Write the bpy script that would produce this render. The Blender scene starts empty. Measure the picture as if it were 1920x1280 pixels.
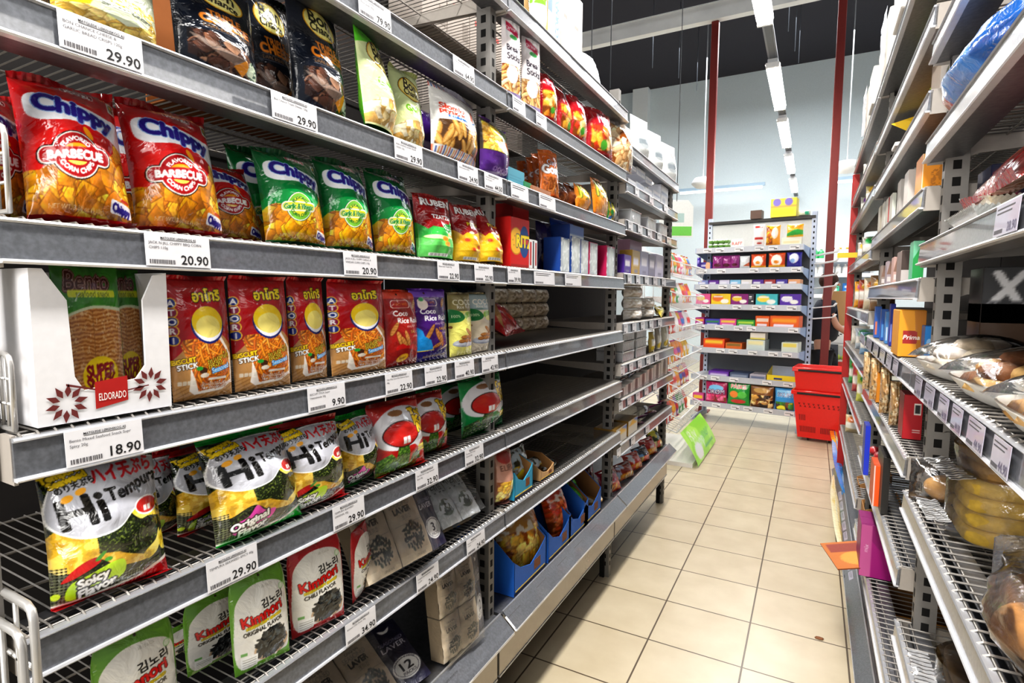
import bpy, math, random
import numpy as np
from mathutils import Vector, Matrix
random.seed(7); RNG = np.random.RandomState(7)
PI = math.pi
SC = bpy.context.scene
COL = SC.collection
K = 0.40 / 0.31            # authored units -> metres
# ---------------------------------------------------------------- camera model (real pose of the photographer's camera)
F, YAW, PIT, ROL, H = 1038.35, 0.4962, -0.0829, 0.0064, 1.21582
XL, XR = -0.694, 0.194     # front planes of the two facing racks
def ray(px, py):
    d = ((px - 960) / F, -(py - 640) / F, -1.0)
    c, s = math.cos(ROL), math.sin(ROL); d = (c*d[0]-s*d[1], s*d[0]+c*d[1], d[2])
    c, s = math.cos(PIT), math.sin(PIT); fx, fy, fz = d[0], -d[2], d[1]
    fy, fz = c*fy-s*fz, s*fy+c*fz
    c, s = math.cos(YAW), math.sin(YAW)
    return (c*fx-s*fy, s*fx+c*fy, fz)
def yat(px, X, py=600):
    d = ray(px, py); return d[1]*X/d[0]
def project(x, y, z):
    z = z-H; c, s = math.cos(YAW), math.sin(YAW); x, y = c*x+s*y, -s*x+c*y
    c, s = math.cos(PIT), math.sin(PIT); y, z = c*y+s*z, -s*y+c*z
    a, b = x/y, z/y; c, s = math.cos(ROL), math.sin(ROL); a, b = c*a+s*b, -s*a+c*b
    return 960+F*a, 640-F*b
def zat(px, py, X):
    d = ray(px, py); return d[2]*X/d[0] + H
def on_y(px, py, Y):
    d = ray(px, py); t = Y/d[1]; return d[0]*t, d[2]*t+H
# ---------------------------------------------------------------- materials
def lin(c):
    return tuple((x/12.92 if x <= .04045 else ((x+.055)/1.055)**2.4) for x in c)
def rgb(h):
    if not isinstance(h, str): return tuple(h)
    h = h.lstrip('#'); return tuple(int(h[i:i+2], 16)/255 for i in (0, 2, 4))
MATS = {}
def nodes_of(name):
    m = bpy.data.materials.new(name); m.use_nodes = True
    nt = m.node_tree; return m, nt, nt.nodes, nt.links, nt.nodes['Principled BSDF']
def flat(col, rough=.5, metal=0, bump=0, bscale=60, spec=.5, emit=0, var=0, coat=0, key=None):
    k = (col if isinstance(col, str) else tuple(col), rough, metal, bump, bscale, spec, emit, var, coat)
    if k in MATS: return MATS[k]
    m, nt, N, L, B = nodes_of('surface')
    c = lin(rgb(col)) + (1,)
    B.inputs['Base Color'].default_value = c
    B.inputs['Roughness'].default_value = rough; B.inputs['Metallic'].default_value = metal
    B.inputs['Specular IOR Level'].default_value = spec; B.inputs['Coat Weight'].default_value = coat
    tc = N.new('ShaderNodeTexCoord'); nz = N.new('ShaderNodeTexNoise'); L.new(tc.outputs['Object'], nz.inputs['Vector'])
    nz.inputs['Scale'].default_value = bscale; nz.inputs['Detail'].default_value = 4
    mx = N.new('ShaderNodeMixRGB'); mx.blend_type = 'MULTIPLY'; mx.inputs[0].default_value = 1
    rp = N.new('ShaderNodeValToRGB'); v = max(var, .06)
    rp.color_ramp.elements[0].color = (1-v, 1-v, 1-v, 1); rp.color_ramp.elements[1].color = (1, 1, 1, 1)
    rp.color_ramp.elements[0].position = .3; rp.color_ramp.elements[1].position = .7
    L.new(nz.outputs['Fac'], rp.inputs[0]); mx.inputs[1].default_value = c; L.new(rp.outputs[0], mx.inputs[2]); L.new(mx.outputs[0], B.inputs['Base Color'])
    if bump:
        bp = N.new('ShaderNodeBump'); bp.inputs['Strength'].default_value = bump; bp.inputs['Distance'].default_value = .004
        L.new(nz.outputs['Fac'], bp.inputs['Height']); L.new(bp.outputs[0], B.inputs['Normal'])
    if emit:
        B.inputs['Emission Color'].default_value = c; B.inputs['Emission Strength'].default_value = emit
    MATS[k] = m; return m
def film_mat(rough=.17, bump=.4, scale=20, coat=.5, name='printed_film'):
    k = (name, rough, bump, scale, coat)
    if k in MATS: return MATS[k]
    m, nt, N, L, B = nodes_of(name)
    at = N.new('ShaderNodeAttribute'); at.attribute_name = 'Col'
    L.new(at.outputs['Color'], B.inputs['Base Color'])
    B.inputs['Roughness'].default_value = rough; B.inputs['Coat Weight'].default_value = coat; B.inputs['Coat Roughness'].default_value = .12
    tc = N.new('ShaderNodeTexCoord'); nz = N.new('ShaderNodeTexNoise'); nz.inputs['Scale'].default_value = scale; nz.inputs['Detail'].default_value = 3
    nz.inputs['Distortion'].default_value = 1.2
    bp = N.new('ShaderNodeBump'); bp.inputs['Strength'].default_value = bump; bp.inputs['Distance'].default_value = .012
    L.new(tc.outputs['Object'], nz.inputs['Vector']); L.new(nz.outputs['Fac'], bp.inputs['Height']); L.new(bp.outputs[0], B.inputs['Normal'])
    L.new(bp.outputs[0], B.inputs['Coat Normal'])
    MATS[k] = m; return m
def clear_mat(tint='#ffffff', gloss=.16, bump=.5, scale=15, haze=.1):
    k = ('clear', tint, gloss, bump, scale, haze)
    if k in MATS: return MATS[k]
    m, nt, N, L, B = nodes_of('clear_film'); N.remove(B)
    out = N['Material Output']; tr = N.new('ShaderNodeBsdfTransparent'); gl = N.new('ShaderNodeBsdfGlossy'); df = N.new('ShaderNodeBsdfDiffuse')
    tr.inputs[0].default_value = lin(rgb(tint)) + (1,); gl.inputs['Roughness'].default_value = .12
    df.inputs[0].default_value = (.85, .86, .88, 1)
    tc = N.new('ShaderNodeTexCoord'); nz = N.new('ShaderNodeTexNoise'); nz.inputs['Scale'].default_value = scale; nz.inputs['Detail'].default_value = 4; nz.inputs['Distortion'].default_value = 1.5
    bp = N.new('ShaderNodeBump'); bp.inputs['Strength'].default_value = bump; bp.inputs['Distance'].default_value = .01
    L.new(tc.outputs['Object'], nz.inputs['Vector']); L.new(nz.outputs['Fac'], bp.inputs['Height']); L.new(bp.outputs[0], gl.inputs['Normal'])
    fr = N.new('ShaderNodeFresnel'); fr.inputs['IOR'].default_value = 1.45; L.new(bp.outputs[0], fr.inputs['Normal'])
    ad = N.new('ShaderNodeMath'); ad.operation = 'ADD'; ad.inputs[1].default_value = gloss; L.new(fr.outputs[0], ad.inputs[0]); ad.use_clamp = True
    m0 = N.new('ShaderNodeMixShader'); m0.inputs[0].default_value = haze; L.new(tr.outputs[0], m0.inputs[1]); L.new(df.outputs[0], m0.inputs[2])
    m1 = N.new('ShaderNodeMixShader'); L.new(ad.outputs[0], m1.inputs[0]); L.new(m0.outputs[0], m1.inputs[1]); L.new(gl.outputs[0], m1.inputs[2])
    L.new(m1.outputs[0], out.inputs[0]); MATS[k] = m; return m
# ---------------------------------------------------------------- mesh builder
class MB:
    def __init__(s): s.v = []; s.f = []; s.m = []; s.n = 0; s.mats = []; s.c = []; s.sm = []
    def mi(s, m):
        if m not in s.mats: s.mats.append(m)
        return s.mats.index(m)
    def add(s, v, f, m, col=None, smooth=False):
        v = np.asarray(v, float).reshape(-1, 3); b = s.n; s.v.append(v); s.n += len(v); i = s.mi(m)
        for q in f: s.f.append([b+k for k in q]); s.m.append(i); s.sm.append(smooth)
        if col is None: c = np.ones((len(v), 3))
        else:
            c = np.asarray(col, float)
            if c.ndim == 1: c = np.tile(np.array(lin(c)), (len(v), 1))
        s.c.append(c); return s
    def box(s, a, b, m, R=None, o=None, taper=0, col=None):
        x0, y0, z0 = a; x1, y1, z1 = b; cx, cy = (x0+x1)/2, (y0+y1)/2; t = 1-taper
        v = [(x0,y0,z0),(x1,y0,z0),(x1,y1,z0),(x0,y1,z0)] + [((x-cx)*t+cx, (y-cy)*t+cy, z1) for x, y in ((x0,y0),(x1,y0),(x1,y1),(x0,y1))]
        v = np.array(v, float)
        if R is not None: o = np.array(o if o is not None else (0,0,0)); v = (v-o) @ np.array(R).T + o
        return s.add(v, [(0,3,2,1),(4,5,6,7),(0,1,5,4),(1,2,6,5),(2,3,7,6),(3,0,4,7)], m, col)
    def bbox(s, a, b, m, r=.002, col=None):      # box with chamfered vertical and horizontal edges
        x0,y0,z0 = a; x1,y1,z1 = b
        def ring(x0,y0,x1,y1,z,r): return [(x0+r,y0,z),(x1-r,y0,z),(x1,y0+r,z),(x1,y1-r,z),(x1-r,y1,z),(x0+r,y1,z),(x0,y1-r,z),(x0,y0+r,z)]
        v = ring(x0+r,y0+r,x1-r,y1-r,z0,r) + ring(x0,y0,x1,y1,z0+r,r) + ring(x0,y0,x1,y1,z1-r,r) + ring(x0+r,y0+r,x1-r,y1-r,z1,r)
        f = [tuple(range(7,-1,-1)), tuple(range(24,32))]
        for k in range(3):
            for i in range(8): j = (i+1) % 8; f.append((k*8+i, k*8+j, k*8+8+j, k*8+8+i))
        return s.add(v, f, m, col)
    def tube(s, P, r, m, n=6, closed=False, smooth=True, cap=True, col=None):
        P = [np.array(p, float) for p in P]; L = len(P); rs = r if hasattr(r, '__len__') else [r]*L
        V = []; up = None
        for i in range(L):
            a = P[(i-1) % L] if (closed or i > 0) else P[i]; b = P[(i+1) % L] if (closed or i < L-1) else P[i]
            t = b-a; t = t/(np.linalg.norm(t)+1e-12)
            if up is None:
                up = np.cross(t, (0,0,1.)) if abs(t[2]) < .9 else np.cross(t, (1.,0,0))
            up = up - t*np.dot(up, t); up = up/(np.linalg.norm(up)+1e-12); w = np.cross(t, up)
            for k in range(n): a_ = 2*PI*k/n; V.append(P[i]+rs[i]*(math.cos(a_)*up+math.sin(a_)*w))
        f = []
        for i in range(L if closed else L-1):
            j = (i+1) % L
            for k in range(n): q = (k+1) % n; f.append((i*n+k, i*n+q, j*n+q, j*n+k))
        if cap and not closed: f += [tuple(range(n-1,-1,-1)), tuple((L-1)*n+k for k in range(n))]
        return s.add(V, f, m, col, smooth)
    def prism(s, P, axis, a, b, m, col=None):    # polygon P (2-D) extruded along axis from a to b
        def mk(p, t): return {0:(t,p[0],p[1]), 1:(p[0],t,p[1]), 2:(p[0],p[1],t)}[axis]
        n = len(P); v = [mk(p,a) for p in P]+[mk(p,b) for p in P]
        f = [tuple(range(n-1,-1,-1)), tuple(range(n,2*n))]+[(i,(i+1)%n,n+(i+1)%n,n+i) for i in range(n)]
        return s.add(v, f, m, col)
    def lathe(s, prof, m, n=24, o=(0,0,0), sx=1, sy=1, smooth=True, col=None):
        V = []; o = np.array(o, float)
        for r, z in prof:
            for k in range(n): a = 2*PI*k/n; V.append(o+np.array((r*math.cos(a)*sx, r*math.sin(a)*sy, z)))
        L = len(prof); f = []
        for i in range(L-1):
            for k in range(n): q = (k+1)%n; f.append((i*n+k, i*n+q, (i+1)*n+q, (i+1)*n+k))
        f += [tuple(range(n-1,-1,-1)), tuple((L-1)*n+k for k in range(n))]
        return s.add(V, f, m, col, smooth)
    def ball(s, o, r, m, nu=10, nv=7, jit=0, col=None, seed=0):
        rr = random.Random(seed); rx, ry, rz = r if hasattr(r, '__len__') else (r,r,r); V = []
        for j in range(nv+1):
            t = PI*j/nv
            for k in range(nu):
                a = 2*PI*k/nu; q = 1+jit*(rr.random()-.5)
                V.append((o[0]+q*rx*math.sin(t)*math.cos(a), o[1]+q*ry*math.sin(t)*math.sin(a), o[2]+q*rz*math.cos(t)))
        f = [(j*nu+k, (j+1)*nu+k, (j+1)*nu+(k+1)%nu, j*nu+(k+1)%nu) for j in range(nv) for k in range(nu)]
        return s.add(V, f, m, col, True)
    def grid(s, fn, nu, nv, m, colors=None, smooth=True, flip=False):
        u, v = np.meshgrid(np.linspace(0,1,nu+1), np.linspace(0,1,nv+1))
        P = np.stack(fn(u, v), -1).reshape(-1, 3)
        a = (np.arange(nv)[:,None]*(nu+1)+np.arange(nu)[None,:]).ravel()
        q = np.stack([a, a+1, a+nu+2, a+nu+1], 1)
        if flip: q = q[:, ::-1]
        return s.add(P, q.tolist(), m, colors, smooth)
    def data(s, name):
        me = bpy.data.meshes.new(name); V = np.concatenate(s.v)*K if s.v else np.zeros((0,3))
        n = np.array([len(q) for q in s.f], np.int32); idx = np.array([k for q in s.f for k in q], np.int32)
        me.vertices.add(len(V)); me.vertices.foreach_set('co', V.astype(np.float32).ravel())
        me.loops.add(len(idx)); me.loops.foreach_set('vertex_index', idx)
        me.polygons.add(len(n)); me.polygons.foreach_set('loop_start', np.concatenate([[0], np.cumsum(n)[:-1]]).astype(np.int32))
        me.update(calc_edges=True)
        for m in s.mats: me.materials.append(m)
        me.polygons.foreach_set('material_index', np.array(s.m, np.int32))
        me.polygons.foreach_set('use_smooth', np.array(s.sm, bool))
        c = np.concatenate(s.c)
        if (c < .999).any():
            ca = me.color_attributes.new('Col', 'FLOAT_COLOR', 'POINT')
            ca.data.foreach_set('color', np.concatenate([c, np.ones((len(c),1))], 1).astype(np.float32).ravel())
        me.validate(); me.update(); return me
    def obj(s, name, parent=None, **kw): return link(name, s.data(name), parent, **kw)
def tag(o, label=None, cat=None, group=None, kind=None):
    if label: o['label'] = label
    if cat: o['category'] = cat
    if group: o['group'] = group
    if kind: o['kind'] = kind
    return o
def link(name, data, parent=None, loc=None, rot=None, scale=None, label=None, cat=None, group=None, kind=None):
    o = bpy.data.objects.new(name, data); COL.objects.link(o)
    if parent is not None: o.parent = parent
    if loc is not None: o.location = Vector(loc)*K
    if rot is not None: o.rotation_euler = rot
    if scale is not None: o.scale = scale if hasattr(scale, '__len__') else (scale,)*3
    return tag(o, label, cat, group, kind)
def empty(name, loc=(0,0,0), rot=(0,0,0), **kw):
    o = link(name, None, None, loc, rot, **kw); o.empty_display_size = .05; return o
def dup(o, loc=None, rot=None, scale=None, label=None, group=None):
    c = o.copy(); COL.objects.link(c)
    for ch in list(o.children):
        d = ch.copy(); COL.objects.link(d); d.parent = c
        for g in list(ch.children):
            e = g.copy(); COL.objects.link(e); e.parent = d
    if loc is not None: c.location = Vector(loc)*K
    if rot is not None: c.rotation_euler = rot
    if scale is not None: c.scale = scale if hasattr(scale, '__len__') else (scale,)*3
    if label: c['label'] = label
    if group: c['group'] = group
    return c
class Kind:                    # first use places the prototype itself, later uses copy it
    def __init__(s, make): s.make = make; s.o = None
    def put(s, loc, rot=(0,0,0), scale=None, label=None, group=None):
        if s.o is None:
            s.o = s.make(); o = s.o; o.location = Vector(loc)*K; o.rotation_euler = rot
            if scale is not None: o.scale = scale if hasattr(scale, '__len__') else (scale,)*3
            if label: o['label'] = label
            if group: o['group'] = group
            return o
        return dup(s.o, loc, rot, scale or (1,1,1), label, group)
# ---------------------------------------------------------------- lettering outlines from the built-in font
_tc = {}
def text_edges(s):
    """outline edges (n,2,2) of a line of text, cap height 1, starting at x=0; and its width"""
    if s in _tc: return _tc[s]
    cu = bpy.data.curves.new('tmp', 'FONT'); cu.body = s; cu.size = 1; cu.fill_mode = 'NONE' if 'NONE' in cu.bl_rna.properties['fill_mode'].enum_items else 'BOTH'; cu.resolution_u = 4
    o = bpy.data.objects.new('tmp', cu); COL.objects.link(o); dg = bpy.context.evaluated_depsgraph_get(); dg.update()
    me = o.evaluated_get(dg).to_mesh()
    V = np.empty(len(me.vertices)*3, np.float32); me.vertices.foreach_get('co', V); V = V.reshape(-1,3)[:, :2].astype(float)
    E = np.empty(len(me.edges)*2, np.int32); me.edges.foreach_get('vertices', E); E = E.reshape(-1,2)
    if len(me.polygons):   # keep boundary edges only
        cnt = {}
        for p in me.polygons:
            for k in p.edge_keys: cnt[k] = cnt.get(k,0)+1
        E = np.array([e for e in E.tolist() if cnt.get((min(e),max(e)),1) == 1], np.int32).reshape(-1,2)
    o.evaluated_get(dg).to_mesh_clear(); bpy.data.objects.remove(o); bpy.data.curves.remove(cu)
    V = V/.72
    ed = V[E] if len(E) else np.zeros((0,2,2)); w = V[:,0].max() if len(V) else 0; x0 = V[:,0].min() if len(V) else 0
    ed = ed.copy(); ed[...,0] -= x0
    _tc[s] = (ed, w-x0); return _tc[s]
def text_mesh(mb, s, x, y, h, m, plane, align='L', maxw=None, shear=0, bold=0):
    """filled letters added to mb; plane(p) maps an (n,2) array to 3-D"""
    cu = bpy.data.curves.new('tmp', 'FONT'); cu.body = s; cu.size = 1; cu.resolution_u = 2; cu.offset = bold
    o = bpy.data.objects.new('tmp', cu); COL.objects.link(o); dg = bpy.context.evaluated_depsgraph_get(); dg.update()
    me = o.evaluated_get(dg).to_mesh(); V = np.array([v.co[:2] for v in me.vertices], float).reshape(-1,2)/.72
    fs = [tuple(p.vertices) for p in me.polygons]
    o.evaluated_get(dg).to_mesh_clear(); bpy.data.objects.remove(o); bpy.data.curves.remove(cu)
    if not len(V): return
    w = V[:,0].max(); sx = h
    if maxw and w*h > maxw: sx = maxw/w
    V = V*np.array([sx, h]); V[:,0] += shear*V[:,1]
    V[:,0] += x - (w*sx if align == 'R' else w*sx/2 if align == 'C' else 0); V[:,1] += y
    mb.add(plane(V), fs, m)
# ---------------------------------------------------------------- painting printed packs, one colour per mesh vertex
class CV:
    def __init__(s, A, n, bg='#ffffff'):
        s.n = n; s.A = A; s.W = (n+1)*2; s.nv = int(round(n*A)); s.Hh = (s.nv+1)*2
        s.px = s.W; s.im = np.zeros((s.Hh, s.W, 3)); s.im[:] = rgb(bg)
        s.X, s.Y = np.meshgrid((np.arange(s.W)+.5)/s.px, (np.arange(s.Hh)+.5)/s.px)   # both in widths
        s.rng = np.random.RandomState(n+int(A*100))
    def paint(s, m, c, a=1.0):
        c = np.array(rgb(c)) if not isinstance(c, np.ndarray) else c
        w = (m.astype(float)*a)[..., None]; s.im = s.im*(1-w)+c*w
    def edges(s, E):
        """parity fill of outline edges given in widths"""
        T = np.zeros((s.Hh, s.W+1), np.int32)
        E = np.asarray(E, float)*s.px - .5
        for (x0,y0),(x1,y1) in E:
            if y0 == y1: continue
            if y0 > y1: x0,y0,x1,y1 = x1,y1,x0,y0
            r = np.arange(max(0, math.ceil(y0)), min(s.Hh-1, math.ceil(y1)-1)+1)
            if not len(r): continue
            x = np.clip(np.ceil(x0+(r-y0)*(x1-x0)/(y1-y0)), 0, s.W).astype(int); T[r, x] += 1
        return np.cumsum(T, 1)[:, :s.W] % 2 == 1
    def poly(s, P, c=None, a=1.0):
        P = np.array(P, float); P[:,1] *= s.A; m = s.edges(np.stack([P, np.roll(P, -1, 0)], 1))
        if c is not None: s.paint(m, c, a)
        return m
    def smooth(s, P, c=None, a=1.0, n=8):       # closed Catmull-Rom through P
        P = np.array(P, float); L = len(P); Q = []
        for i in range(L):
            p0,p1,p2,p3 = P[i-1],P[i],P[(i+1)%L],P[(i+2)%L]
            for t in np.arange(n)/n: Q.append(.5*(2*p1+(p2-p0)*t+(2*p0-5*p1+4*p2-p3)*t*t+(3*p1-p0-3*p2+p3)*t**3))
        return s.poly(Q, c, a)
    def ell(s, x, y, rx, ry, c=None, a=1.0, rot=0):
        dx, dy = s.X-x, s.Y-y*s.A; k, q = math.cos(rot), math.sin(rot)
        m = ((dx*k+dy*q)/rx)**2+((-dx*q+dy*k)/ry)**2 < 1
        if c is not None: s.paint(m, c, a)
        return m
    def rect(s, x0, y0, x1, y1, c=None, a=1.0, r=0, rot=0):
        cx, cy = (x0+x1)/2, (y0+y1)/2*s.A; dx, dy = s.X-cx, s.Y-cy; k, q = math.cos(rot), math.sin(rot)
        u, v = np.abs(dx*k+dy*q)-(x1-x0)/2+r, np.abs(-dx*q+dy*k)-(y1-y0)/2*s.A+r
        m = np.hypot(np.maximum(u,0), np.maximum(v,0))+np.minimum(np.maximum(u,v),0) < r+1e-9
        if c is not None: s.paint(m, c, a)
        return m
    def grow(s, m, w):
        r = int(round(w*s.px)); ys, xs = np.nonzero(m)
        if not len(ys) or r < 1: return m
        y0,y1,x0,x1 = max(0,ys.min()-r),min(s.Hh,ys.max()+r+1),max(0,xs.min()-r),min(s.W,xs.max()+r+1)
        sub = np.pad(m[y0:y1,x0:x1], r); out = np.zeros((y1-y0, x1-x0), bool)
        for dy in range(-r, r+1):
            k = int((r*r-dy*dy)**.5)
            for dx in range(-k, k+1): out |= sub[r+dy:r+dy+out.shape[0], r+dx:r+dx+out.shape[1]]
        o = m.copy(); o[y0:y1,x0:x1] |= out; return o
    def text(s, t, x, y, h, c='#000000', out=None, ow=.01, out2=None, ow2=.02, rot=0, shear=0, bold=0, maxw=None, sx=1, warp=None, a=1.0, al='C'):
        E, w = text_edges(t)
        if not len(E): return
        E = E.copy(); E[...,0] -= {'C': w/2, 'L': 0, 'R': w}[al]; E[...,1] -= .5
        kx = h*sx
        if maxw and w*kx > maxw: kx = maxw/w
        E[...,0] = E[...,0]*kx + shear*E[...,1]*h; E[...,1] *= h
        if warp: E[...,0], E[...,1] = warp(E[...,0], E[...,1])
        k, q = math.cos(rot), math.sin(rot); X, Y = E[...,0]*k-E[...,1]*q+x, E[...,0]*q+E[...,1]*k+y*s.A
        m = s.edges(np.stack([X, Y], -1))
        if bold: m = s.grow(m, bold)
        if out2: s.paint(s.grow(m, ow+ow2), out2)
        if out: s.paint(s.grow(m, ow), out)
        s.paint(m, c, a)
    def noise(s, sc, oct=3):
        z = np.zeros((s.Hh, s.W)); amp = 1
        for o in range(oct):
            g = s.rng.rand(int(s.A*sc)+3, int(sc)+3); X = s.X*sc; Y = s.Y*sc; xi, yi = X.astype(int), np.minimum(Y.astype(int), g.shape[0]-2); fx, fy = X-xi, Y-yi
            fx, fy = fx*fx*(3-2*fx), fy*fy*(3-2*fy)
            z += amp*((g[yi,xi]*(1-fx)+g[yi,xi+1]*fx)*(1-fy)+(g[yi+1,xi]*(1-fx)+g[yi+1,xi+1]*fx)*fy); amp *= .5; sc *= 2
        return z/1.75
    def speckle(s, m, c, sc, th, a=1.0): s.paint(m & (s.noise(sc) > th), c, a)
    def shade(s, m, sc, lo=.75, hi=1.15):
        z = s.noise(sc); w = m[..., None]; s.im = np.where(w, np.clip(s.im*(lo+(hi-lo)*z)[..., None], 0, 1), s.im)
    def chips(s, m, cols, n, size, asp=.7, dark='#7a3d08'):
        ys, xs = np.nonzero(m)
        if not len(ys): return
        s.paint(m, dark)
        for i in range(n):
            k = s.rng.randint(len(ys)); x, y = s.X[0, xs[k]], s.Y[ys[k], 0]; w = size*(.7+.6*s.rng.rand()); h = w*asp*(.7+.6*s.rng.rand()); a = s.rng.rand()*PI
            dx, dy = s.X-x, s.Y-y; u = (dx*math.cos(a)+dy*math.sin(a))/w; v = (-dx*math.sin(a)+dy*math.cos(a))/h
            v = v+.35*u*u
            q = (np.maximum(np.abs(u), np.abs(v)) < 1) & m; e = (np.maximum(np.abs(u), np.abs(v)) < 1.12) & m
            s.paint(e, dark, .7); c = np.array(rgb(cols[s.rng.randint(len(cols))])); g = np.clip(.97+.17*v+.08*u, .6, 1.2)[..., None]
            s.im = np.where(q[..., None], np.clip(c*g, 0, 1), s.im)
        s.shade(m, 40, .92, 1.28)
    def sticks(s, m, cols, n, ln, wd, dark='#7a3a10'):
        ys, xs = np.nonzero(m)
        if not len(ys): return
        s.paint(m, dark)
        for i in range(n):
            k = s.rng.randint(len(ys)); x, y = s.X[0, xs[k]], s.Y[ys[k], 0]; a = s.rng.rand()*PI*.9+.2
            dx, dy = s.X-x, s.Y-y; u = (dx*math.cos(a)+dy*math.sin(a))/ln; v = (-dx*math.sin(a)+dy*math.cos(a))/wd+.8*u*u
            q = (np.abs(u) < 1) & (np.abs(v) < 1) & m; c = np.array(rgb(cols[s.rng.randint(len(cols))]))
            s.paint((np.abs(u) < 1) & (np.abs(v) < 1.5) & m, dark, .55)
            s.im = np.where(q[..., None], np.clip(c*np.clip(1+.25*v, .6, 1.25)[..., None], 0, 1), s.im)
    def arc(s, t, x, y, r, h, c, up=True, **kw):
        f = (lambda X, Y: ((r+Y)*np.sin(X/r), (r+Y)*np.cos(X/r))) if up else (lambda X, Y: ((r-Y)*np.sin(X/r), -(r-Y)*np.cos(X/r)))
        s.text(t, x, y, h, c, warp=f, **kw)
    def colors(s):
        c = s.im.reshape(s.nv+1, 2, s.n+1, 2, 3).mean((1, 3)); c = np.clip(c, 0, 1)
        return np.where(c <= .04045, c/12.92, ((c+.055)/1.055)**2.4).reshape(-1, 3)
# ---------------------------------------------------------------- pack shapes (front faces local -y, width along x, base at z=0)
def crinkle(u, v, seed, amp):
    r = random.Random(seed); z = 0*u
    for k in range(9):
        a = r.random()*6.28; f = 5+r.random()*16; p = r.random()*6.28; z = z+np.sin((u*math.cos(a)+v*math.sin(a)*1.3)*f+p+2*np.sin(v*5+p))/9
    return z*amp
def pillow_bag(name, cv, w, h, d, seed=1, seal=.05, sealcol=None, backcol='#999999', amp=.004, film=None, gusset=False, belly=.45, pinch=.05, label=None, cat='bag', round_top=0, sealz=True):
    film = film or film_mat(); mb = MB()
    def prof(u, v):
        vv = np.clip((v), 0, 1); t = np.power(np.clip(np.sin(PI*u), 0, 1), .55)
        if gusset: q = np.where(vv < .18, .55+.45*vv/.18, 1)*np.power(np.clip(1-np.maximum(vv-.3, 0)/.7, 0, 1), .6)
        else:
            q = np.power(np.clip(np.sin(PI*np.power(vv, .75+belly*.5)), 0, 1), .6)
        return t*q
    def xw(u, v): 
        e = (u-.5)*w*(1-pinch*np.sin(PI*v)+(.0 if gusset else .0))
        if round_top: e = e*np.where(v > 1-round_top, np.sqrt(np.clip(1-((v-1+round_top)/round_top)**2*.22, 0, 1)), 1)
        return e
    edge = lambda u, v: np.clip(np.minimum(np.minimum(u,1-u)*9, np.minimum(v,1-v)*12), 0, 1)
    def front(u, v): return xw(u, v), -d*.62*prof(u, v)-edge(u,v)*crinkle(u, v, seed, amp), v*h+.0*u
    def back(u, v): return xw(u, v), d*.38*prof(u, v)+edge(u,v)*crinkle(u, v, seed+5, amp), v*h
    mb.grid(front, cv.n, cv.nv, film, cv.colors()); mb.grid(back, 14, 18, film, np.tile(np.array(lin(rgb(backcol))), (15*19,1)), flip=True)
    o = mb.obj(name, None, label=label, cat=cat)
    if seal:
        sc = rgb(sealcol or backcol)
        for top in ((1, 0) if sealz else (1,)):
            sb = MB(); hh = seal*h; z0 = h if top else -hh*0
            def st(u, v): 
                z = np.where(v < 2, v*hh, 0)
                e = (u-.5)*w*(1-pinch*0)
                return e, .0007*np.sin(u*80)+.006*np.sin(u*7+seed)*v*(1 if top else 1) - (0 if top else .012*v), (h+z if top else -(0)*z + z*.15)
            n = 48; c = np.tile(np.array(lin(sc)), ((n+1)*5, 1)); c *= (.94+.06*np.sin(np.linspace(0, 150, n+1)))[None, :, None].repeat(5, 0).reshape(-1, 1)
            sb.grid(st, n, 4, film, np.clip(c, 0, 1)); sb.obj('seal', o)
    return o
def carton(name, cv, w, h, d, side, label=None, cat='box', top=None, rough=.4):
    """closed carton; printed front, plain sides, flap seams"""
    mb = MB(); fm = film_mat(rough, .02, 30, .25, 'printed_card'); s = flat(side, rough); t = flat(top or side, rough)
    mb.bbox((-w/2, .0006, 0), (w/2, d, h), s, .0012)
    mb.grid(lambda u, v: ((u-.5)*w*.985, 0*u, v*h*.985+.0075*h), cv.n, cv.nv, fm, cv.colors(), smooth=False)
    mb.box((-w/2*.96, d*.06, h), (w/2*.96, d*.5, h+.0008), t); mb.box((-w/2*.96, d*.51, h), (w/2*.96, d*.94, h+.0008), t)
    return mb.obj(name, None, label=label, cat=cat)
def simple(A, n, bg, ops):
    """small pack fronts: list of (kind, ...) strokes"""
    c = CV(A, n, bg)
    for o in ops:
        k = o[0]
        if k == 'r': c.rect(*o[1:6])
        elif k == 'e': c.ell(o[1], o[2], o[3], o[4], o[5])
        elif k == 'p': c.poly(o[1], o[2])
        elif k == 't': c.text(o[1], o[2], o[3], o[4], o[5], maxw=.92, **(o[6] if len(o) > 6 else {}))
        elif k == 'c': c.chips(c.rect(*o[1:5]), o[5], o[6], o[7])
        elif k == 's': c.sticks(c.rect(*o[1:5]), o[5], o[6], o[7], o[7]*.22)
        elif k == 'n': c.speckle(c.rect(*o[1:5]), o[5], o[6], o[7])
    return c
ordn = ['first','second','third','fourth','fifth','sixth','seventh','eighth','ninth','tenth','eleventh','twelfth','thirteenth','fourteenth','fifteenth','sixteenth','seventeenth','eighteenth']
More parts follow.
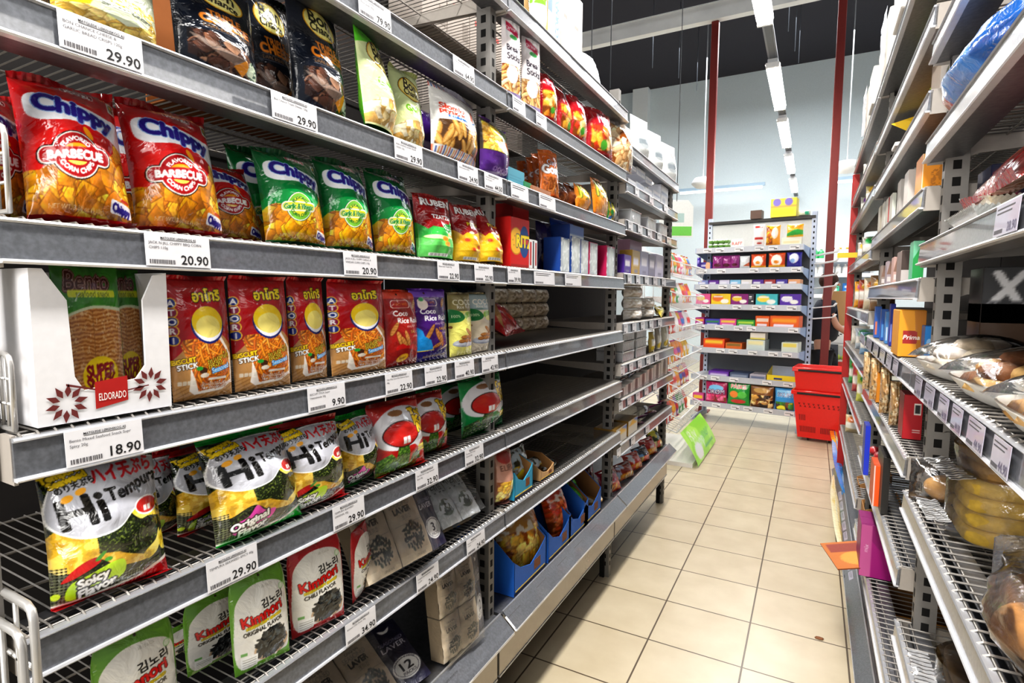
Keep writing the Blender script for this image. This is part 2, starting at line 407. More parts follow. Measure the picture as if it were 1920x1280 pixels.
# ---------------------------------------------------------------- room
def tile_floor():
    m, nt, N, L, B = nodes_of('floor_tiles')
    tc = N.new('ShaderNodeTexCoord'); mp = N.new('ShaderNodeMapping'); L.new(tc.outputs['Object'], mp.inputs[0])
    mp.inputs['Location'].default_value = (.772*K+.31*K*20, -1.599*K+.2861*K*20, 0)
    b = N.new('ShaderNodeTexBrick'); b.offset = 0; b.squash = 1
    b.inputs['Scale'].default_value = 1; b.inputs['Brick Width'].default_value = .31*K; b.inputs['Row Height'].default_value = .2861*K
    b.inputs['Mortar Size'].default_value = .004; b.inputs['Mortar Smooth'].default_value = .25
    b.inputs['Color1'].default_value = lin(rgb('#cfc3aa'))+(1,); b.inputs['Color2'].default_value = lin(rgb('#c9bca2'))+(1,); b.inputs['Mortar'].default_value = lin(rgb('#5c4e3e'))+(1,)
    L.new(mp.outputs[0], b.inputs['Vector'])
    nz = N.new('ShaderNodeTexNoise'); nz.inputs['Scale'].default_value = 6; nz.inputs['Detail'].default_value = 6; L.new(tc.outputs['Object'], nz.inputs['Vector'])
    rp = N.new('ShaderNodeValToRGB'); rp.color_ramp.elements[0].color = (.86,.84,.8,1); rp.color_ramp.elements[0].position = .3; rp.color_ramp.elements[1].position = .75
    mx = N.new('ShaderNodeMixRGB'); mx.blend_type = 'MULTIPLY'; mx.inputs[0].default_value = 1
    L.new(nz.outputs[0], rp.inputs[0]); L.new(b.outputs[0], mx.inputs[1]); L.new(rp.outputs[0], mx.inputs[2]); L.new(mx.outputs[0], B.inputs['Base Color'])
    B.inputs['Roughness'].default_value = .3
    bp = N.new('ShaderNodeBump'); bp.inputs['Strength'].default_value = .5; bp.inputs['Distance'].default_value = .002; bp.invert = True
    L.new(b.outputs['Fac'], bp.inputs['Height']); L.new(bp.outputs[0], B.inputs['Normal'])
    return m
fl = MB().box((-5,-2,-.04), (4,12,0), tile_floor()).obj('floor', kind='structure')
MB().box((-7,-2,5.2), (6,12,5.26), flat('#34323a', .8)).obj('ceiling', kind='structure')
MB().box((-7,11,0), (6,11.1,5.2), flat('#dbe6ea', .6, var=.03)).obj('wall_back', kind='structure')
MB().box((-3.24,10.82,0), (-2.94,10.998,5.19), flat('#eef4f5', .6)).obj('trim_1', kind='structure')
wr = MB().box((2.6,3.2,0), (2.7,10.99,5.19), flat('#e6ecf2', .6)).obj('wall_right', kind='structure')
post_red = flat('#7e2e2a', .45)
for i, (x, y, zt, lb) in enumerate(((-.988, 6.1, 3.975, 'slim dark red steel post behind the sweets gondola, ending under the white beam'), (.118, 6.06, 5.198, 'slim dark red steel post beside the stacked shopping baskets, rising to the ceiling'))):
    mb = MB(); mb.bbox((x-.035, y-.035, .012), (x+.035, y+.035, zt), post_red, .004); mb.box((x-.07, y-.07, 0), (x+.07, y+.07, .012), post_red)
    mb.obj('steel_post', label=lb, cat='post')
MB().box((-4.6, 6.03, 3.977), (3.4, 6.12, 4.137), flat('#e8eaea', .5, var=.15, bscale=3)).box((-4.6, 6.02, 4.132), (3.4, 6.13, 4.142), flat('#cfd2d2', .5)).obj('roof_beam', label='long white steel beam running across under the dark ceiling', cat='beam')
rodm = flat('#565b62', .6)
for i, (px, yy) in enumerate(((1110, 5.2), (1146, 5.8), (1225, 7.5), (1275, 8), (1310, 8.6), (1478, 7.2), (1492, 7.8), (1500, 8.2))):
    x, z = on_y(px, 60, yy)
    MB().tube([(x,yy,5.2),(x,yy,3.4 if i < 2 else 4.2)], .0045, rodm, 6).obj('hanger_rod', label='%s thin grey hanger rod under the dark ceiling, counted from the snack rack' % ordn[i], cat='rod', group='ceiling hanger rods')
# ---------------------------------------------------------------- lights
tube_m = flat('#fff6ee', .4, emit=42); hous = flat('#d7d9dc', .4)
def make_tube(L=1.06):
    o = MB().box((-.035,-L/2,.03), (.035,L/2,.065), hous).prism([(-.05,.03),(.05,.03),(.035,.04),(-.035,.04)], 1, -L/2, L/2, hous).obj('ceiling_tube_light', cat='light')
    t = MB(); 
    for sx in (-.022, .022): t.tube([(sx,-L/2+.01,.012),(sx,L/2-.01,.012)], .015, tube_m, 8)
    t.obj('tube', o)
    for s in (-1, 1): MB().box((-.045, s*L/2-.012, .0), (.045, s*L/2+.012, .035), flat('#f2f2f2', .4)).obj('end_cap', o)
    return o
TL = Kind(make_tube)
for i, y in enumerate((3.38, 5.16, 6.6, 8.1, 9.65)):
    TL.put((-.34, y, 2.9), label='%s glowing fluorescent tube over the aisle, counted from the camera' % ordn[i], group='aisle ceiling lights')
TL.put((-1.62, 5.6, 2.42), label='glowing tube over the far end of the snack rack', group='aisle ceiling lights')
mb = MB()
for s in (-.025, .025): mb.box((-.34+s-.008, 2.6, 2.972), (-.34+s+.008, 10.98, 2.988), flat('#8d8f94', .4, .5))
mb.box((-.36, 2.6, 2.965), (-.32, 10.98, 2.972), flat('#6d6f74', .4, .5)); mb.obj('light_track', label='grey twin rail carrying the row of ceiling tubes', cat='track')
for (a, b, z, lb) in ((-2.28, -.8, 3.1, 'long white tube fixture across the back wall above the sweets gondola'), (.14, 1.5, 3.08, 'white tube fixture across the back wall beside the tall red post')):
    o = MB().box((a, 10.4, z), (b, 10.46, z+.05), flat('#9fb6c8', .5)).obj('wall_tube_light', label=lb, cat='light')
    MB().tube([(a+.08,10.42,z-.025),(b-.04,10.42,z-.025)], .022, flat('#ffffff', .4, emit=2.2), 8).obj('tube', o)
for (px, py, Y, lb) in ((1318, 342, 8.5, 'small white ceiling globe left of the thinner red post'), (1588, 312, 8.5, 'small white ceiling globe right of the tall red post')):
    x, z = on_y(px, py, Y)
    o = MB().lathe([(.002,-.09),(.1,-.075),(.16,-.02),(.16,.0),(.12,.06),(.03,.08)], flat('#f4f6f8', .4), 16, (x,Y,z)).obj('ceiling_globe', label=lb, cat='light')
    MB().tube([(x,Y,z+.08),(x,Y,5.2)], .008, hous).obj('stem', o)
# ---------------------------------------------------------------- shelving
steel = flat('#85868a', .38, .75, .08, 90, var=.25); steel_l = flat('#b9bbc0', .35, .6); wire_m = flat('#9d9994', .36, .65); lipm = flat('#d5d6da', .25, .3)
post_m = flat('#85827e', .5, .3); slot_m = flat('#100e0d', .9); dark_back_m = flat('#1b1716', .85, var=.2); brk = flat('#a8a199', .45, .25)
rail_m = flat('#85888e', .3, .45, .05, 140, var=.3, coat=.7)
SHELF = {}
def shelf_meshes(W, D, sp=.0155):
    k = (round(W,3), D, sp)
    if k in SHELF: return SHELF[k]
    g = MB(); n = int(W/sp); zt = .047
    for i in range(n+1):
        y = .008+(W-.016)*i/n
        g.tube([(-D,y,zt),(-.010,y,zt),(-.0035,y,zt-.0035)], (.0014 if sp < .02 else .0019), wire_m, 4, smooth=False, cap=False)
    for x in (-D, -D*.66, -D*.33, -.03, -.012): g.tube([(x,.004,zt-.003),(x,W-.004,zt-.003)], .0021, wire_m, 5, cap=False)
    g.box((-.06,.003,zt-.034),(-.058,W-.003,zt-.006), steel)
    g.box((-.058,.003,zt-.0075),(-.026,W-.003,zt-.006), steel)
    gm = g.data('wire_shelf')
    r = MB(); P = [(-.004,.0),(.001,.0),(.0035,.0015),(.003,.004),(-.0005,.005),(-.003,.040),(.0,.041),(.0,.0445),(-.007,.0445),(-.008,.036)]
    r.prism([(-.0075,.003),(-.0004,.0045),(-.003,.0405),(-.0085,.0405)], 1, 0, W, rail_m)
    r.prism([(-.0085,.0),(.0025,.0),(.0042,.002),(.003,.0045),(-.0085,.0045)], 1, .0, W, lipm)
    r.prism([(-.0095,.0405),(-.001,.0405),(.0005,.0425),(-.001,.0448),(-.0095,.0448)], 1, .0, W, steel_l)
    r.prism([(-.06,.004),(-.0085,.0),(-.0085,.003),(-.06,.007)], 1, .004, W-.004, steel)
    b = []
    for y in (0, W-.0035):
        q = MB(); q.prism([(-.005,-.004),(-.052,-.004),(-.058,.0),(-.09,.012),(-D,.03),(-D,.047),(-.05,.047),(-.044,.040),(-.036,.040),(-.03,.047),(-.005,.047)], 1, y, y+.0035, brk); b.append(q.data('bracket'))
    SHELF[k] = (gm, r.data('price_rail'), b); return SHELF[k]
def make_rack(name, y0, y1, levels, flip, label, D=.40, posts=(0,1), ztop=2.05, base=True, base_z=.35, backtop=1.5):
    W = y1-y0
    root = empty(name, (XR if flip else XL, y1 if flip else y0, 0), (0,0,PI if flip else 0), label=label, cat='shelving rack', group='shelving racks along the aisle')
    gm, rm, bs = shelf_meshes(W, D, .028 if flip else .0155)
    for z in levels:
        s = link('shelf', gm, root, (0,0,z)); link('price_rail', rm, s)
        for b in bs: link('bracket', b, s)
    for x in (-.052, -D-.03):
        for i, y in enumerate((.015 if flip else -.020, W-.015)):
            if not posts[i]: continue
            p = MB(); p.box((x-.02, y-.014, 0), (x+.02, y+.014, ztop), post_m); z = .05
            while z < ztop-.05:
                p.box((x-.007, y-.0146, z), (x+.007, y+.0146, z+.018), slot_m); p.box((x-.0206, y-.005, z), (x+.0206, y+.005, z+.018), slot_m); z += .034
            p.obj('post', root)
    b = MB(); b.box((-D-.012, 0, .1), (-D-.008, W, backtop), dark_back_m); b.obj('back_panel_or_dark_fill', root)  # solid dark sheet added so the open wire back reads as shaded
    if base:
        b = MB(); b.box((-D, .002, base_z-.012), (-.01, W-.002, base_z), steel); kz = .17 if base_z > .3 else .03; b.box((-.03, .002, kz), (-.02, W-.002, base_z-.012), flat('#aaa39a', .22, .6)); b.box((-.035,.002,kz-.005), (-.018, W-.002, kz), steel_l)
        for y in (.02, W-.04): b.box((-.07, y, 0), (-.05, y+.02, kz), slot_m); b.box((-D+.05, y, 0), (-D+.07, y+.02, kz), slot_m)
        b.box((-D, .002, .01),(-.3, W-.002, kz), slot_m)  # near-black block put in for the shade under the base
        o = b.obj('plinth', root)
        q = MB(); q.prism([(-.012,base_z+.004),(.03,base_z-.032),(.033,base_z-.029),(-.009,base_z+.007)], 1, .003, W-.003, rail_m)
        q.prism([(.03,base_z-.036),(.034,base_z-.036),(.034,base_z-.029),(.03,base_z-.029)], 1, .003, W-.003, lipm)
        q.prism([(-.02,base_z-.0),(-.009,base_z+.0),(-.009,base_z+.01),(-.013,base_z+.01)], 1, .003, W-.003, steel_l)
        q.prism([(-.02,base_z-.005),(.03,base_z-.034),(-.015,base_z-.06),(-.02,base_z-.06)], 1, .003, .006, steel)
        q.obj('price_rail', o)
    return root
LB = [.5967, .8135, 1.025, 1.244, 1.463, 1.681, 1.918]      # under-edge heights, bays one and two
L3 = [.536, .73, .88, 1.055, 1.266, 1.488, 1.643, 1.80]
BY = [(.24, 1.248), (1.256, 2.262), (2.268, 3.25)]
make_rack('shelving_rack', *BY[0], LB, False, 'grey wire shelving rack packed with crisps and seaweed snacks, nearest the camera', backtop=2.05, posts=(1,1))
make_rack('shelving_rack', *BY[1], LB, False, 'half empty grey wire shelving rack beyond the crisps rack', backtop=2.05)
make_rack('shelving_rack', *BY[2], L3, False, 'grey shelving rack of boxed biscuits and rice cakes at the end of the snack side', ztop=1.9, backtop=1.6)
LR1 = [.20, .446, .746, 1.018, 1.285, 1.499, 1.701]; LR2 = [.251, .562, .816, 1.018, 1.212, 1.406, 1.607, 1.78, 2.0]; LR3 = [.335, .65, .89, 1.11, 1.37, 1.62, 1.79, 2.0]
RY = [(.48, 1.472), (1.48, 2.66), (2.668, 4.2)]
make_rack('shelving_rack', *RY[0], LR1, True, 'grey wire shelving rack with cookie plates and wrapped cakes beside the camera', base=False, posts=(1,0))
make_rack('shelving_rack', *RY[1], LR2, True, 'grey wire shelving rack with the orange biscuit box, beyond the cookie plates', base_z=.105, ztop=2.2, posts=(1,0), backtop=2.2)
make_rack('shelving_rack', *RY[2], LR3, True, 'farthest grey shelving rack opposite the sweets gondola, with a red end post', base_z=.105, ztop=2.2, posts=(1,0), backtop=2.2)
rp = MB(); rp.bbox((XR-.005, 4.215, 0), (XR+.035, 4.25, 2.0), flat('#b3221e', .4), .003); rp.obj('end_post', label='bright red upright closing the far end of the cookie side racks', cat='post')
# ---------------------------------------------------------------- camera and light
cam = bpy.data.cameras.new('camera'); co = bpy.data.objects.new('camera', cam); COL.objects.link(co)
cam.sensor_width = 36; cam.lens = F/1920*36; cam.clip_start = .01; cam.clip_end = 100
def cam_matrix():
    def R(v):
        c, s = math.cos(ROL), math.sin(ROL); d = (c*v[0]-s*v[1], s*v[0]+c*v[1], v[2])
        c, s = math.cos(PIT), math.sin(PIT); fx, fy, fz = d[0], -d[2], d[1]; fy, fz = c*fy-s*fz, s*fy+c*fz
        c, s = math.cos(YAW), math.sin(YAW); return Vector((c*fx-s*fy, s*fx+c*fy, fz))
    m = Matrix([R((1,0,0)), R((0,1,0)), R((0,0,1))]).transposed().to_4x4(); m.translation = Vector((0,0,H*K)); return m
co.matrix_world = cam_matrix(); SC.camera = co
def area(loc, size, power, rot=(0,0,0), col=(1,.97,.93)):
    l = bpy.data.lights.new('room_or_fill_lamp', 'AREA'); l.shape = 'RECTANGLE'; l.size, l.size_y = size[0]*K, size[1]*K; l.energy = power; l.color = col
    return link('room_or_fill_lamp', l, None, loc, rot)
area((-.30, .6, 2.85), (.16, 3.6), 120)
area((-2.6, 2, 3.1), (.2, 7), 130); area((2.3, 2, 3.1), (.2, 6), 40)
area((-.35, -1.7, 2.1), (1.5, 1.3), 34, (math.radians(72), 0, math.radians(8)))  # added fill behind the camera, brightens the pack fronts
area((-.2, -1.6, 1.2), (.8, 1.2), 9, (math.radians(88), 0, math.radians(-4)))  # added low fill behind the camera, reaches under the shelves
area((-.62, -1.0, 1.45), (.7, 1.0), 24, (math.radians(86), 0, math.radians(-26)))  # added fill aimed into the cookie side rack
area((-.5, 7.4, 4.6), (3.5, 3), 270, col=(.93,.97,1))  # added cool fill, brightens the back wall and gondola
w = bpy.data.worlds.new('world'); SC.world = w; w.use_nodes = True
w.node_tree.nodes['Background'].inputs[0].default_value = (.93, .96, 1, 1); w.node_tree.nodes['Background'].inputs[1].default_value = .22
SC.view_settings.view_transform = 'Standard'; SC.view_settings.look = 'Medium High Contrast'; SC.view_settings.exposure = .5; SC.view_settings.gamma = 1
# ---------------------------------------------------------------- designs of the snack side
CHIPC = ['#f2ab26','#e8971a','#f7be3e','#dd8a1a','#c9781a']
def art_corn(base, dark, n=140, green=False):
    c = CV(1.36, n, base); c.grad = None
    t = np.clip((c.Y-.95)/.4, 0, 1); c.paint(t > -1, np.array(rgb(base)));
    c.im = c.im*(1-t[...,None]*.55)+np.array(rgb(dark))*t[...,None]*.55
    if green: c.smooth([(-.1,.34),(.1,.5),(.4,.53),(.75,.45),(1.1,.5),(1.1,.2),(-.1,.2)], '#12a54e')
    else: c.smooth([(-.05,.3),(.06,.5),(.3,.57),(.6,.5),(.8,.44),(.9,.3)], '#e3221f')
    m = c.poly([(0,.02),(1,.02),(1,.60),(.93,.62),(.84,.56),(.82,.47),(.7,.38),(.5,.33),(.34,.36),(.2,.34),(.1,.3),(0,.32)])
    if green: m |= c.ell(.12,.3,.13,.13)
    c.chips(m, CHIPC if not green else ['#f5b21c','#eaa012','#f7c23a','#dd8a12'], 150, .085, .62, '#8a4a0c')
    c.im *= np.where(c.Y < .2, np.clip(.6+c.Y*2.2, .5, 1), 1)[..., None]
    # name cloud
    c.smooth([(.07,.70),(.07,.82),(.16,.86),(.3,.83),(.55,.78),(.8,.745),(.99,.73),(1.0,.53),(.9,.54),(.72,.58),(.45,.63),(.25,.63),(.14,.645)], '#f3f5fa')
    wf = lambda X, Y: (X*(1-.12*X), Y*(1-.35*X)-.02*np.sin(X*5)-.17*X)
    c.text('Chippy', .51, .735, .18, '#2a1b86', out='#1c1670', ow=.005, out2='#8fb4e8', ow2=.008, bold=.012, maxw=.78, shear=.15, warp=wf)
    # maker plate
    c.rect(.42,.895,.74,.945, '#ffffff', r=.02, rot=-.06); c.rect(.425,.899,.735,.941, dark if not green else '#a3162a', r=.018, rot=-.06)
    c.text("JACK'n JILL", .58, .92, .038, '#ffffff', rot=-.06, bold=.003, maxw=.28)
    c.rect(.88,.83,.975,.93, '#dfe6da', r=.01); c.ell(.928,.88,.035,.05,'#6c7d58'); c.ell(.928,.89,.018,.02,'#d8b23c')
    # flavour badge
    bx, by = (.42,.39) if not green else (.42,.36)
    if not green:
        for g, col in ((.022,'#1a0a08'),(.012,'#fbf6ee'),(0,'#b31218')):
            c.ell(bx,by,.2+g,.2+g,col); c.rect(bx-.31-g,by-.052-g*.75,bx+.31+g,by+.05+g*.75,col,r=.06+g)
        c.ell(bx,by+.035,.1,.05,'#f2a81d'); c.ell(bx,by-.035,.09,.05,'#ffd75a'); c.ell(bx+.14,by+.16,.03,.07,'#f5a01e',rot=.5)
        c.rect(bx-.3,by-.045,bx+.3,by+.045,'#b31218',r=.06)
        c.text('BARBECUE',bx,by,.075,'#ffffff',bold=.006,maxw=.5)
        c.arc('FLAVORED',bx,by,.142,.043,'#ffffff',bold=.004); c.arc('CORN CHIPS',bx,by,.148,.043,'#ffffff',False,bold=.004)
    else:
        for g, col in ((.02,'#0d5e2c'),(.012,'#f4f7e8'),(0,'#7fc241')): c.ell(bx,by,.17+g,.18+g,col)
        c.ell(bx,by,.125,.13,'#f3e63c')
        for g, col in ((.012,'#f4f7e8'),(0,'#d9e021')): c.rect(bx-.23-g,by-.035-g,bx+.23+g,by+.035+g,col,r=.05)
        c.text('Garlic & Vinegar',bx,by,.07,'#2f8f3a',bold=.005,maxw=.42,out='#ffffff',ow=.004)
        c.arc('FLAVORED',bx,by,.115,.038,'#2c7d33',bold=.003); c.arc('CORN CHIPS',bx,by,.12,.036,'#2c7d33',False,bold=.003)
    c.text('NET WT. 3.88 oz (110g)', .42, .075, .036, '#e8c9a0', rot=-.04, maxw=.5)
    c.rect(.74,.06,.99,.145,'#f0eef5',r=.02,rot=-.12); c.text('Chippy',.865,.102,.075,'#2a1b86',rot=-.12,bold=.006,maxw=.2)
    c.rect(.86,.15,.96,.172,'#c2312c',rot=-.12); c.rect(0,0,1,.03,'#9c1216' if not green else '#0d5e30')
    return c
def pile(c, x, y, rx, ry, cols, n, seed=3):
    r = random.Random(seed)
    for i in range(n):
        a = r.random()*6.28; q = r.random()**.5; c.ell(x+rx*q*math.cos(a), y+ry*q*math.sin(a)/c.A, rx*(.1+.14*r.random()), rx*(.05+.06*r.random()), cols[r.randrange(len(cols))], .9, r.random()*3)
def art_atori(n=110):
    c = CV(1.72, n, '#b5121c'); z = c.noise(3); c.im = c.im*(.82+.3*z[...,None]); c.rect(0,.93,1,1,'#c8202a',.5)
    m = c.poly([(0,.0),(1,.0),(1,.43),(.72,.55),(.3,.5),(0,.33)]); c.paint(m,'#b98a52'); 
    for k in range(26): c.poly([(0,-.3+k*.035),(1,-.05+k*.035),(1,-.04+k*.035),(0,-.29+k*.035)],'#8c5f30' if k<12 else '#b98a52',.6 if k<12 else 0)
    c.poly([(.25,.44),(.72,.54),(.95,.36),(.97,.12),(.75,.06),(.3,.045),(.22,.08)], '#efe6dc'); m = c.poly([(.16,.5),(.68,.52),(.9,.36),(.94,.14),(.7,.085),(.36,.07),(.28,.2),(.12,.46)])
    c.sticks(m, ['#e8912a','#d6781c','#f0a545','#c9661a'], 260, .11, .016)
    for k, ch in enumerate('ATORI'):
        c.ell(.05,.80-.075*k,.075,.075,'#f0c23a'); 
    for k, ch in enumerate('ATORI'): c.ell(.05,.80-.075*k,.06,.06,'#8e1a4a' if k%2 else '#1e2f8c'); c.text(ch,.05,.80-.075*k,.085,'#ffffff',bold=.006)
    c.text('อาโทริ',.6,.86,.15,'#f7e01c',out='#3a2a06',ow=.014,bold=.01,maxw=.66,rot=.05,shear=.12)
    c.ell(.55,.615,.27,.27,'#16236f'); c.ell(.55,.62,.245,.245,'#f4f4ff'); c.ell(.55,.64,.255,.225,'#f6d21a'); c.ell(.55,.6,.2,.16,'#fbf0a0',.8); c.rect(.3,.722,.8,.76,'#b5121c',.0)
    c.text('BISCUIT',.16,.33,.07,'#f5d21c',out='#3a2206',ow=.008,rot=.12,bold=.006,maxw=.3); c.text('STICK',.2,.285,.075,'#ffffff',out='#3a2206',ow=.008,rot=.12,bold=.006,maxw=.28)
    c.text('ขนมขาไก่',.68,.335,.085,'#f6e046',out='#3a2206',ow=.01,rot=.25,maxw=.4); c.text('กรอบ',.62,.285,.085,'#f6e046',out='#3a2206',ow=.01,rot=.25,maxw=.34)
    c.text('Seasoned',.72,.25,.07,'#ffffff',out='#1f86d0',ow=.014,rot=.2,maxw=.32); c.ell(.42,.24,.06,.05,'#4a2a18'); c.ell(.36,.26,.05,.03,'#2f9a3c'); c.ell(.44,.2,.07,.035,'#e9ded0')
    for k in range(4): c.rect(.06+k*.065,.13,.115+k*.065,.165,'#d8d2c6',.8,r=.01)
    c.rect(.5,.155,.84,.175,'#f0f0f0',.9); c.text('น้ำหนักสุทธิ 50g',.62,.125,.055,'#ffffff',out='#a0521c',ow=.006,maxw=.46); c.text('Net Weight 50 g',.62,.095,.045,'#ffffff',out='#a0521c',ow=.006,maxw=.42)
    return c
def art_tempura(spicy, n=150):
    c = CV(1.26, n, '#1d2412'); full = c.X > -1; z = c.noise(60,2); c.paint(z > .56,'#4a5a26',.75); c.paint(z > .68,'#7d8a3a',.6); c.paint(z < .36, '#0c1008', .9)
    r = random.Random(5)
    def blob(P, col, hi):
        m = c.smooth(P); c.paint(m, col); q = c.noise(16); c.paint(m & (q > .55), hi, .8); c.paint(m & (q < .36), '#a9821c', .55)
    blob([(.0,.5),(.12,.56),(.3,.52),(.36,.42),(.5,.3),(.72,.22),(.8,.17),(.5,.2),(.3,.3),(.1,.24),(-.02,.3)], '#d9ab32', '#f2d468')
    m = c.poly([(.3,.5),(.58,.54),(.88,.33),(.78,.2),(.54,.3),(.33,.33)]); c.paint(m,'#222b16'); q = c.noise(70,2); c.paint(m & (q>.55),'#5a6a2c',.8); c.paint(m&(q>.67),'#94a04a',.7)
    for P in ([(.62,.58),(.74,.64),(.86,.6),(1.02,.7),(1.02,.62),(.9,.54),(.98,.47),(.8,.5),(.7,.5)], [(.88,.3),(.97,.36),(1.02,.3),(1.02,.2),(.93,.2)], [(.72,.23),(.86,.3),(.9,.38),(.92,.3),(.86,.2),(.76,.17)], [(.5,.57),(.55,.59),(.56,.55),(.51,.54)], [(.9,.76),(1,.82),(1.0,.74)]): blob(P,'#e9cc3c','#f8ea7a')
    # speech cloud
    for g, col in ((.012,'#ffffff'),(0,'#b9bac2')):
        c.smooth([(.02-g,.6-g),(.03-g,.76),(.12,.88+g),(.4,.955+g),(.8,.95+g),(1.02+g,.9),(1.02+g,.68),(.78,.63-g),(.64,.58-g),(.5,.49-g),(.3,.465-g),(.14,.5-g)], col)
    c.text('ハイ天ぷら',.65,.885,.115,'#c8202a',bold=.008,maxw=.56,rot=.05); c.text('のり天ぷら',.24,.84,.05,'#20201e',rot=.22,maxw=.3,bold=.003)
    c.text('Tempura',.16,.935,.06,'#f2d21e',out='#4a3c06',ow=.008,rot=.25,maxw=.3,bold=.005); c.text('Seaweed',.2,.89,.06,'#f2d21e',out='#4a3c06',ow=.008,rot=.25,maxw=.32,bold=.005)
    c.text('Hi',.25,.66,.27,'#141210',bold=.014,maxw=.34,sx=1.05,rot=.1); c.ell(.16,.755,.05,.03,'#e6a322',rot=.4); c.ell(.27,.79,.045,.028,'#e6a322',rot=.4)
    c.text('Tempura',.71,.765,.12,'#141210',bold=.007,maxw=.54,rot=.12,warp=lambda X,Y:(X,Y+.02*np.sin(X*9)))
    for g, col in ((.016,'#f4f2f0'),(0,'#c4271f')): c.ell(.8,.585,.12+g,.075+g,col)
    c.rect(.755,.545,.79,.585,'#f4efe8'); c.rect(.8,.545,.835,.585,'#f4efe8')
    c.text('Tao',.955,.62,.05,'#f2d21e',out='#3c2a06',ow=.008,maxw=.09); c.text('Kae',.955,.575,.05,'#f2d21e',out='#3c2a06',ow=.008,maxw=.09); c.text('Noi',.955,.53,.05,'#f2d21e',out='#3c2a06',ow=.008,maxw=.09)
    # halftone
    gx, gy = np.modf(c.X*38)[0]-.5, np.modf(c.Y*38)[0]-.5; ht = (gx**2+gy**2 < .12)
    zone = (c.Y < .24-.12*c.X) | ((c.X < .1) & (c.Y < .36)); c.paint(zone, '#cfcbb0', .4); c.paint(ht & zone, '#16180e', .9)
    if spicy:
        c.smooth([(.1,.05),(.12,.16),(.26,.2),(.5,.25),(.54,.14),(.4,.07),(.25,.03)], '#b6dc26'); c.smooth([(.06,.18),(.16,.27),(.3,.31),(.34,.27),(.22,.22)], '#b41e1c'); c.smooth([(.3,.29),(.36,.34),(.38,.33),(.33,.28)],'#3a8a2a')
        c.ell(.4,.275,.03,.02,'#3f9a2a'); c.ell(.03,.09,.03,.03,'#c9e03a')
        t1, t2 = 'Spicy','Flavor'
    else:
        c.smooth([(.1,.16),(.25,.2),(.33,.29),(.42,.22),(.55,.2),(.5,.12),(.3,.06),(.16,.06)],'#e04fb0'); t1, t2 = 'Original','Flavor'
    c.text(t1,.29,.16,.085,'#ffffff',out='#17150f',ow=.013,bold=.005,rot=.2,maxw=.4); c.text(t2,.33,.085,.085,'#ffffff',out='#17150f',ow=.013,bold=.005,rot=.2,maxw=.42)
    b = '#b5121c' if spicy else '#12a336'
    c.poly([(0,0),(1,0),(1,.15),(.7,.07),(.4,.045),(.2,.03),(0,.035)], '#e9e4da'); c.poly([(0,0),(1,0),(1,.12),(.72,.05),(.4,.025),(.2,.015),(0,.02)], b)
    c.text('NET WT. 1.41 OZ (40 g)',.66,.033,.03,'#f2e8dc',rot=.09,maxw=.42); c.rect(0,.975,1,1,b)
    return c
def art_laver_bits(col, flav, n=110):
    c = CV(1.5, n, col); c.smooth([(.06,.1),(.05,.6),(.12,.78),(.35,.88),(.7,.87),(.93,.76),(.96,.5),(.94,.1),(.5,.04)], '#f1efe8'); c.rect(0,0,1,.05,col)
    c.im *= (.93+.1*c.noise(4))[...,None]; c.ell(.5,.955,.02,.02,'#3a2a20'); c.text('20.12.2025',.6,.84,.035,'#b9b6a8',maxw=.3)
    c.text('김노리',.66,.685,.11,'#262420',rot=.12,maxw=.4,bold=.004); c.ell(.86,.77,.05,.05,'#9fcf8a'); c.ell(.86,.77,.04,.04,'#e8f2dc')
    c.text('Kimnori',.48,.575,.155,'#e0231c',out='#2a1410',ow=.009,bold=.009,maxw=.78,rot=.12,warp=lambda X,Y:(X,Y*(1.15-.5*np.abs(X))+.02*np.sin(X*8)))
    c.text('KOREAN CRISPY SEAWEED',.5,.495,.042,'#e9c62a',out='#5c7a1c',ow=.006,bold=.004,maxw=.6,rot=.12); c.text(flav,.48,.44,.065,'#3a3630',maxw=.66,rot=.12,bold=.003)
    c.ell(.62,.2,.32,.2,'#c4a888'); c.ell(.62,.25,.25,.24,'#121416'); pile(c,.62,.24,.28,.24,['#16181a','#24282a','#0c0e10','#33383a','#50585a'],170); c.rect(.3,.05,.96,.085,col)
    c.rect(.1,.06,.36,.19,'#f8f8f4'); 
    for k in range(4): c.rect(.12,.075+k*.026,.34,.082+k*.026,'#9a988e')
    c.rect(.1,.2,.2,.23,'#6fae5c'); c.ell(.7,.08,.03,.02,'#f4e9e4'); return c
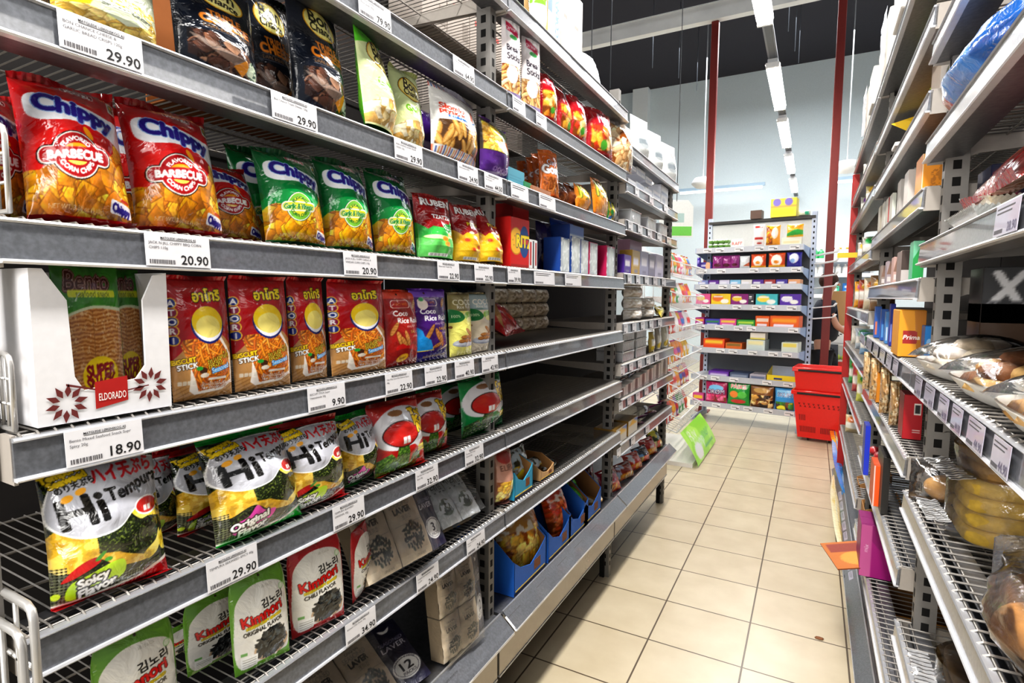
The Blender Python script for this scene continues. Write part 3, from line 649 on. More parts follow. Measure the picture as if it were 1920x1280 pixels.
def art_crispy(base, seaweed, n=96):
    c = CV(1.12, n, base); c.im *= (.85+.25*c.noise(4))[...,None]
    c.smooth([(.02,.5),(.03,.72),(.2,.88),(.55,.95),(.95,.86),(1.05,.7),(1.02,.42),(.8,.37),(.72,.3),(.6,.36),(.3,.33),(.1,.38)], '#dfdfe4')
    for P in ([(.0,.0),(.02,.22),(.2,.3),(.34,.14),(.36,.02)], [(.26,.02),(.3,.38),(.5,.36),(.56,.02)], [(.55,.0),(.58,.22),(.78,.26),(.84,.02)]):
        m = c.poly(P); c.paint(m, seaweed); q = c.noise(60,2); c.paint(m&(q>.58),'#8cb04a',.7); c.paint(m&(q<.38),'#26401a',.8)
    for g, col in ((.016,'#2a1210'),(0,'#bb2620')): c.ell(.42,.55,.3+g,.2+g,col)
    c.rect(.38,.4,.45,.5,'#efefef'); c.rect(.46,.4,.53,.5,'#efefef')
    c.ell(.4,.86,.13,.05,'#8a5c34')
    for k, (t, x) in enumerate((('Tao',.8),('Kae',.84),('Noi',.88))): c.text(t,x,.82-.115*k,.15,'#f6cf1c',out='#4a2f06',ow=.016,bold=.014,maxw=.3)
    c.rect(.72,.22,1,.32,'#f5e11c',r=.03); c.text('Crispy Seaweed',.86,.27,.04,'#7a4a10',maxw=.25); c.rect(.74,.02,1,.1,base); c.text('ORIGINAL' if seaweed=='#1f4a22' else 'SPICY',.86,.06,.05,'#f3eedc',maxw=.24); return c
def roll(c, x, y, w, h, rot):
    c.ell(x,y,w,h,'#7d4a1c',1,rot); c.ell(x,y+.004,w*.93,h*.8,'#c98a48',1,rot); k,q=math.cos(rot),math.sin(rot)
    for t in (-.6,-.2,.2,.6): c.ell(x+k*w*t,y+q*w*t/c.A,.008,h*.8,'#8f5a28',.7,rot+.4)
def art_roll(kind, n=80):
    A = 1.75
    if kind in ('red','purple'):
        b = '#a5211c' if kind=='red' else '#4a1a78'; c = CV(A, n, b); c.im *= (.75+.4*c.noise(3))[...,None]; c.rect(0,.9,1,1,'#d4462a' if kind=='red' else '#7a4ac0'); c.ell(.36,.955,.025,.025,'#3c1a10')
        for g, col in ((.014,'#f6dcd0'),(0,b)): c.rect(.16-g,.78-g*.6,.62+g,.87+g*.6,col,r=.06)
        c.text('HAO WEI',.39,.825,.065,'#e88a2a',maxw=.36); roll(c,.82,.82,.13,.05,1.1)
        c.text('Coco',.36,.705,.12,'#ffffff',maxw=.5,bold=.004); c.text('Rice Roll',.56,.61,.125,'#ffffff',maxw=.72,bold=.004); c.text('filling ASIA',.64,.53,.05,'#f0d8cc',maxw=.5,rot=.06)
        c.text('SAUCE',.76,.455,.075,'#e9b254',maxw=.4,out='#5a1c10',ow=.006); c.text('shrimp',.78,.395,.05,'#f0e0d0',maxw=.3)
        if kind=='red':
            for a in ((.18,.5,.18,.055,1.1),(.3,.36,.2,.06,1.9),(.5,.36,.22,.06,1.9),(.42,.3,.2,.06,2.1)): roll(c,*a)
            c.smooth([(.2,.24),(.35,.3),(.5,.27),(.75,.28),(.85,.2),(.7,.14),(.4,.12)],'#c01c1a'); c.smooth([(-.1,.08),(.1,.19),(.45,.235),(.8,.19),(1.1,.14),(1.1,-.1),(-.1,-.1)],'#8c1a18'); c.ell(.4,.11,.17,.085,'#e8a81c',1,.3); c.ell(.4,.105,.14,.06,'#f2c431',1,.3); c.text('Asian',.4,.115,.07,'#7a2c10',rot=.25,maxw=.24)
        else:
            for a in ((.36,.4,.24,.06,1.1),(.6,.36,.2,.06,2.0),(.7,.3,.2,.06,1.9),(.6,.22,.16,.05,.4)): roll(c,*a)
            c.poly([(0,.66),(.06,.62),(.07,.5),(.2,.44),(.24,.36),(.4,.3),(.46,.2),(.5,.14),(0,.14)],'#2090d8'); 
            c.smooth([(.46,.2),(.52,.15),(.7,.16),(1,.24),(1,.2),(.7,.1),(.5,.12)],'#ead9b4'); c.rect(0,0,1,.15,'#2a1c74'); c.poly([(0,.15),(.5,.155),(.5,.165),(0,.16)],'#f0d21c'); c.poly([(.6,.13),(1,.2),(1,.15),(.6,.1)],'#2a1c74')
            c.text("DISCOVER ASIA'S FINEST",.6,.075,.05,'#e9c43a',maxw=.7,rot=.03); c.ell(.26,.8,.12,.13,'#e8dcd6'); c.ell(.24,.87,.06,.05,'#3a9a5a')
    else:
        c = CV(A+.5, n, '#f0ec7e' if kind=='lime' else '#e8dcc4'); c.rect(0,.72,1,1,'#83794e' if kind=='lime' else '#7e9a96'); c.smooth([(-.1,.74),(.4,.76),(1.1,.72),(1.1,.95),(-.1,.95)],'#8d8354' if kind=='lime' else '#a9bcc0')
        c.text('COCO',.56,.86,.2,'#f4f2e4' if kind!='lime' else '#d9d4b4',maxw=.86,bold=.008); c.text('Rice Roll',.55,.785,.12,'#f4f2e4',maxw=.84)
        c.smooth([(-.1,.74),(.3,.72),(.5,.62),(.3,.55),(-.1,.56)],'#167a3c'); c.text('100%',.2,.64,.1,'#e9f2cc',maxw=.34); c.ell(.75,.64,.26,.16,'#9fd24a'); c.ell(.8,.58,.22,.1,'#f4f29a'); c.ell(.6,.2,.52,.13,'#a9b0c0'); c.ell(.6,.22,.5,.12,'#cfd4de')
        for a in ((.4,.24,.15,.07,0),(.62,.24,.15,.07,0),(.82,.24,.15,.07,0),(.5,.3,.16,.07,0),(.74,.3,.16,.07,0),(.68,.38,.2,.07,2.4),(.86,.4,.16,.06,1.4)): roll(c,*a)
        c.ell(.04,.47,.04,.05,'#8a5a2c')
    return c
def art_ruben(kind, n=72):
    c = CV(1.9, n, '#b01a1c'); c.im *= (.8+.3*c.noise(4))[...,None]
    lo = '#39b54a' if kind=='t' else '#f0b41c'
    c.poly([(0,0),(1,0),(1,.56),(.84,.6),(.8,.52),(.6,.48),(.34,.5),(.2,.44),(0,.55)], lo); c.rect(.0,0,1,.3,'#6fdc6c' if kind=='t' else '#f5c42a'); c.im *= (.9+.15*c.noise(5))[...,None]
    c.text('RUBEN',.55,.9,.2,'#ffffff',out='#4a0a0a',ow=.016,bold=.012,maxw=.8,warp=lambda X,Y:(X,Y*(1+.5*np.abs(X)))); c.text('FLAVORED BREAD RUSKS',.52,.735,.04,'#f0d2c8',maxw=.56)
    for k in range(9): c.poly([(.5,.78),(.18+k*.08,.85),(.2+k*.08,.85)],'#3a0a0c')
    c.text('TZATZIKI' if kind=='t' else 'PIZZA',.64,.66,.13,'#ffffff' if kind=='t' else '#f7e23a',out='#5a0c0c',ow=.008,maxw=.6,bold=.008)
    if kind=='t':
        c.rect(.58,.44,.98,.56,'#1f8a3a'); c.rect(.62,.5,.9,.51,'#d8f0d0'); c.rect(.62,.47,.86,.48,'#d8f0d0'); c.ell(.42,.31,.34,.09,'#57c04a'); c.ell(.42,.32,.31,.07,'#c9f0a8')
        for x,y in ((.6,.3),(.78,.36),(.66,.22)): c.ell(x,y,.09,.08,'#f0a83a'); c.ell(x,y,.05,.04,'#d88a22')
    else:
        for x,y in ((.3,.36),(.6,.4),(.5,.2),(.75,.25)): c.ell(x,y,.12,.08,'#e8901c'); c.ell(x,y,.07,.05,'#c4401c'); 
        c.ell(.5,.5,.1,.05,'#f4e8c0')
    c.rect(.2,.02,.7,.07,'#f2f0e8'); 
    for k in range(14): c.rect(.23+k*.032,.025,.24+k*.032,.06,'#222222')
    return c
def oval(c, x, y, rx, ry, t1='Bon', t2='Chance'):
    c.ell(x,y,rx+.03,ry+.03,'#17150f'); c.ell(x,y,rx+.018,ry+.018,'#d9a11c'); c.ell(x,y,rx,ry,'#efe58a'); c.ell(x,y-.02,rx*.8,ry*.6,'#f6f0a8',.6)
    c.text(t1,x,y+ry*.42/c.A,ry*1.0,'#1c1812',maxw=rx*1.35,bold=.006,shear=.15,rot=-.05); c.text(t2,x,y-ry*.4/c.A,ry*.62,'#1c1812',maxw=rx*1.5,bold=.003,shear=.2,rot=-.05)
def art_crisps(kind, n=96):
    if kind=='yellow':
        c = CV(1.5,n,'#dfe0b4'); c.paint(c.X>.35,'#d9e6cf',.55); c.im *= (.9+.15*c.noise(4))[...,None]; oval(c,.5,.8,.34,.22)
        c.text('CHEESE &',.62,.47,.12,'#e8b43a',maxw=.7,bold=.006); c.text('GARLIC',.6,.39,.13,'#e8b43a',maxw=.62,bold=.006); c.text('·BREAD CRISPS·',.62,.31,.06,'#4a5040',maxw=.56,bold=.003)
        c.chips(c.poly([(0,0),(1,0),(1,.2),(.9,.36),(.84,.22),(.6,.12),(.3,.2),(0,.25)]), ['#d9b85a','#c9a040','#e4c87c'],60,.09,.8,'#8a6a22'); m=c.poly([(0,.18),(.26,.22),(.36,.48),(.2,.6),(0,.62)]); c.paint(m,'#e3bc1e'); 
        for x,y in ((.08,.34),(.2,.3),(.14,.45),(.25,.4),(.06,.54)): c.ell(x,y,.03,.025,'#b88a0e')
    elif kind=='black':
        c = CV(1.5,n,'#161b26'); z=c.noise(5); c.im=c.im*(.6+.8*z[...,None]); oval(c,.52,.8,.3,.2); c.text('TRIPLE',.52,.575,.1,'#e88a2a',maxw=.46,bold=.006); c.text('CHEESE',.52,.5,.13,'#e88a2a',maxw=.64,bold=.01); c.rect(.22,.44,.82,.443,'#8a8a90'); c.text('·DARK BREAD CRISPS·',.52,.415,.05,'#b98a5a',maxw=.6); c.rect(.22,.39,.82,.393,'#8a8a90')
        c.chips(c.poly([(.08,.1),(.08,.34),(.3,.36),(.7,.28),(.9,.2),(.95,.02),(.4,.02)]), ['#4a3026','#2c1c18','#6a4836','#8c6a54'],46,.1,.7,'#120c0c'); c.smooth([(.1,.3),(.4,.22),(.9,.16),(.95,.08),(.4,.14)],'#b9a698',.6)
        c.poly([(.56,.1),(.72,.2),(.78,.14),(.7,.04)],'#ef9a24'); m=c.smooth([(.76,.08),(.8,.22),(.9,.2),(.92,.05)]); c.paint(m,'#d8e4c8'); c.paint(m&(c.noise(30)>.58),'#3c5a4a')
    else:
        c = CV(1.5,n,'#dfe6a8'); c.rect(0,.4,1,1,'#cfe0b0',.5); c.im *= (.9+.16*c.noise(4))[...,None]; c.poly([(0,.8),(0,1),(1,1),(1,.97)],'#57bf2a') if kind=='green' else None
        oval(c,.55,.74,.36,.22); c.text('GARLIC',.55,.46,.13,'#6fae2c',maxw=.7,bold=.008); c.text('·BREAD CRISPS·',.55,.39,.055,'#6a7a4a',maxw=.56)
        c.chips(c.poly([(0,.02),(1,.02),(1,.34),(.8,.28),(.5,.3),(.2,.28),(0,.2)]), ['#e4cf9a','#d0b070','#f0e4c4','#c49a54'],60,.1,.75,'#9a7a3c'); c.ell(.86,.08,.06,.06,'#2f6a34')
    return c
def art_grissini(n=90):
    c = CV(1.42,n,'#f0efec'); c.im *= (.9+.13*c.noise(4))[...,None]
    m = c.poly([(.02,.16),(.06,.5),(.3,.53),(.7,.5),(.98,.47),(.99,.13)]); c.paint(m,'#5a3a1c')
    r = random.Random(4)
    for k in range(30):
        x,y = r.random(),.16+.3*r.random(); a = 1.2+r.random()*.9
        for w,col in ((.05,'#8a5a22'),(.042,'#d59a48'),(.02,'#e9bc6c')): c.paint(c.ell(x,y,.17,w,rot=a)&m,col)
    for k in range(26):
        c.poly([(k/26,.02),((k+.45)/26,.02),((k+.45)/26,.15-.02*math.sin(k)),(k/26,.15-.02*math.sin(k))],('#d0542c','#2a4a9a','#e89a3a')[k%3]); c.poly([(k/26,.93),((k+.5)/26,.93),((k+.5)/26,1),(k/26,1)],('#c0392c','#2a4a9a')[k%2])
    c.text('Słomka',.3,.7,.11,'#c8402c',maxw=.42,bold=.005); c.text('ptysiowa',.3,.635,.095,'#c8402c',maxw=.44,bold=.004); c.text('z cukrem',.34,.575,.065,'#2a6ab0',maxw=.34,bold=.003)
    for k in range(7): c.ell(.64+.012*k,.64+.022*k,.035,.012,'#d06a4a',1,.9); c.ell(.68+.01*k,.63+.022*k,.03,.01,'#c8402c',1,2.2)
    c.ell(.7,.6,.08,.012,'#3a7ac8',1,.5); c.ell(.93,.72,.08,.06,'#d08a44'); c.text('słomka',.97,.64,.07,'#c8402c',maxw=.2); return c
def art_laver(n=60, packs='3'):
    c = CV(1.5,n,'#d2c1a8'); c.im *= (.9+.16*c.noise(6))[...,None]; c.text('ORIGINAL',.42,.885,.06,'#4a443c',maxw=.5); c.text('SEASONED',.42,.815,.11,'#8c8274',maxw=.62); c.text('LAVER',.42,.72,.13,'#26221e',maxw=.56,bold=.006); c.text('조미김',.45,.61,.08,'#7c7264',maxw=.3); c.rect(.1,.52,.9,.525,'#8c8070')
    pile(c,.52,.34,.3,.3,['#1a1f1c','#2c342e','#0e1210','#3c463c'],90); c.rect(0,0,1,.12,'#d9cbb4'); c.text('ORIGINAL',.6,.06,.05,'#8a7e6c',maxw=.4); return c
def art_side(t, n=40):
    c = CV(3.0,n,'#1b1a35'); c.im *= (.85+.3*c.noise(3))[...,None]; c.text('LAVER',.5,.62,.22,'#e8e6ee',maxw=.8,bold=.006); c.text('SEASONED',.5,.7,.14,'#a9a6bc',maxw=.8); c.smooth([(.3,.9),(.5,.87),(.7,.9),(.6,.84),(.4,.84)],'#eeeeee')
    c.ell(.5,.28,.46,.46,'#f2f2f0'); c.ell(.5,.28,.4,.4,'#1b1a35'); c.ell(.5,.28,.385,.385,'#f2f2f0'); c.text(t,.5,.3,.36,'#1b1a24',maxw=.5,bold=.01); c.text('PACKS',.5,.2,.12,'#1b1a24',maxw=.45); c.arc('CRUNCHY & CRISPY',.5,.28,.41,.07,'#1b1a24'); return c
# ---------------------------------------------------------------- placing packs
def turn(w, ym, X, yaw):      # a pack turned towards the viewer needs less width for the same look
    if yaw >= 0 or X > 0: return w
    th = math.atan2(ym, -X); return w*math.cos(th)/math.cos(th+yaw)
def kb(name, art, w, h, d, cat='bag', **kw):
    k = Kind(lambda: pillow_bag(name, art(), w, h, d, cat=cat, **kw)); k.w, k.h = w, h; k.sl = kw.get('seal', .05); k.lift = d*.4 if kw.get('gusset') else 0; return k
def put(k, pl, pr, pt, X, zb, lean, label, yaw=0, group=None, dz=.0005, sd=1, side=1):
    """pack k standing on a shelf: foot from image column pl to pr at depth X, top centre near row pt"""
    y1, y2 = yat(pl, X), yat(pr, X); ym = (y1+y2)/2; w = turn(abs(y2-y1), ym, X, yaw)
    h = k.h; zb = zb+dz+k.lift*math.sin(max(lean,0)); sg = 1 if X < 0 else -1
    for _ in range(6):
        Xt = X-sg*math.sin(lean)*h; px, _q = project(Xt, ym, zb+h); h = max(.02, (zat(px, pt, Xt)-zb)/math.cos(lean))
    h /= 1+k.sl
    return k.put((X, ym, zb), (-lean, 0, sg*PI/2+yaw), (w/k.w, (h/k.h+1)/2*sd, h/k.h), label, group)
ZL = lambda i: LB[i]+.0488
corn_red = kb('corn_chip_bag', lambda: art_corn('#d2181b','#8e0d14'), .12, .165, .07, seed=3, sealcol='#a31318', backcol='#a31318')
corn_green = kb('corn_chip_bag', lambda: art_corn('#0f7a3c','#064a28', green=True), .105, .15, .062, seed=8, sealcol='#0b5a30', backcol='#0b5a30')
z2 = ZL(3)
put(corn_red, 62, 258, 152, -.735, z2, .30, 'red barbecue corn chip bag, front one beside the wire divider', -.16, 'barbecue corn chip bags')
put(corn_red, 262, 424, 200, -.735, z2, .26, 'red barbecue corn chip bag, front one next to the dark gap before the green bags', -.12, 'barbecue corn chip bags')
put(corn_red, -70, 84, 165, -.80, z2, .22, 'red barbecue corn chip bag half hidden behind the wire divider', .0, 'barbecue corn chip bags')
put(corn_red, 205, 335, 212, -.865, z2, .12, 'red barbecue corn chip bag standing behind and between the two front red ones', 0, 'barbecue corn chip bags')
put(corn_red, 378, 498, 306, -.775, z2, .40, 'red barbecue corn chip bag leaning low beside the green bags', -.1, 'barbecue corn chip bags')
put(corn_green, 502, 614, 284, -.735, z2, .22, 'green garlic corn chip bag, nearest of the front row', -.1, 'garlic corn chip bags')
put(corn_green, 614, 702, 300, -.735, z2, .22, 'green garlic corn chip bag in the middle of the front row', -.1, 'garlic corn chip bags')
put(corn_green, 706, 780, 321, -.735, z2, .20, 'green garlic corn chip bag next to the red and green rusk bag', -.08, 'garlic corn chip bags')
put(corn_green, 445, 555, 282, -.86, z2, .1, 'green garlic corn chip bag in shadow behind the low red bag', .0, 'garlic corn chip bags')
rk_t = kb('bread_rusk_bag', lambda: art_ruben('t'), .075, .135, .045, gusset=True, seed=2, seal=.04, sealz=False, sealcol='#8c1416', backcol='#2a8a3a', pinch=0)
rk_p = kb('bread_rusk_bag', lambda: art_ruben('p'), .07, .13, .045, gusset=True, seed=6, seal=.04, sealz=False, sealcol='#8c1416', backcol='#c98a14', pinch=0)
put(rk_t, 782, 848, 366, -.725, z2, .1, 'red and green bread rusk bag flavoured with tzatziki', -.15)
put(rk_p, 850, 898, 384, -.73, z2, .1, 'red and yellow pizza rusk bag beside the green rusk bag', -.1)
put(rk_p, 897, 941, 388, -.722, z2, .22, 'red and yellow pizza rusk bag leaning against the rack post', -.05)
at = kb('biscuit_stick_pouch', art_atori, .093, .16, .03, cat='pouch', seed=4, seal=.035, sealz=False, sealcol='#b5121c', backcol='#8e1018', pinch=-.02, belly=.2, amp=.002)
z3 = ZL(2)
for a, ww in (((318, 430, 517, -.722), 'beside the white carton'), ((436, 541, 518, -.722), 'second from the white carton'), ((545, 611, 520, -.73), 'third from the white carton'), ((620, 722, 525, -.722), 'next to the coconut rice roll pouch')):
    put(at, *a, z3, .06, 'red biscuit stick pouch with a yellow disc, ' + ww, -.04, 'biscuit stick pouches')
for kd, a, nm in (('red',(722,783,543,-.722),'red coconut rice roll pouch with sauce picture'),('purple',(771,838,541,-.722),'purple coconut rice roll pouch with blue torn corner'),('lime',(843,884,548,-.722),'pale lime coconut rice roll pouch with a plate'),('cream',(880,919,548,-.732),'cream coconut rice roll pouch next to the rack post')):
    A = 1.75 if kd in ('red','purple') else 2.25
    kk = kb('rice_roll_pouch', (lambda kd=kd: art_roll(kd)), .085, .085*A, .03, cat='pouch', seed=len(nm), seal=.03, sealz=False, sealcol={'red':'#c23a22','purple':'#6a34b0'}.get(kd,'#8a8060'), backcol='#6a5a4a', pinch=0, amp=.002)
    put(kk, *a, z3, .05, nm, 0)
dk = kb('dark_blue_pouch', lambda: simple(1.4, 20, '#16324a', [('r',.1,.5,.9,.7,'#2a6a4a')]), .1, .14, .02, cat='pouch', backcol='#16324a', seal=0)
put(dk, 845, 905, 535, -.80, z3, .0, 'dark blue pouch standing behind the lime rice roll pouch')
# seaweed shelf
z4 = ZL(1)
tp_s = kb('tempura_seaweed_bag', lambda: art_tempura(True), .145, .18, .08, seed=5, sealcol='#a8141b', backcol='#5a1014', amp=.006)
tp_o = kb('tempura_seaweed_bag', lambda: art_tempura(False), .145, .18, .08, seed=9, sealcol='#0f9a34', backcol='#0a5a20', amp=.006)
put(tp_s, 58, 292, 848, -.722, z4, .2, 'black and yellow spicy seaweed bag in front, nearest the wire end frame', -.12, 'spicy seaweed bags')
put(tp_s, 190, 330, 850, -.835, z4, .06, 'spicy seaweed bag in shadow just behind the front spicy bag', 0, 'spicy seaweed bags')
put(tp_s, 268, 385, 846, -.89, z4, .02, 'spicy seaweed bag deepest in shadow, between the two front bags', 0, 'spicy seaweed bags')
put(tp_s, 312, 452, 830, -.80, z4, .10, 'spicy seaweed bag half covered by the green ended bag', .05, 'spicy seaweed bags')
put(tp_o, 388, 556, 806, -.712, z4, .28, 'black and yellow original seaweed bag with green bottom end overhanging the rail', -.02, 'original seaweed bags')
put(tp_s, 512, 640, 786, -.722, z4, .16, 'spicy seaweed bag in front with pepper badge, above the red chilli pouch', -.06, 'spicy seaweed bags')
put(tp_o, 628, 698, 772, -.745, z4, .08, 'narrow looking original seaweed bag beside the red crispy seaweed bags', .0, 'original seaweed bags')
cr_r = kb('crispy_seaweed_bag', lambda: art_crispy('#b5201c','#4a7a26'), .10, .118, .055, seed=12, sealcol='#8a1714', backcol='#8a1714', amp=.005)
cr_g = kb('crispy_seaweed_bag', lambda: art_crispy('#0f8a44','#1f4a22'), .10, .118, .055, seed=14, sealcol='#0b6a34', backcol='#0b5a2c', amp=.005)
put(cr_r, 697, 794, 750, -.722, z4, .17, 'red crispy seaweed bag at the front edge', -.08, 'crispy seaweed bags')
put(cr_r, 765, 838, 736, -.745, z4, .14, 'red crispy seaweed bag tucked behind the front red one', -.05, 'crispy seaweed bags')
put(cr_g, 865, 943, 703, -.745, z4, .08, 'green crispy seaweed bag in front at the rack post', .0, 'crispy seaweed bags')
put(cr_g, 815, 880, 715, -.82, z4, .05, 'green crispy seaweed bag in shadow behind the front green one', .0, 'crispy seaweed bags')
put(cr_g, 780, 838, 722, -.86, z4, .03, 'green crispy seaweed bag deepest behind the red bags', .0, 'crispy seaweed bags')
# laver pouches on the lowest wire shelf
z5 = ZL(0)
kg = kb('seaweed_flake_pouch', lambda: art_laver_bits('#6fa53a','ORIGINAL FLAVOR'), .125, .19, .035, cat='pouch', seed=21, seal=0, backcol='#cfd0c4', round_top=.22, pinch=-.03, amp=.002)
kr = kb('seaweed_flake_pouch', lambda: art_laver_bits('#b52a2e','CHILI FLAVOR'), .125, .19, .035, cat='pouch', seed=23, seal=0, backcol='#cfd0c4', round_top=.22, pinch=-.03, amp=.002)
put(kg, 415, 525, 1070, -.722, z5, .1, 'white pouch with green rounded top, front one under the tempura price tag', -.2, 'green seaweed flake pouches')
put(kg, 322, 440, 1110, -.79, z5, .06, 'white pouch with green top, half behind the front green pouch', -.05, 'green seaweed flake pouches')
put(kg, 135, 300, 1180, -.74, z5, .06, 'white pouch with green corner at the lower near end of the rack', -.1, 'green seaweed flake pouches')
put(kg, 262, 360, 1170, -.86, z5, .02, 'white pouch with green top standing in deep shadow', .0, 'green seaweed flake pouches')
put(kr, 530, 634, 1010, -.722, z5, .08, 'white pouch with red rounded top, turned to the front', -.2, 'red seaweed flake pouches')
put(kr, 640, 694, 985, -.735, z5, .02, 'white pouch with red top seen narrow, beside the laver packs', .35, 'red seaweed flake pouches')
# laver multipacks
def laver_pack(name, nx, nz, label, dark='3', w=.13, h=.13, d=.05, clear=True, foil=False):
    root = empty(name, label=label, cat='seaweed pack'); pw, ph = w/nx, h/nz
    fm = film_mat(.35, .3, 30, .2)
    cv = art_laver() if not foil else simple(1.5, 50, '#cfd6dc', [('t','파래김',.4,.8,.2,'#2a3036'),('r',.1,.66,.9,.68,'#5a646c'),('e',.5,.35,.3,.25,'#5c6a60'),('e',.5,.35,.2,.15,'#3a463c'),('n',0,0,1,1,'#e8eef4',9,.58)])
    me = None
    for i in range(nx):
        for j in range(nz):
            if me is None:
                b = MB(); c = cv.colors()
                def fr(u, v): return (u-.5)*pw*.97, -d*.5-d*.28*np.power(np.clip(np.sin(PI*u)*np.sin(PI*v),0,1),.5)-crinkle(u,v,5,.004), v*ph*.97
                def bk(u, v): return (u-.5)*pw*.97, d*.3+0*u, v*ph*.97
                b.grid(fr, cv.n, cv.nv, fm, c); b.grid(bk, 2, 2, fm, np.tile(np.array(lin(rgb('#a8987e'))),(9,1)), flip=True)
                for s in (0, 1): b.grid(lambda u,v: ((s-.5)*pw*.97+0*u, -d*.5+u*d*.8, v*ph*.97), 4, 6, fm, np.tile(np.array(lin(rgb('#9d8d76' if not foil else '#8e969c'))),(35,1)), flip=bool(s==0))
                b.grid(lambda u,v: ((u-.5)*pw*.97, -d*.5+v*d*.8, ph*.97+0*u), 4, 4, fm, np.tile(np.array(lin(rgb('#c9bba2' if not foil else '#c4ccd2'))),(25,1)))
                me = b.data('packet')
            link('packet', me, root, (-w/2+pw*(i+.5), 0, ph*j))
    if dark:
        c = art_side(dark); b = MB(); b.grid(lambda u,v: (w/2+.004+u*.045*(w/.13), -d*.45+u*.02-crinkle(u,v,3,.003), v*h), c.n, c.nv, fm, c.colors())
        b.grid(lambda u,v: (w/2+.004+u*.045*(w/.13), -d*.2+u*.02+0*v, v*h), 2, 2, fm, np.tile(np.array(lin(rgb('#1b1a35'))),(9,1)), flip=True); b.obj('side_label', root)
    b = MB(); b.grid(lambda u,v: ((u-.5)*w*1.04, -d*.86-crinkle(u,v,9,.006), v*h*1.03), 18, 18, clear_mat(gloss=.05, haze=.03)); 
    b.grid(lambda u,v: ((u-.5)*w*1.04, -d*.86+v*d*1.2, h*1.03+crinkle(u,v,4,.008)), 14, 8, clear_mat(gloss=.05, haze=.06)); b.obj('clear_wrap', root)
    if not foil:
        b = MB(); b.grid(lambda u,v: ((u-.5)*w*1.02, -d*.3+v*d*.6-crinkle(u,v,6,.01), h+.012+.02*np.sin(PI*v)+crinkle(u,v,8,.012)), 16, 10, film_mat(.2,.4,25), np.tile(np.array(lin(rgb('#1d3550'))),(17*11,1))); b.obj('blue_top_fold', root)
    return root
def place(o, X, y, z, lean=0, yaw=0, roll=0):
    o.location = Vector((X, y, z+.0155*math.sin(lean)))*K; o.rotation_euler = (-lean, roll, PI/2+yaw); return o
place(laver_pack('laver_pack', 2, 1, 'clear wrapped pack of beige laver packets with a round 3 packs label', w=.18, h=.15), -.725, .845, z5+.003, .5, -.1)
place(laver_pack('laver_pack', 2, 1, 'dark wrapped laver pack lying in shadow behind the three pack', w=.13, h=.12, dark=None), -.95, .95, z5+.003, .1, 0)
place(laver_pack('foil_laver_pack', 3, 1, 'silver crinkled pack of three foil laver packets beside the rack post', w=.21, h=.125, dark=None, foil=True), -.74, 1.05, z5+.003, .75, -.12)
ZB = .3515
place(laver_pack('laver_pack', 2, 2, 'upright twelve pack of beige laver packets standing on the base shelf', dark='12', w=.135, h=.21), -.735, 1.07, ZB+.003, .12, -.1)
place(laver_pack('laver_pack', 3, 1, 'twelve pack of laver lying tilted back with dark blue 12 packs end', dark='12', w=.27, h=.15), -.74, .72, ZB+.004, .95, -.1)
# the white carton of seafood snack
def seafood_carton():
    root = empty('display_carton', label='white cut-out display carton with red plate and leaf print, holding seafood snacks', cat='carton')
    W, Hh, D = .163, .185, .14; wht = flat('#e9e8ea', .6); inn = flat('#cfcbc8', .7); t = .003
    mp = lambda V: np.stack([V[:,0], np.full(len(V), -.0008), V[:,1]], 1)
    f = MB()   # front panel with a cut-out
    P = [(-W/2,0),(W/2,0),(W/2,Hh),(W/2-.018,Hh-.004),(W/2-.034,Hh*.8),(W/2-.034,Hh*.33),(W/2-.047,Hh*.24),(-W/2+.052,Hh*.2),(-W/2+.042,Hh*.3),(-W/2+.038,Hh*.8),(-W/2+.014,Hh),(-W/2,Hh)]
    f.prism(P, 1, 0, t, wht)
    red = flat('#b3231f', .5); leaf = flat('#6e2a28', .6)
    f.add(mp(np.array([(-.018,.012),(.022,.018),(.022,.05),(-.018,.046)])), [(0,1,2,3)], red)
    text_mesh(f, 'ELDORADO', .0025, .022, .0095, flat('#f4efea', .5), lambda V: mp(V)+np.array([0,-.0005,0]), 'C', .034, bold=.01)
    for cx, cy, s in ((-.05,.024,1),(.052,.034,1)):
        for k in range(10):
            a = k*.63+.2; q = np.array([(cx+.008*math.cos(a),cy+.008*math.sin(a)),(cx+.015*math.cos(a+.25),cy+.015*math.sin(a+.25)),(cx+.024*math.cos(a),cy+.024*math.sin(a)),(cx+.015*math.cos(a-.25),cy+.015*math.sin(a-.25))]); f.add(mp(q), [(0,1,2,3)], leaf)
    f.add(mp(np.array([(.022,.03),(.05,.033),(.05,.0345),(.022,.0315)])), [(0,1,2,3)], leaf); f.add(mp(np.array([(-.05,.045),(-.018,.036),(-.018,.038),(-.05,.048)])), [(0,1,2,3)], leaf)
    f.obj('front_panel', root)
    s = MB(); s.prism([(t,0),(D-t,0),(D-t,Hh),(t,Hh)], 0, -W/2, -W/2+t, wht); s.prism([(t,0),(D-t,0),(D-t,Hh),(t,Hh)], 0, W/2-t, W/2, wht); s.box((-W/2,D-t,0),(W/2,D,Hh), inn); s.box((-W/2+t,t,.0005),(W/2-t,D-t,t), inn); s.obj('carton_walls', root)
    return root
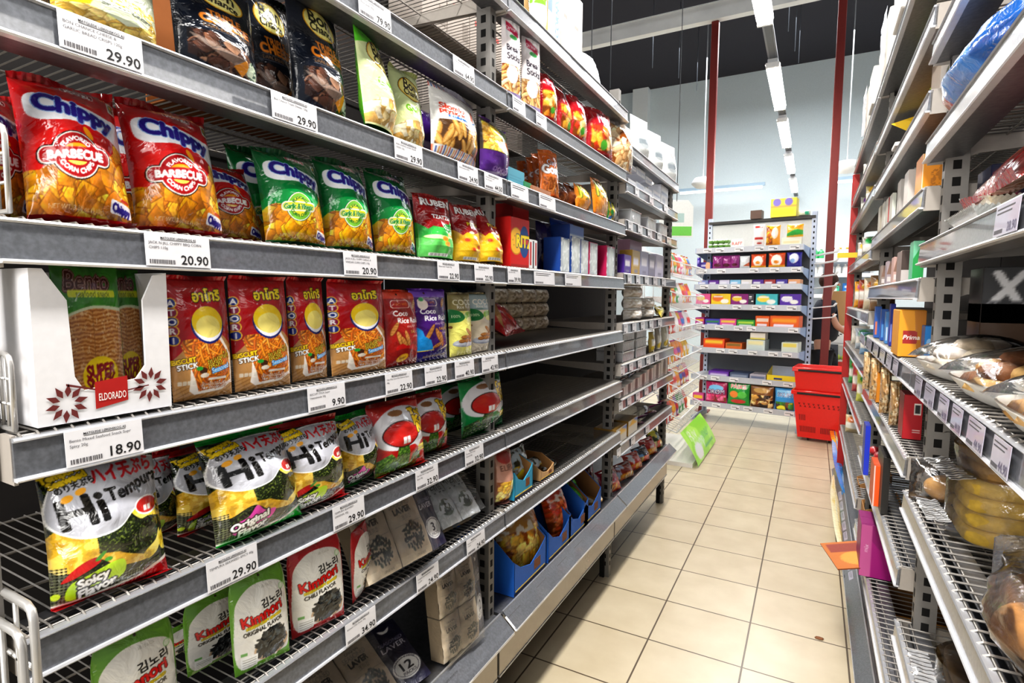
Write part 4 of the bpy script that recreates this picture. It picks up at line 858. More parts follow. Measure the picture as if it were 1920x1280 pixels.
def art_bento(n=100):
    c = CV(1.5,n,'#3f8a2a'); c.im *= (.75+.4*c.noise(9))[...,None]
    m = c.poly([(.06,.04),(.04,.62),(.2,.68),(.55,.72),(.98,.7),(.96,.04)]); c.paint(m,'#b87a3c'); q=c.noise(9); st=np.sin(c.Y*150+6*c.noise(14)+2*np.sin(c.X*14)); c.paint(m&(st>.5),'#dca868',.8); c.paint(m&(st<-.7),'#8a4a1c',.7); c.paint(m&(c.noise(34)>.66),'#f0d4a8',.6); c.rect(.5,.04,.508,.7,'#8a5a2c',.8)
    c.smooth([(.02,.62),(.2,.68),(.55,.73),(1,.71),(1,.69),(.55,.71),(.2,.66),(.02,.59)],'#cfd8b8')
    c.text('Bento',.5,.9,.2,'#f0e9e0',out='#5a1c14',ow=.014,bold=.01,shear=.2,maxw=.9); c.text('Bento',.5,.9,.2,'#4a1712',bold=.006,shear=.2,maxw=.9); c.rect(.2,.785,.9,.835,'#c9d22a',r=.02); c.text('seafood snack',.56,.81,.065,'#1f3a14',maxw=.66)
    c.ell(.58,.25,.27,.2,'#f5d81c'); c.text('SUPER',.58,.29,.13,'#8c1a24',maxw=.42,bold=.01,rot=.06); c.text('SNACK',.58,.205,.12,'#8c1a24',maxw=.42,bold=.01,rot=.06); return c
cx = -.735; place(seafood_carton(), -.703, (yat(58,-.703)+yat(315,-.703))/2, z3+.0012, 0, 0).scale = (((yat(315,-.703)-yat(58,-.703))/.163), 1, .895)
be = kb('seafood_snack_bag', art_bento, .085, .17, .018, seed=31, seal=0, backcol='#3f7a2a', pinch=0, amp=.003)
put(be, 104, 230, 500, -.727, z3+.004, .05, 'green topped dried seafood snack bag, front one in the white carton', 0, 'seafood snack bags')
put(be, 190, 268, 505, -.762, z3+.004, .04, 'green topped dried seafood snack bag behind the front one in the carton', 0, 'seafood snack bags')
# upper shelf, bay one
z1 = ZL(4)
cy = kb('bread_crisp_bag', lambda: art_crisps('yellow'), .135, .2, .06, gusset=True, seed=41, seal=.04, sealz=False, sealcol='#c9c48a', backcol='#c9c48a', pinch=0)
cb = kb('bread_crisp_bag', lambda: art_crisps('black'), .115, .18, .055, gusset=True, seed=43, seal=.04, sealz=False, sealcol='#10141c', backcol='#10141c', pinch=0)
cg = kb('bread_crisp_bag', lambda: art_crisps('green'), .105, .18, .06, gusset=True, seed=47, seal=.05, sealz=False, sealcol='#57bf2a', backcol='#4aa82a', pinch=0)
cg2 = kb('bread_crisp_bag', lambda: art_crisps('pale'), .085, .16, .05, gusset=True, seed=49, seal=.04, sealz=False, sealcol='#b9c47a', backcol='#b9c47a', pinch=0)
put(cy, 130, 316, -70, -.735, z1, .06, 'pale yellow cheese and garlic bread crisp bag cut off by the picture top')
put(cy, 20, 128, -90, -.80, z1, .06, 'pale yellow bread crisp bag standing behind its front neighbour')
put(cb, 350, 496, -40, -.74, z1, .1, 'black triple cheese bread crisp bag, nearest the yellow bag', .02, 'black bread crisp bags')
put(cb, 560, 656, 5, -.74, z1, .1, 'black triple cheese bread crisp bag beside the bright green topped bag', .08, 'black bread crisp bags')
put(cb, 470, 560, -10, -.80, z1, .06, 'black bread crisp bag showing only its dark edge between the two front black bags', .0, 'black bread crisp bags')
put(cg, 672, 752, 62, -.725, z1, .12, 'pale green garlic bread crisp bag with bright green top, turned to the side', .35)
put(cg2, 742, 794, 130, -.735, z1, .1, 'pale green garlic bread crisp bag, flat behind the bright green topped one', -.05)
gr = kb('breadstick_bag', art_grissini, .10, .14, .06, seed=51, sealcol='#b9bac8', backcol='#dddcd8', belly=.25, sealz=False)
put(gr, 806, 894, 172, -.73, z1, .05, 'white bag of sugared breadsticks with a striped foot', .05)
cc = simple(1.3,50,'#5a2a86',[('r',0,.42,1,1,'#4a4036'),('c',.04,.44,.5,.92,['#e8c24a','#d9a83a','#f2dc7a'],60,.09),('r',.5,.45,.98,1,'#8fa08c'),('t','10%',.74,.82,.22,'#d4e6a0'),('e',.72,.6,.2,.12,'#c4703c'),('r',0,0,1,.42,'#5a2a86'),('t','oooooo',.62,.16,.16,'#c9a8e6')])
cp = kb('corn_snack_bag', lambda: cc, .085, .12, .05, seed=53, seal=.03, sealcol='#5a2a86', backcol='#5a2a86', sealz=False, belly=.2)
put(cp, 893, 952, 232, -.73, z1, .02, 'purple bag with a window of yellow corn snacks at the rack post', .1)
pp = kb('purple_bag', lambda: simple(1.3,24,'#4a1f80',[('r',.2,.3,.8,.4,'#d8c8ec')]), .1, .13, .04, backcol='#4a1f80', seal=0)
put(pp, 770, 822, 205, -.82, z1, .05, 'shiny purple bag lying in shadow behind the breadstick bag')
tr = MB(); 
tc_ = flat('#a5622c', .8)
tr.box((-.14,.107,0),(.14,.11,.19), tc_); tr.box((-.14,.104,.183),(.14,.1075,.19), flat('#c07a3c', .8)); tr.box((-.14,0,0),(.14,.11,.002), flat('#8a5226', .8))
o = tr.obj('cardboard_tray', label='brown cardboard tray edge rising behind the black crisp bags', cat='tray'); o.location = Vector((-.835, .66, z1+.001))*K; o.rotation_euler = (0,0,PI/2)
# white cartons stacked at the back
wc = flat('#9a9189', .7)
def white_carton():
    b = MB(); b.bbox((-.058,-.06,0),(.058,.06,.16), wc, .002); b.box((-.03,-.0608,.09),(.0,-.0602,.105), flat('#a8322a', .6)); b.box((.02,-.0608,.02),(.05,-.0602,.07), flat('#7f766e', .7)); b.box((-.056,-.002,.16),(.056,.002,.1606), flat('#8f7d68', .6)); b.box((-.05,-.0606,.12),(.04,-.0602,.125), flat('#7f766e', .7))
    return b.obj('shipping_carton', cat='carton')
WC = Kind(white_carton)
for lv_ in (5, 6):
    for i in range(5): WC.put((-1.03, 1.325+.12*i, LB[lv_]+.0492), (0,0,PI/2), label='%s plain shipping carton at the back of the %s shelf beyond the breadsticks' % (ordn[i], 'second highest' if lv_ == 5 else 'highest'), group='cartons at the back, %s row' % ('lower' if lv_ == 5 else 'upper'))
# ---------------------------------------------------------------- price tags
ink = flat('#1d1c1e', .6); ink2 = flat('#5a585c', .6); papr = flat('#e4e3e6', .45, coat=.3); papr_sheen = flat('#b4b0c0', .35, coat=.5); ink_sheen = flat('#6f6a80', .5)  # lilac paper and weak ink carry the plastic rail's reflection in their colour
def price_tag(pl, pr, X, z, price, lines, label, h=.0385, lean=.06, side=1, big=.4, rz=0, group=None):
    y1, y2 = yat(pl, X, 560), yat(pr, X, 560); w = abs(y2-y1); b = MB(); b.box((-w/2,0,0),(w/2,.0006,h), papr if side > 0 else papr_sheen); ink_ = ink if side > 0 else ink_sheen
    pm = lambda V: np.stack([V[:,0], np.full(len(V), -.0003), V[:,1]], 1)
    if lines:
        text_mesh(b, 'MATGLEDE LØRENSKOG AS', 0, h*.84, h*.07, ink, pm, 'C', w*.55, bold=.012); b.box((-w*.27,-.0003,h*.815),(w*.27,0,h*.823), ink)
        for k, t in enumerate(lines): text_mesh(b, t, -w*.45, h*(.68-.15*k), h*.085, ink2, pm, 'L', w*.9)
    else:
        for k in range(2): b.box((-w*.42,-.0003,h*(.84-.14*k)),(w*(.3-.1*k),0,h*(.88-.14*k)), ink2)
    rr = random.Random(pl); x = -w*.45
    while x < -w*.08:
        q = w*.006*(1+rr.random()*2); b.box((x,-.0003,h*.07),(x+q,0,h*.2), ink2); x += q*2
    if price: text_mesh(b, price, w*.46, h*.08, h*big*.75, ink_, pm, 'R', w*.5, bold=.012)
    o = b.obj('price_tag', label=label, cat='price tag', group=group); o.location = Vector((X, (y1+y2)/2, z))*K; o.rotation_euler = (-lean, rz, side*PI/2); return o
XT = XL+.0046
TG = [(140,290,4,'29.90',('BON CHANCE CHEESE &','GARLIC BREAD CRISPS 120g'),'below the pale yellow bread crisp bags'),
 (521,603,4,'29.90',('Bon Chance Triple Cheese 120g',),'below the black bread crisp bags'),(744,795,4,'29.90',('BON CHANCE SOUR CREAM','CRISPS 120g'),'below the pale green garlic crisp bags'),
 (860,897,4,'24.90',('Slomka ptysiowa 200g',),'below the breadstick bag'),(909,942,4,'44.50',('Gluten free corn snack','with 10% quinoa'),'below the purple corn snack bag'),
 (278,398,3,'20.90',('JACK N JILL CHIPPY BBQ CORN','CHIPS 110g'),'under the red corn chip bags'),(647,709,3,'20.90',('JACK N JILL CHIPPY GARLIC &','VINEGAR CORN CHIPS 110g'),'under the green corn chip bags'),
 (822,862,3,'22.90',('Ruben Rusks Tzatziki 70g',),'under the green rusk bag'),(891,925,3,'22.90',('Ruben Rusks Pizza 70g',),'under the yellow rusk bags'),
 (106,256,2,'18.90',('Bento Mixed Seafood Snack Supr','Spicy 20g'),'under the white display carton'),(574,645,2,'9.90',('BISCUIT STICK Super','Velsmakende 50g'),'under the biscuit stick pouches'),
 (722,773,2,'22.90',('Hao Wei Coco Rice Roll w/ Sauce','40g'),'under the red rice roll pouch'),(797,838,2,'22.90',('Hao Wei Coco Rice Roll 40g',),'under the purple rice roll pouch'),
 (854,890,2,'40.90',('Coco Rice Roll Lime 100g',),'under the lime rice roll pouch'),(905,935,2,'42.90',('Coco Rice Roll 100g',),'beside the rack post, under the cream pouch'),
 (368,468,1,'29.90',('TEMPURA SEAWEED SPICY 40g',),'under the green ended seaweed bag'),(617,678,1,'29.90',('TEMPURA SEAWEED','ORIGINAL 40g'),'just above the laver three pack'),
 (778,821,1,'32.90',('Tao Kae Noi Crispy Seaweed','Spicy 36g'),'above the foil laver pack'),(873,908,1,'32.90',('Tao Kae Noi Crispy','Seaweed 36g'),'under the green crispy seaweed bags'),
 (637,697,0,'34.90',('Kimnori Chili Flavor 40g',),'at the foot of the narrow red topped pouch'),(778,821,0,'24.90',('Original Seasoned Laver','3 packs'),'below the laver three pack'),(876,911,0,'24.90',('Seasoned Laver foil','3 packs'),'below the foil laver pack'),
 (682,740,5,'79.90',('Bohemia Trail Mix','Mixed seeds 500g'),'on the topmost rail above the bright green bag'),(852,890,5,'64.90',('Dried fruit mix 400g',),'on the topmost rail above the breadstick bag')]
for pl, pr, lv, p, ln, lb in TG:
    price_tag(pl, pr, XT, LB[lv]+.0045, p, ln, 'white price tag reading %s, %s' % (p, lb), .0385 if lv != 1 else .041)
for pl, pr, p, lb in ((838,888,'89.90','on the torn base rail below the upright laver pack'),):
    price_tag(pl, pr, XL+.0345, .319, p, ('Seasoned Laver 12 packs',), 'white price tag reading %s %s' % (p, lb), .045, math.radians(49))
for k, (pl, pr) in enumerate(((972,1005),(1027,1052),(1066,1090),(1098,1118),(1128,1144))):
    price_tag(pl, pr, XL+.0345, .319, '34.90', None, '%s white price tag reading 34.90 on the angled base rail, from the rack post' % ordn[k], .045, math.radians(49), group='tags on the angled base rail')
def small_tags(cols, X, z, lab, lean=.06, side=1, h=.036, grp=None, price=None):
    for k, (pl, pr) in enumerate(cols): price_tag(pl, pr, X, z, price, None, ordn[k]+' '+lab, h, lean, side, group=grp)
small_tags(((960,983),(1003,1022)), XT, LB[5]+.0045, 'small white price tag on the rail under the bread stick packs', grp='tags under the bread sticks')
small_tags(((958,990),(1010,1040)), XT, LB[4]+.0045, 'small white price tag on the rail under the orange snack tray', grp='tags under the orange snacks')
price_tag(953,977, XT, LB[3]+.0045, '39.90', ('Ritz Crackers 200g',), 'white price tag reading 39.90 under the red cracker box')
small_tags(((1002,1040),(1060,1090)), XT, LB[3]+.0045, 'small white price tag on the rail under the blue wafer boxes', grp='tags under the wafer boxes')
for rl, (z, c) in enumerate(((L3[5],[(1176+9*i,1184+9*i) for i in range(0,9,2)]),(L3[4],[(1177+8*i,1184+8*i) for i in range(0,9,2)]),(L3[3],[(1172+8*i,1179+8*i) for i in range(0,10,2)]),(L3[2],[(1168+8*i,1175+8*i) for i in range(0,10,2)]),(L3[1],[(1166+8*i,1173+8*i) for i in range(0,10,2)]),(L3[6],[(1178+9*i,1185+9*i) for i in range(1,9,3)]),(L3[0],[(1164+9*i,1171+9*i) for i in range(0,9,3)]))):
    small_tags(c, XT, z+.0045, 'tiny white price tag on the %s rail of the far biscuit rack' % ('tub','biscuit box','noodle','clear tub stack','sachet carton','small white box','purple sachet')[rl], grp='tags on the far rack')
small_tags([(1196+9*i,1203+9*i) for i in range(0,7)], XL+.0345, .319, 'tiny white price tag on the angled base rail of the far rack', math.radians(49), grp='tags on the far base rail')
# ---------------------------------------------------------------- wire end frames at the near end
wfm = flat('#b5b3b0', .35, .55)
def end_frame(X0, X1, y, z0, z1, n, lab, r=.0028):
    b = MB(); q = .012
    b.tube([(X0,y,z0),(X0,y,z1-q),(X0-q*.3,y,z1-q*.3),(X0-q,y,z1),(X1,y,z1),(X1,y,z0)], r, wfm, 8, closed=True)
    for k in range(1, n): x = X0+(X1-X0)*k/n; b.tube([(x,y,z0),(x,y,z1)], r*.6, wfm, 5)
    for k in range(1, 3): z = z0+(z1-z0)*k/3; b.tube([(X0,y,z),(X1,y,z)], r*.6, wfm, 5)
    b.obj('wire_end_frame', label=lab, cat='wire divider')
end_frame(-.702,-.95, .252, ZL(3)+.003, ZL(3)+.088, 12, 'wire divider with rounded corner in front of the nearest red corn chip bag')
end_frame(-.706,-.95, .246, ZL(2)+.003, ZL(2)+.08, 20, 'close-barred wire divider beside the white display carton')
end_frame(-.664,-.9, .2355, .71, .905, 6, 'heavy wire end frame beside the nearest spicy seaweed bag', .0042)
end_frame(-.668,-.9, .2265, .40, .88, 5, 'tall heavy wire end frame at the lower near corner of the snack rack', .0042)
# ---------------------------------------------------------------- second rack bay
def gp(name, cat, pl, pr, pt, X, zb, art, label, lean=.03, yaw=None, d=.04, n=36, side='#888888', box=False, group=None, **kw):
    """one-off pack from strokes: bag or carton sized from the picture"""
    y1, y2 = yat(pl, X), yat(pr, X); ym = (y1+y2)/2; yaw = (0 if box or X > 0 else -.22) if yaw is None else (yaw-.22 if yaw == 0 and not box and X < 0 else yaw); w = turn(abs(y2-y1), ym, X, yaw); sg = 1 if X < 0 else -1; h = .1
    for _ in range(6): Xt = X-sg*math.sin(lean)*h; px, _q = project(Xt, ym, zb+h); h = max(.012, (zat(px, pt, Xt)-zb)/math.cos(lean))
    A = min(3.5, max(.25, h/w)); base, ops = art; cv = simple(A, n if A < 1.6 else int(n*.7), base, ops)
    if box: o = carton(name, cv, w, h, d, side, label, cat)
    else:
        kw.setdefault('seal', 0); o = pillow_bag(name, cv, w, h/(1+kw['seal']), d, cat=cat, label=label, backcol=side, **kw)
    if group: o['group'] = group
    lift = d*math.sin(abs(lean)) if box else (d*.4*math.sin(abs(lean)) if kw.get('gusset') else 0)
    o.location = Vector((X, ym, zb+.0006+lift*(1 if lean > 0 else 0)))*K; o.rotation_euler = (-lean, 0, sg*PI/2+yaw); return o
Zb = lambda i: LB[i]+.0488
z = Zb(6)
gp('snack_bag','bag',988,1018,-60,-.74,z,('#7ac23a',[('r',0,0,1,.4,'#e8eef0'),('e',.5,.6,.3,.2,'#d9e84a')]),'green and white bag on the top shelf, cut off above',.03,side='#4a8a2a')
gp('popcorn_box','box',1021,1044,-70,-.72,z,('#f4f4f0',[('r',0,.35,.35,1,'#2a62c0'),('t','POP',.7,.6,.3,'#2a62c0',{'rot':1.5,'bold':.02}),('t','CORN',.7,.3,.26,'#2a62c0',{'rot':1.5,'bold':.02})]),'white and blue popcorn box on the top shelf',0,d=.08,side='#c9a26a',box=True)
gp('white_box','box',1047,1062,-30,-.72,z,('#f6f2ee',[('r',.2,.5,.6,.56,'#d04a3a'),('r',.1,.1,.5,.2,'#e8c4b0')]),'tall white box on the top shelf, nearer of two',0,d=.09,side='#efe9e0',box=True)
gp('white_box','box',1066,1083,-5,-.72,z,('#f6f2ee',[('r',.2,.5,.6,.56,'#d04a3a'),('r',.1,.1,.5,.2,'#e8c4b0')]),'tall white box on the top shelf, second and last of two',0,d=.09,side='#efe9e0',box=True)
gp('clear_bag','bag',1090,1120,100,-.74,z,('#b9b4b0',[('n',0,0,1,1,'#f2f2f2',12,.55)]),'small crumpled clear bag on the top shelf beyond the white boxes',.3,side='#b0aaa6')
z = Zb(5)
bsa = ('#ece4e4',[('e',.5,.8,.42,.4,'#f4f2f2'),('p',[(.2,.76),(.8,.7),(.8,.78),(.2,.86)],'#b8204a'),('t','Ormano',.5,.785,.13,'#ffffff'),('e',.55,.69,.2,.08,'#4aa85a'),('t','Bread',.55,.56,.22,'#2a2630',{'bold':.012}),('t','Sticks',.55,.46,.22,'#2a2630',{'bold':.012}),('s',0,.02,1,.36,['#e8b87a','#f2d4a4','#d9a05a'],60,.3),('e',.5,.26,.3,.3,'#e6e4ec'),('r',0,0,1,.06,'#8a7aa0')])
gp('bread_stick_pack','pack',938,973,24,-.715,z,bsa,'white round topped bread stick pack, first beside the post',.02,-.3,d=.015,n=60,side='#e2d8d4',round_top=.3)
gp('bread_stick_pack','pack',974,1009,60,-.715,z,bsa,'white round topped bread stick pack, second from the post',.02,-.3,d=.015,n=60,side='#e2d8d4',round_top=.3)
mixa = ('#b01420',[('c',.1,.1,.9,.62,['#f0a83a','#e88a2a','#f6d28a','#c43a1c'],26,.13),('e',.6,.8,.3,.14,'#8a1030'),('t','MIX',.6,.8,.22,'#f4e8f0'),('e',.5,.22,.12,.1,'#5ab83a'),('r',0,0,1,.07,'#8a0c16')])
for k, (a, b, t, X, yw) in enumerate(((1006,1038,140,-.72,.0),(1037,1066,168,-.74,.1),(1062,1092,182,-.72,-.1),(1093,1141,206,-.715,.0))):
    gp('snack_mix_bag','bag',a,b,t,X,z,mixa,'%s red bag of cracker snack mix, counted from the bread sticks' % ordn[k],.1,yw,d=.05,n=44,side='#8a0c16',seal=.05,sealcol='#a81420',group='red snack mix bags')
gp('puffed_snack_bag','bag',1140,1177,232,-.72,z,('#d8bd94',[('c',0,0,1,1,['#e8cfa6','#d4b184','#f2e0c0','#c49c6c'],90,.1)]),'clear bag of pale puffed curls at the end of its shelf',.05,d=.06,n=48,side='#c9ab80',seal=.08,sealcol='#d8d0c8')
z = Zb(4)
gp('teal_box','box',951,981,318,-.715,z,('#5aa0b4',[('r',.1,.3,.9,.34,'#3a7a90'),('r',.1,.5,.8,.53,'#3a7a90')]),'teal open display box at the rack post',0,d=.1,side='#4a8ea2',box=True)
gp('green_box','box',981,994,342,-.712,z,('#2f8a5a',[('r',.1,.3,.9,.4,'#1f6a40')]),'small green box next to the teal box',0,d=.08,side='#2a7a4e',box=True)
gp('tray_box','box',996,1030,358,-.705,z,('#b07a5a',[('r',.1,.3,.9,.36,'#8a5a40')]),'low pinkish brown tray box in front of the orange snack bags',0,d=.12,side='#a06a4c',box=True)
gng = ('#b4581c',[('e',.3,.3,.6,.5,'#c86a24'),('s',.1,.06,.9,.42,['#a8602a','#8a4a1c','#c98444'],60,.16),('t','Gay',.55,.76,.22,'#dcdcf0',{'out':'#5a2a10','ow':.02}),('t','Gong',.55,.6,.34,'#f4f4f8',{'out':'#4a2410','ow':.025,'bold':.02}),('r',0,.93,1,1,'#d4742c')])
gp('peanut_snack_bag','bag',1010,1045,282,-.72,z+.002,gng,'shiny orange brown snack bag standing in the tray, foremost',.1,-.35,d=.03,n=60,side='#a04c16',seal=.06,sealcol='#c8682a',group='orange brown snack bags')
for k, (a, b, t, X) in enumerate(((1000,1022,288,-.77),(990,1012,295,-.80),(972,994,302,-.83))):
    gp('peanut_snack_bag','bag',a,b,t,X,z+.002,gng,'orange brown snack bag in the tray, %s behind the foremost' % ('first','second','third')[k],.12,-.4,d=.03,n=30,side='#a04c16',seal=.06,sealcol='#c8682a',group='orange brown snack bags')
brn = ('#7a3a18',[('c',.1,.1,.9,.6,['#8a4a22','#6a3014','#a05a2a'],20,.16),('e',.5,.75,.3,.15,'#5a2810')])
org = ('#d8801c',[('e',.5,.3,.4,.3,'#ec9a2c'),('t','KRIS',.5,.72,.3,'#f6e23a',{'out':'#2a5a1c','ow':.03}),('n',0,0,1,.5,'#f6b44a',6,.6),('r',0,0,1,.06,'#b05c10')])
for k, (a, b, t, X, ar, lb) in enumerate(((1036,1058,340,-.76,brn,'brown snack bag, first beyond the orange tray bags'),(1054,1076,345,-.75,brn,'brown snack bag, second beyond the orange tray bags'),(1072,1103,348,-.73,org,'orange yellow crisp bag, nearer of two'),(1104,1138,338,-.72,org,'orange yellow crisp bag, farther of two'),(1128,1150,375,-.75,('#3aa84a',[('c',.1,.1,.9,.9,['#f2e23a','#2a7ac8','#e8e8e8','#1f8a3a'],24,.2)]),'green yellow and blue crisp bag at the end of its shelf'))):
    gp('crisp_bag','bag',a,b,t,X,z,ar,lb,.12,.1,d=.05,n=40,side='#8a4a1c',seal=.05,sealcol='#c8701c')
z = Zb(3)
ritz = ('#d01c1c',[('e',.28,.52,.34,.34,'#c98a1c'),('e',.28,.525,.31,.31,'#f0b83a')]+[('e',.28+.18*math.cos(a),.52+.11*math.sin(a),.02,.02,'#a86a14') for a in (0,1,2,3,4,5)]+[('e',.72,.53,.26,.4,'#1c4a8c'),('r',.46,.48,1,.6,'#c83a3a'),('t','RITZ',.72,.54,.3,'#f2d82c',{'out':'#1c2a5c','ow':.02,'bold':.02}),('r',0,0,1,.05,'#a81414')])
gp('cracker_box','box',957,991,410,-.712,z,ritz,'red cracker box with a round golden cracker, at the rack post',0,d=.075,n=70,side='#c8201c',box=True)
gp('cracker_box','box',960,990,385,-.81,z,ritz,'red cracker box standing behind the front red cracker box',0,d=.06,n=30,side='#a81c1a',box=True)
gp('striped_box','box',991,1006,450,-.712,z,('#e8e8e8',[('r',.1,.1,.3,.9,'#c23a3a'),('r',.45,.0,.6,.95,'#2a2a34'),('r',.75,.1,.9,.9,'#b03030')]),'small white red and black box beside the red cracker box',0,d=.05,side='#e2e2e2',box=True)
gp('dark_snack_bag','bag',1004,1032,416,-.79,z,('#241a50',[('e',.5,.3,.35,.3,'#8a7a6a')]),'dark purple bag behind the small striped box',.03,side='#1c1440')
gp('blue_snack_bag','bag',1030,1075,412,-.86,z,('#1c48a0',[('r',.5,.5,.9,.9,'#d02a7a')]),'blue and pink bag in the shadow at the back of the wafer shelf',.03,side='#1a3a80')
wf = lambda c: ('#bcc4c8',[('r',0,0,.07,1,c),('r',0,.96,1,1,c),('e',.55,.5,.3,.6,'#d2dad8'),('n',0,0,1,1,'#e8eeee',7,.6)])
for k, (a, b, t, c, lb) in enumerate(((1049,1066,446,'#1c4a9a','blue wafer box, first of the row'),(1069,1086,444,'#1c4a9a','blue wafer box, second of the row'),(1087,1101,450,'#1c4a9a','blue edged wafer box, third of the row'),(1103,1118,455,'#c01c58','pink edged wafer box, nearer of two'),(1135,1150,462,'#c01c58','pink edged wafer box, farther of two'))):
    o = gp('wafer_box','box',a,b,t,-.712,z,wf(c),lb,0,d=.06,n=24,side=c,box=True)
gp('wafer_box','box',1066,1092,424,-.715,z+.099,('#2a5aa8',[('r',0,0,1,.5,'#c8d2da')]),'blue wafer box lying on top of the row',0,d=.09,side='#163a80',box=True)
z = Zb(2)
o = gp('red_snack_bag','bag',932,1000,560,-.76,z+.03,('#b8141c',[('p',[(.1,.1),(.4,.5),(.9,.7),(.8,.9),(.2,.6)],'#c89a5a'),('e',.6,.3,.3,.12,'#d8381c'),('e',.3,.8,.2,.1,'#7a0c14')]),'red snack bag lying on its side on the nearly empty shelf',1.05,.25,d=.075,n=60,side='#a01018',seal=.06,sealcol='#b8141c',amp=.008)
nood = ('#8a7a64',[('n',0,0,1,1,'#c8b898',14,.5),('n',0,0,1,1,'#e8e0d0',20,.68)])
def noodle_pack(base='#cbbda0', hi='#efe6d2', lo='#a08e70'):
    b = MB(); c = simple(.6, 26, base, [('n',0,0,1,1,hi,10,.5),('n',0,0,1,1,lo,14,.62)])
    b.grid(lambda u,v: ((u-.5)*.11, -.03*np.power(np.clip(np.sin(PI*u)*np.sin(PI*v),0,1),.5)-crinkle(u,v,3,.004), v*.055), c.n, c.nv, film_mat(.3,.5,30), c.colors()); b.grid(lambda u,v: ((u-.5)*.11, .03*np.power(np.clip(np.sin(PI*u)*np.sin(PI*v),0,1),.5), v*.055), 8, 6, film_mat(.3,.5,30), np.tile(np.array(lin(rgb(base))),(63,1)), flip=True)
    return b.obj('noodle_pack', cat='noodles')
NP = Kind(noodle_pack); NP2 = Kind(lambda: noodle_pack('#e4ddd0','#fbf8f2','#c4b8a4'))
for r in range(3):
    for i in range(5): NP.put((-1.02, 1.66+.12*i, z+.001+.056*r), (0,0,PI/2), label='%s clear noodle pack in the %s layer behind the nearly empty shelf' % (ordn[i], ('bottom','middle','top')[r]), group='noodle packs at the back')
z = Zb(0)
gp('fried_onion_bag','bag',926,961,845,-.73,z,('#b88a78',[('e',.5,.9,.36,.22,'#a83a34'),('t','ELIPLI',.5,.72,.2,'#5a3a30'),('c',.06,.06,.94,.46,['#e8c84a','#d8a83a','#f2e08a'],60,.1),('r',0,0,1,.08,'#4a2420')]),'tall pinkish bag with golden contents beside the rack post',.04,d=.05,n=50,side='#8a5a4a',seal=.04,sealcol='#a8746a')
def cut_case(w, d, h, col, lip, label, hi=None, name='display_case', kraft='#a67a48'):
    """open-fronted retail case: printed outside, brown inside, sloping sides"""
    root = empty(name, label=label, cat='case'); o_ = flat(col, .5); k_ = flat(kraft, .8); hi = hi or h
    b = MB(); b.prism([(-w/2,0),(w/2,0),(w/2,lip*1.1),(w*.3,lip*.85),(.0,lip*.6),(-w*.3,lip*.8),(-w/2,lip*1.15)], 1, 0, .003, o_); b.box((-w*.46,-.0006,lip*.12),(w*.46,0,lip*.16), flat('#d9b83a', .5)); b.box((-w/2,-.0005,0),(w/2,0,lip*.1), flat('#141a34', .5)); b.box((.1*w,-.0008,lip*.3),(.3*w,0,lip*.62), flat('#7a4a28', .6)); b.obj('front_panel', root)
    for s in (-1, 1):
        b = MB(); x = s*(w/2-.0015); b.prism([(0,0),(d,0),(d,hi),(d*.45,hi),(.0,lip*1.1)], 0, x-.0012, x+.0012, o_); x2 = x-s*.0018; b.prism([(0.004,0.002),(d,0.002),(d,hi-.001),(d*.45,hi-.001),(.004,lip*1.1)], 0, x2-.0006, x2+.0006, k_); b.obj('side_panel', root)
    b = MB(); b.box((-w/2+.004,d-.003,0),(w/2-.004,d,hi), k_); b.box((-w/2+.004,.004,.0),(w/2-.004,d-.003,.002), k_); b.obj('back_panel_or_dark_fill', root); return root
def placeL(o, px, X, z, yaw=0): o.location = Vector((X, yat(px, X), z))*K; o.rotation_euler = (0,0,PI/2+yaw); return o
placeL(cut_case(.115,.10,.085,'#2f94b8',.07,'small teal display case of brown snack bags beside the pinkish bag',.10), 985, -.705, z+.0005)
placeL(cut_case(.10,.10,.05,'#c8a070',.03,'low open brown case beside the small teal case',.06), 1030, -.712, z+.0005)
gsm = ('#3a3a24',[('c',.0,.0,1,.6,['#e8c02c','#2a3a1c','#d8e0e8','#8a5a1c'],26,.2),('n',0,.5,1,1,'#cfe0ea',10,.5)])
for k, (a, b, t, X) in enumerate(((963,996,838,-.75),(992,1020,855,-.775),(1018,1044,880,-.75))):
    gp('foil_snack_bag','bag',a,b,t,X,z+.003,gsm,ordn[k]+' crumpled black and yellow foil snack bag in the low cases by the pinkish bag',.15,.1,d=.04,n=36,side='#5a4a28',seal=.06,sealcol='#9aa8b0',group='foil bags in the low cases')
z = .3515
for k, (px, lb) in enumerate(((1000,'blue display case on the base shelf, nearest the rack post'),(1056,'blue display case on the base shelf, second from the post'),(1092,'blue display case on the base shelf holding a green topped bag'),(1118,'blue display case on the base shelf, farthest from the post'))):
    placeL(cut_case(.215 if k==0 else .19,.2,.15,'#1f5fb4',.09,lb,.175,kraft='#8a6238'), px, -.715, z+.0005)
fr = ('#a87a34',[('c',0,0,1,.55,['#e8b84a','#d89a2c','#f2d074'],90,.07),('n',0,.5,1,1,'#d8d2c4',9,.55)]); rd = ('#b83a24',[('c',0,0,1,.6,['#e85a2c','#c8381c','#f0804a'],90,.08),('n',0,.55,1,1,'#e8d8d4',9,.6)])
gp('fried_snack_bag','bag',950,1030,928,-.755,z+.004,fr,'clear bag of golden fried snacks in the nearest blue case',.4,0,d=.09,n=50,side='#a8803c',seal=.05,sealcol='#cfc8ba')
gp('fried_snack_bag','bag',1038,1074,885,-.755,z+.004,rd,'clear bag of red orange snacks in the second blue case',.35,0,d=.09,n=50,side='#a0402c',seal=.05,sealcol='#cfc8ba')
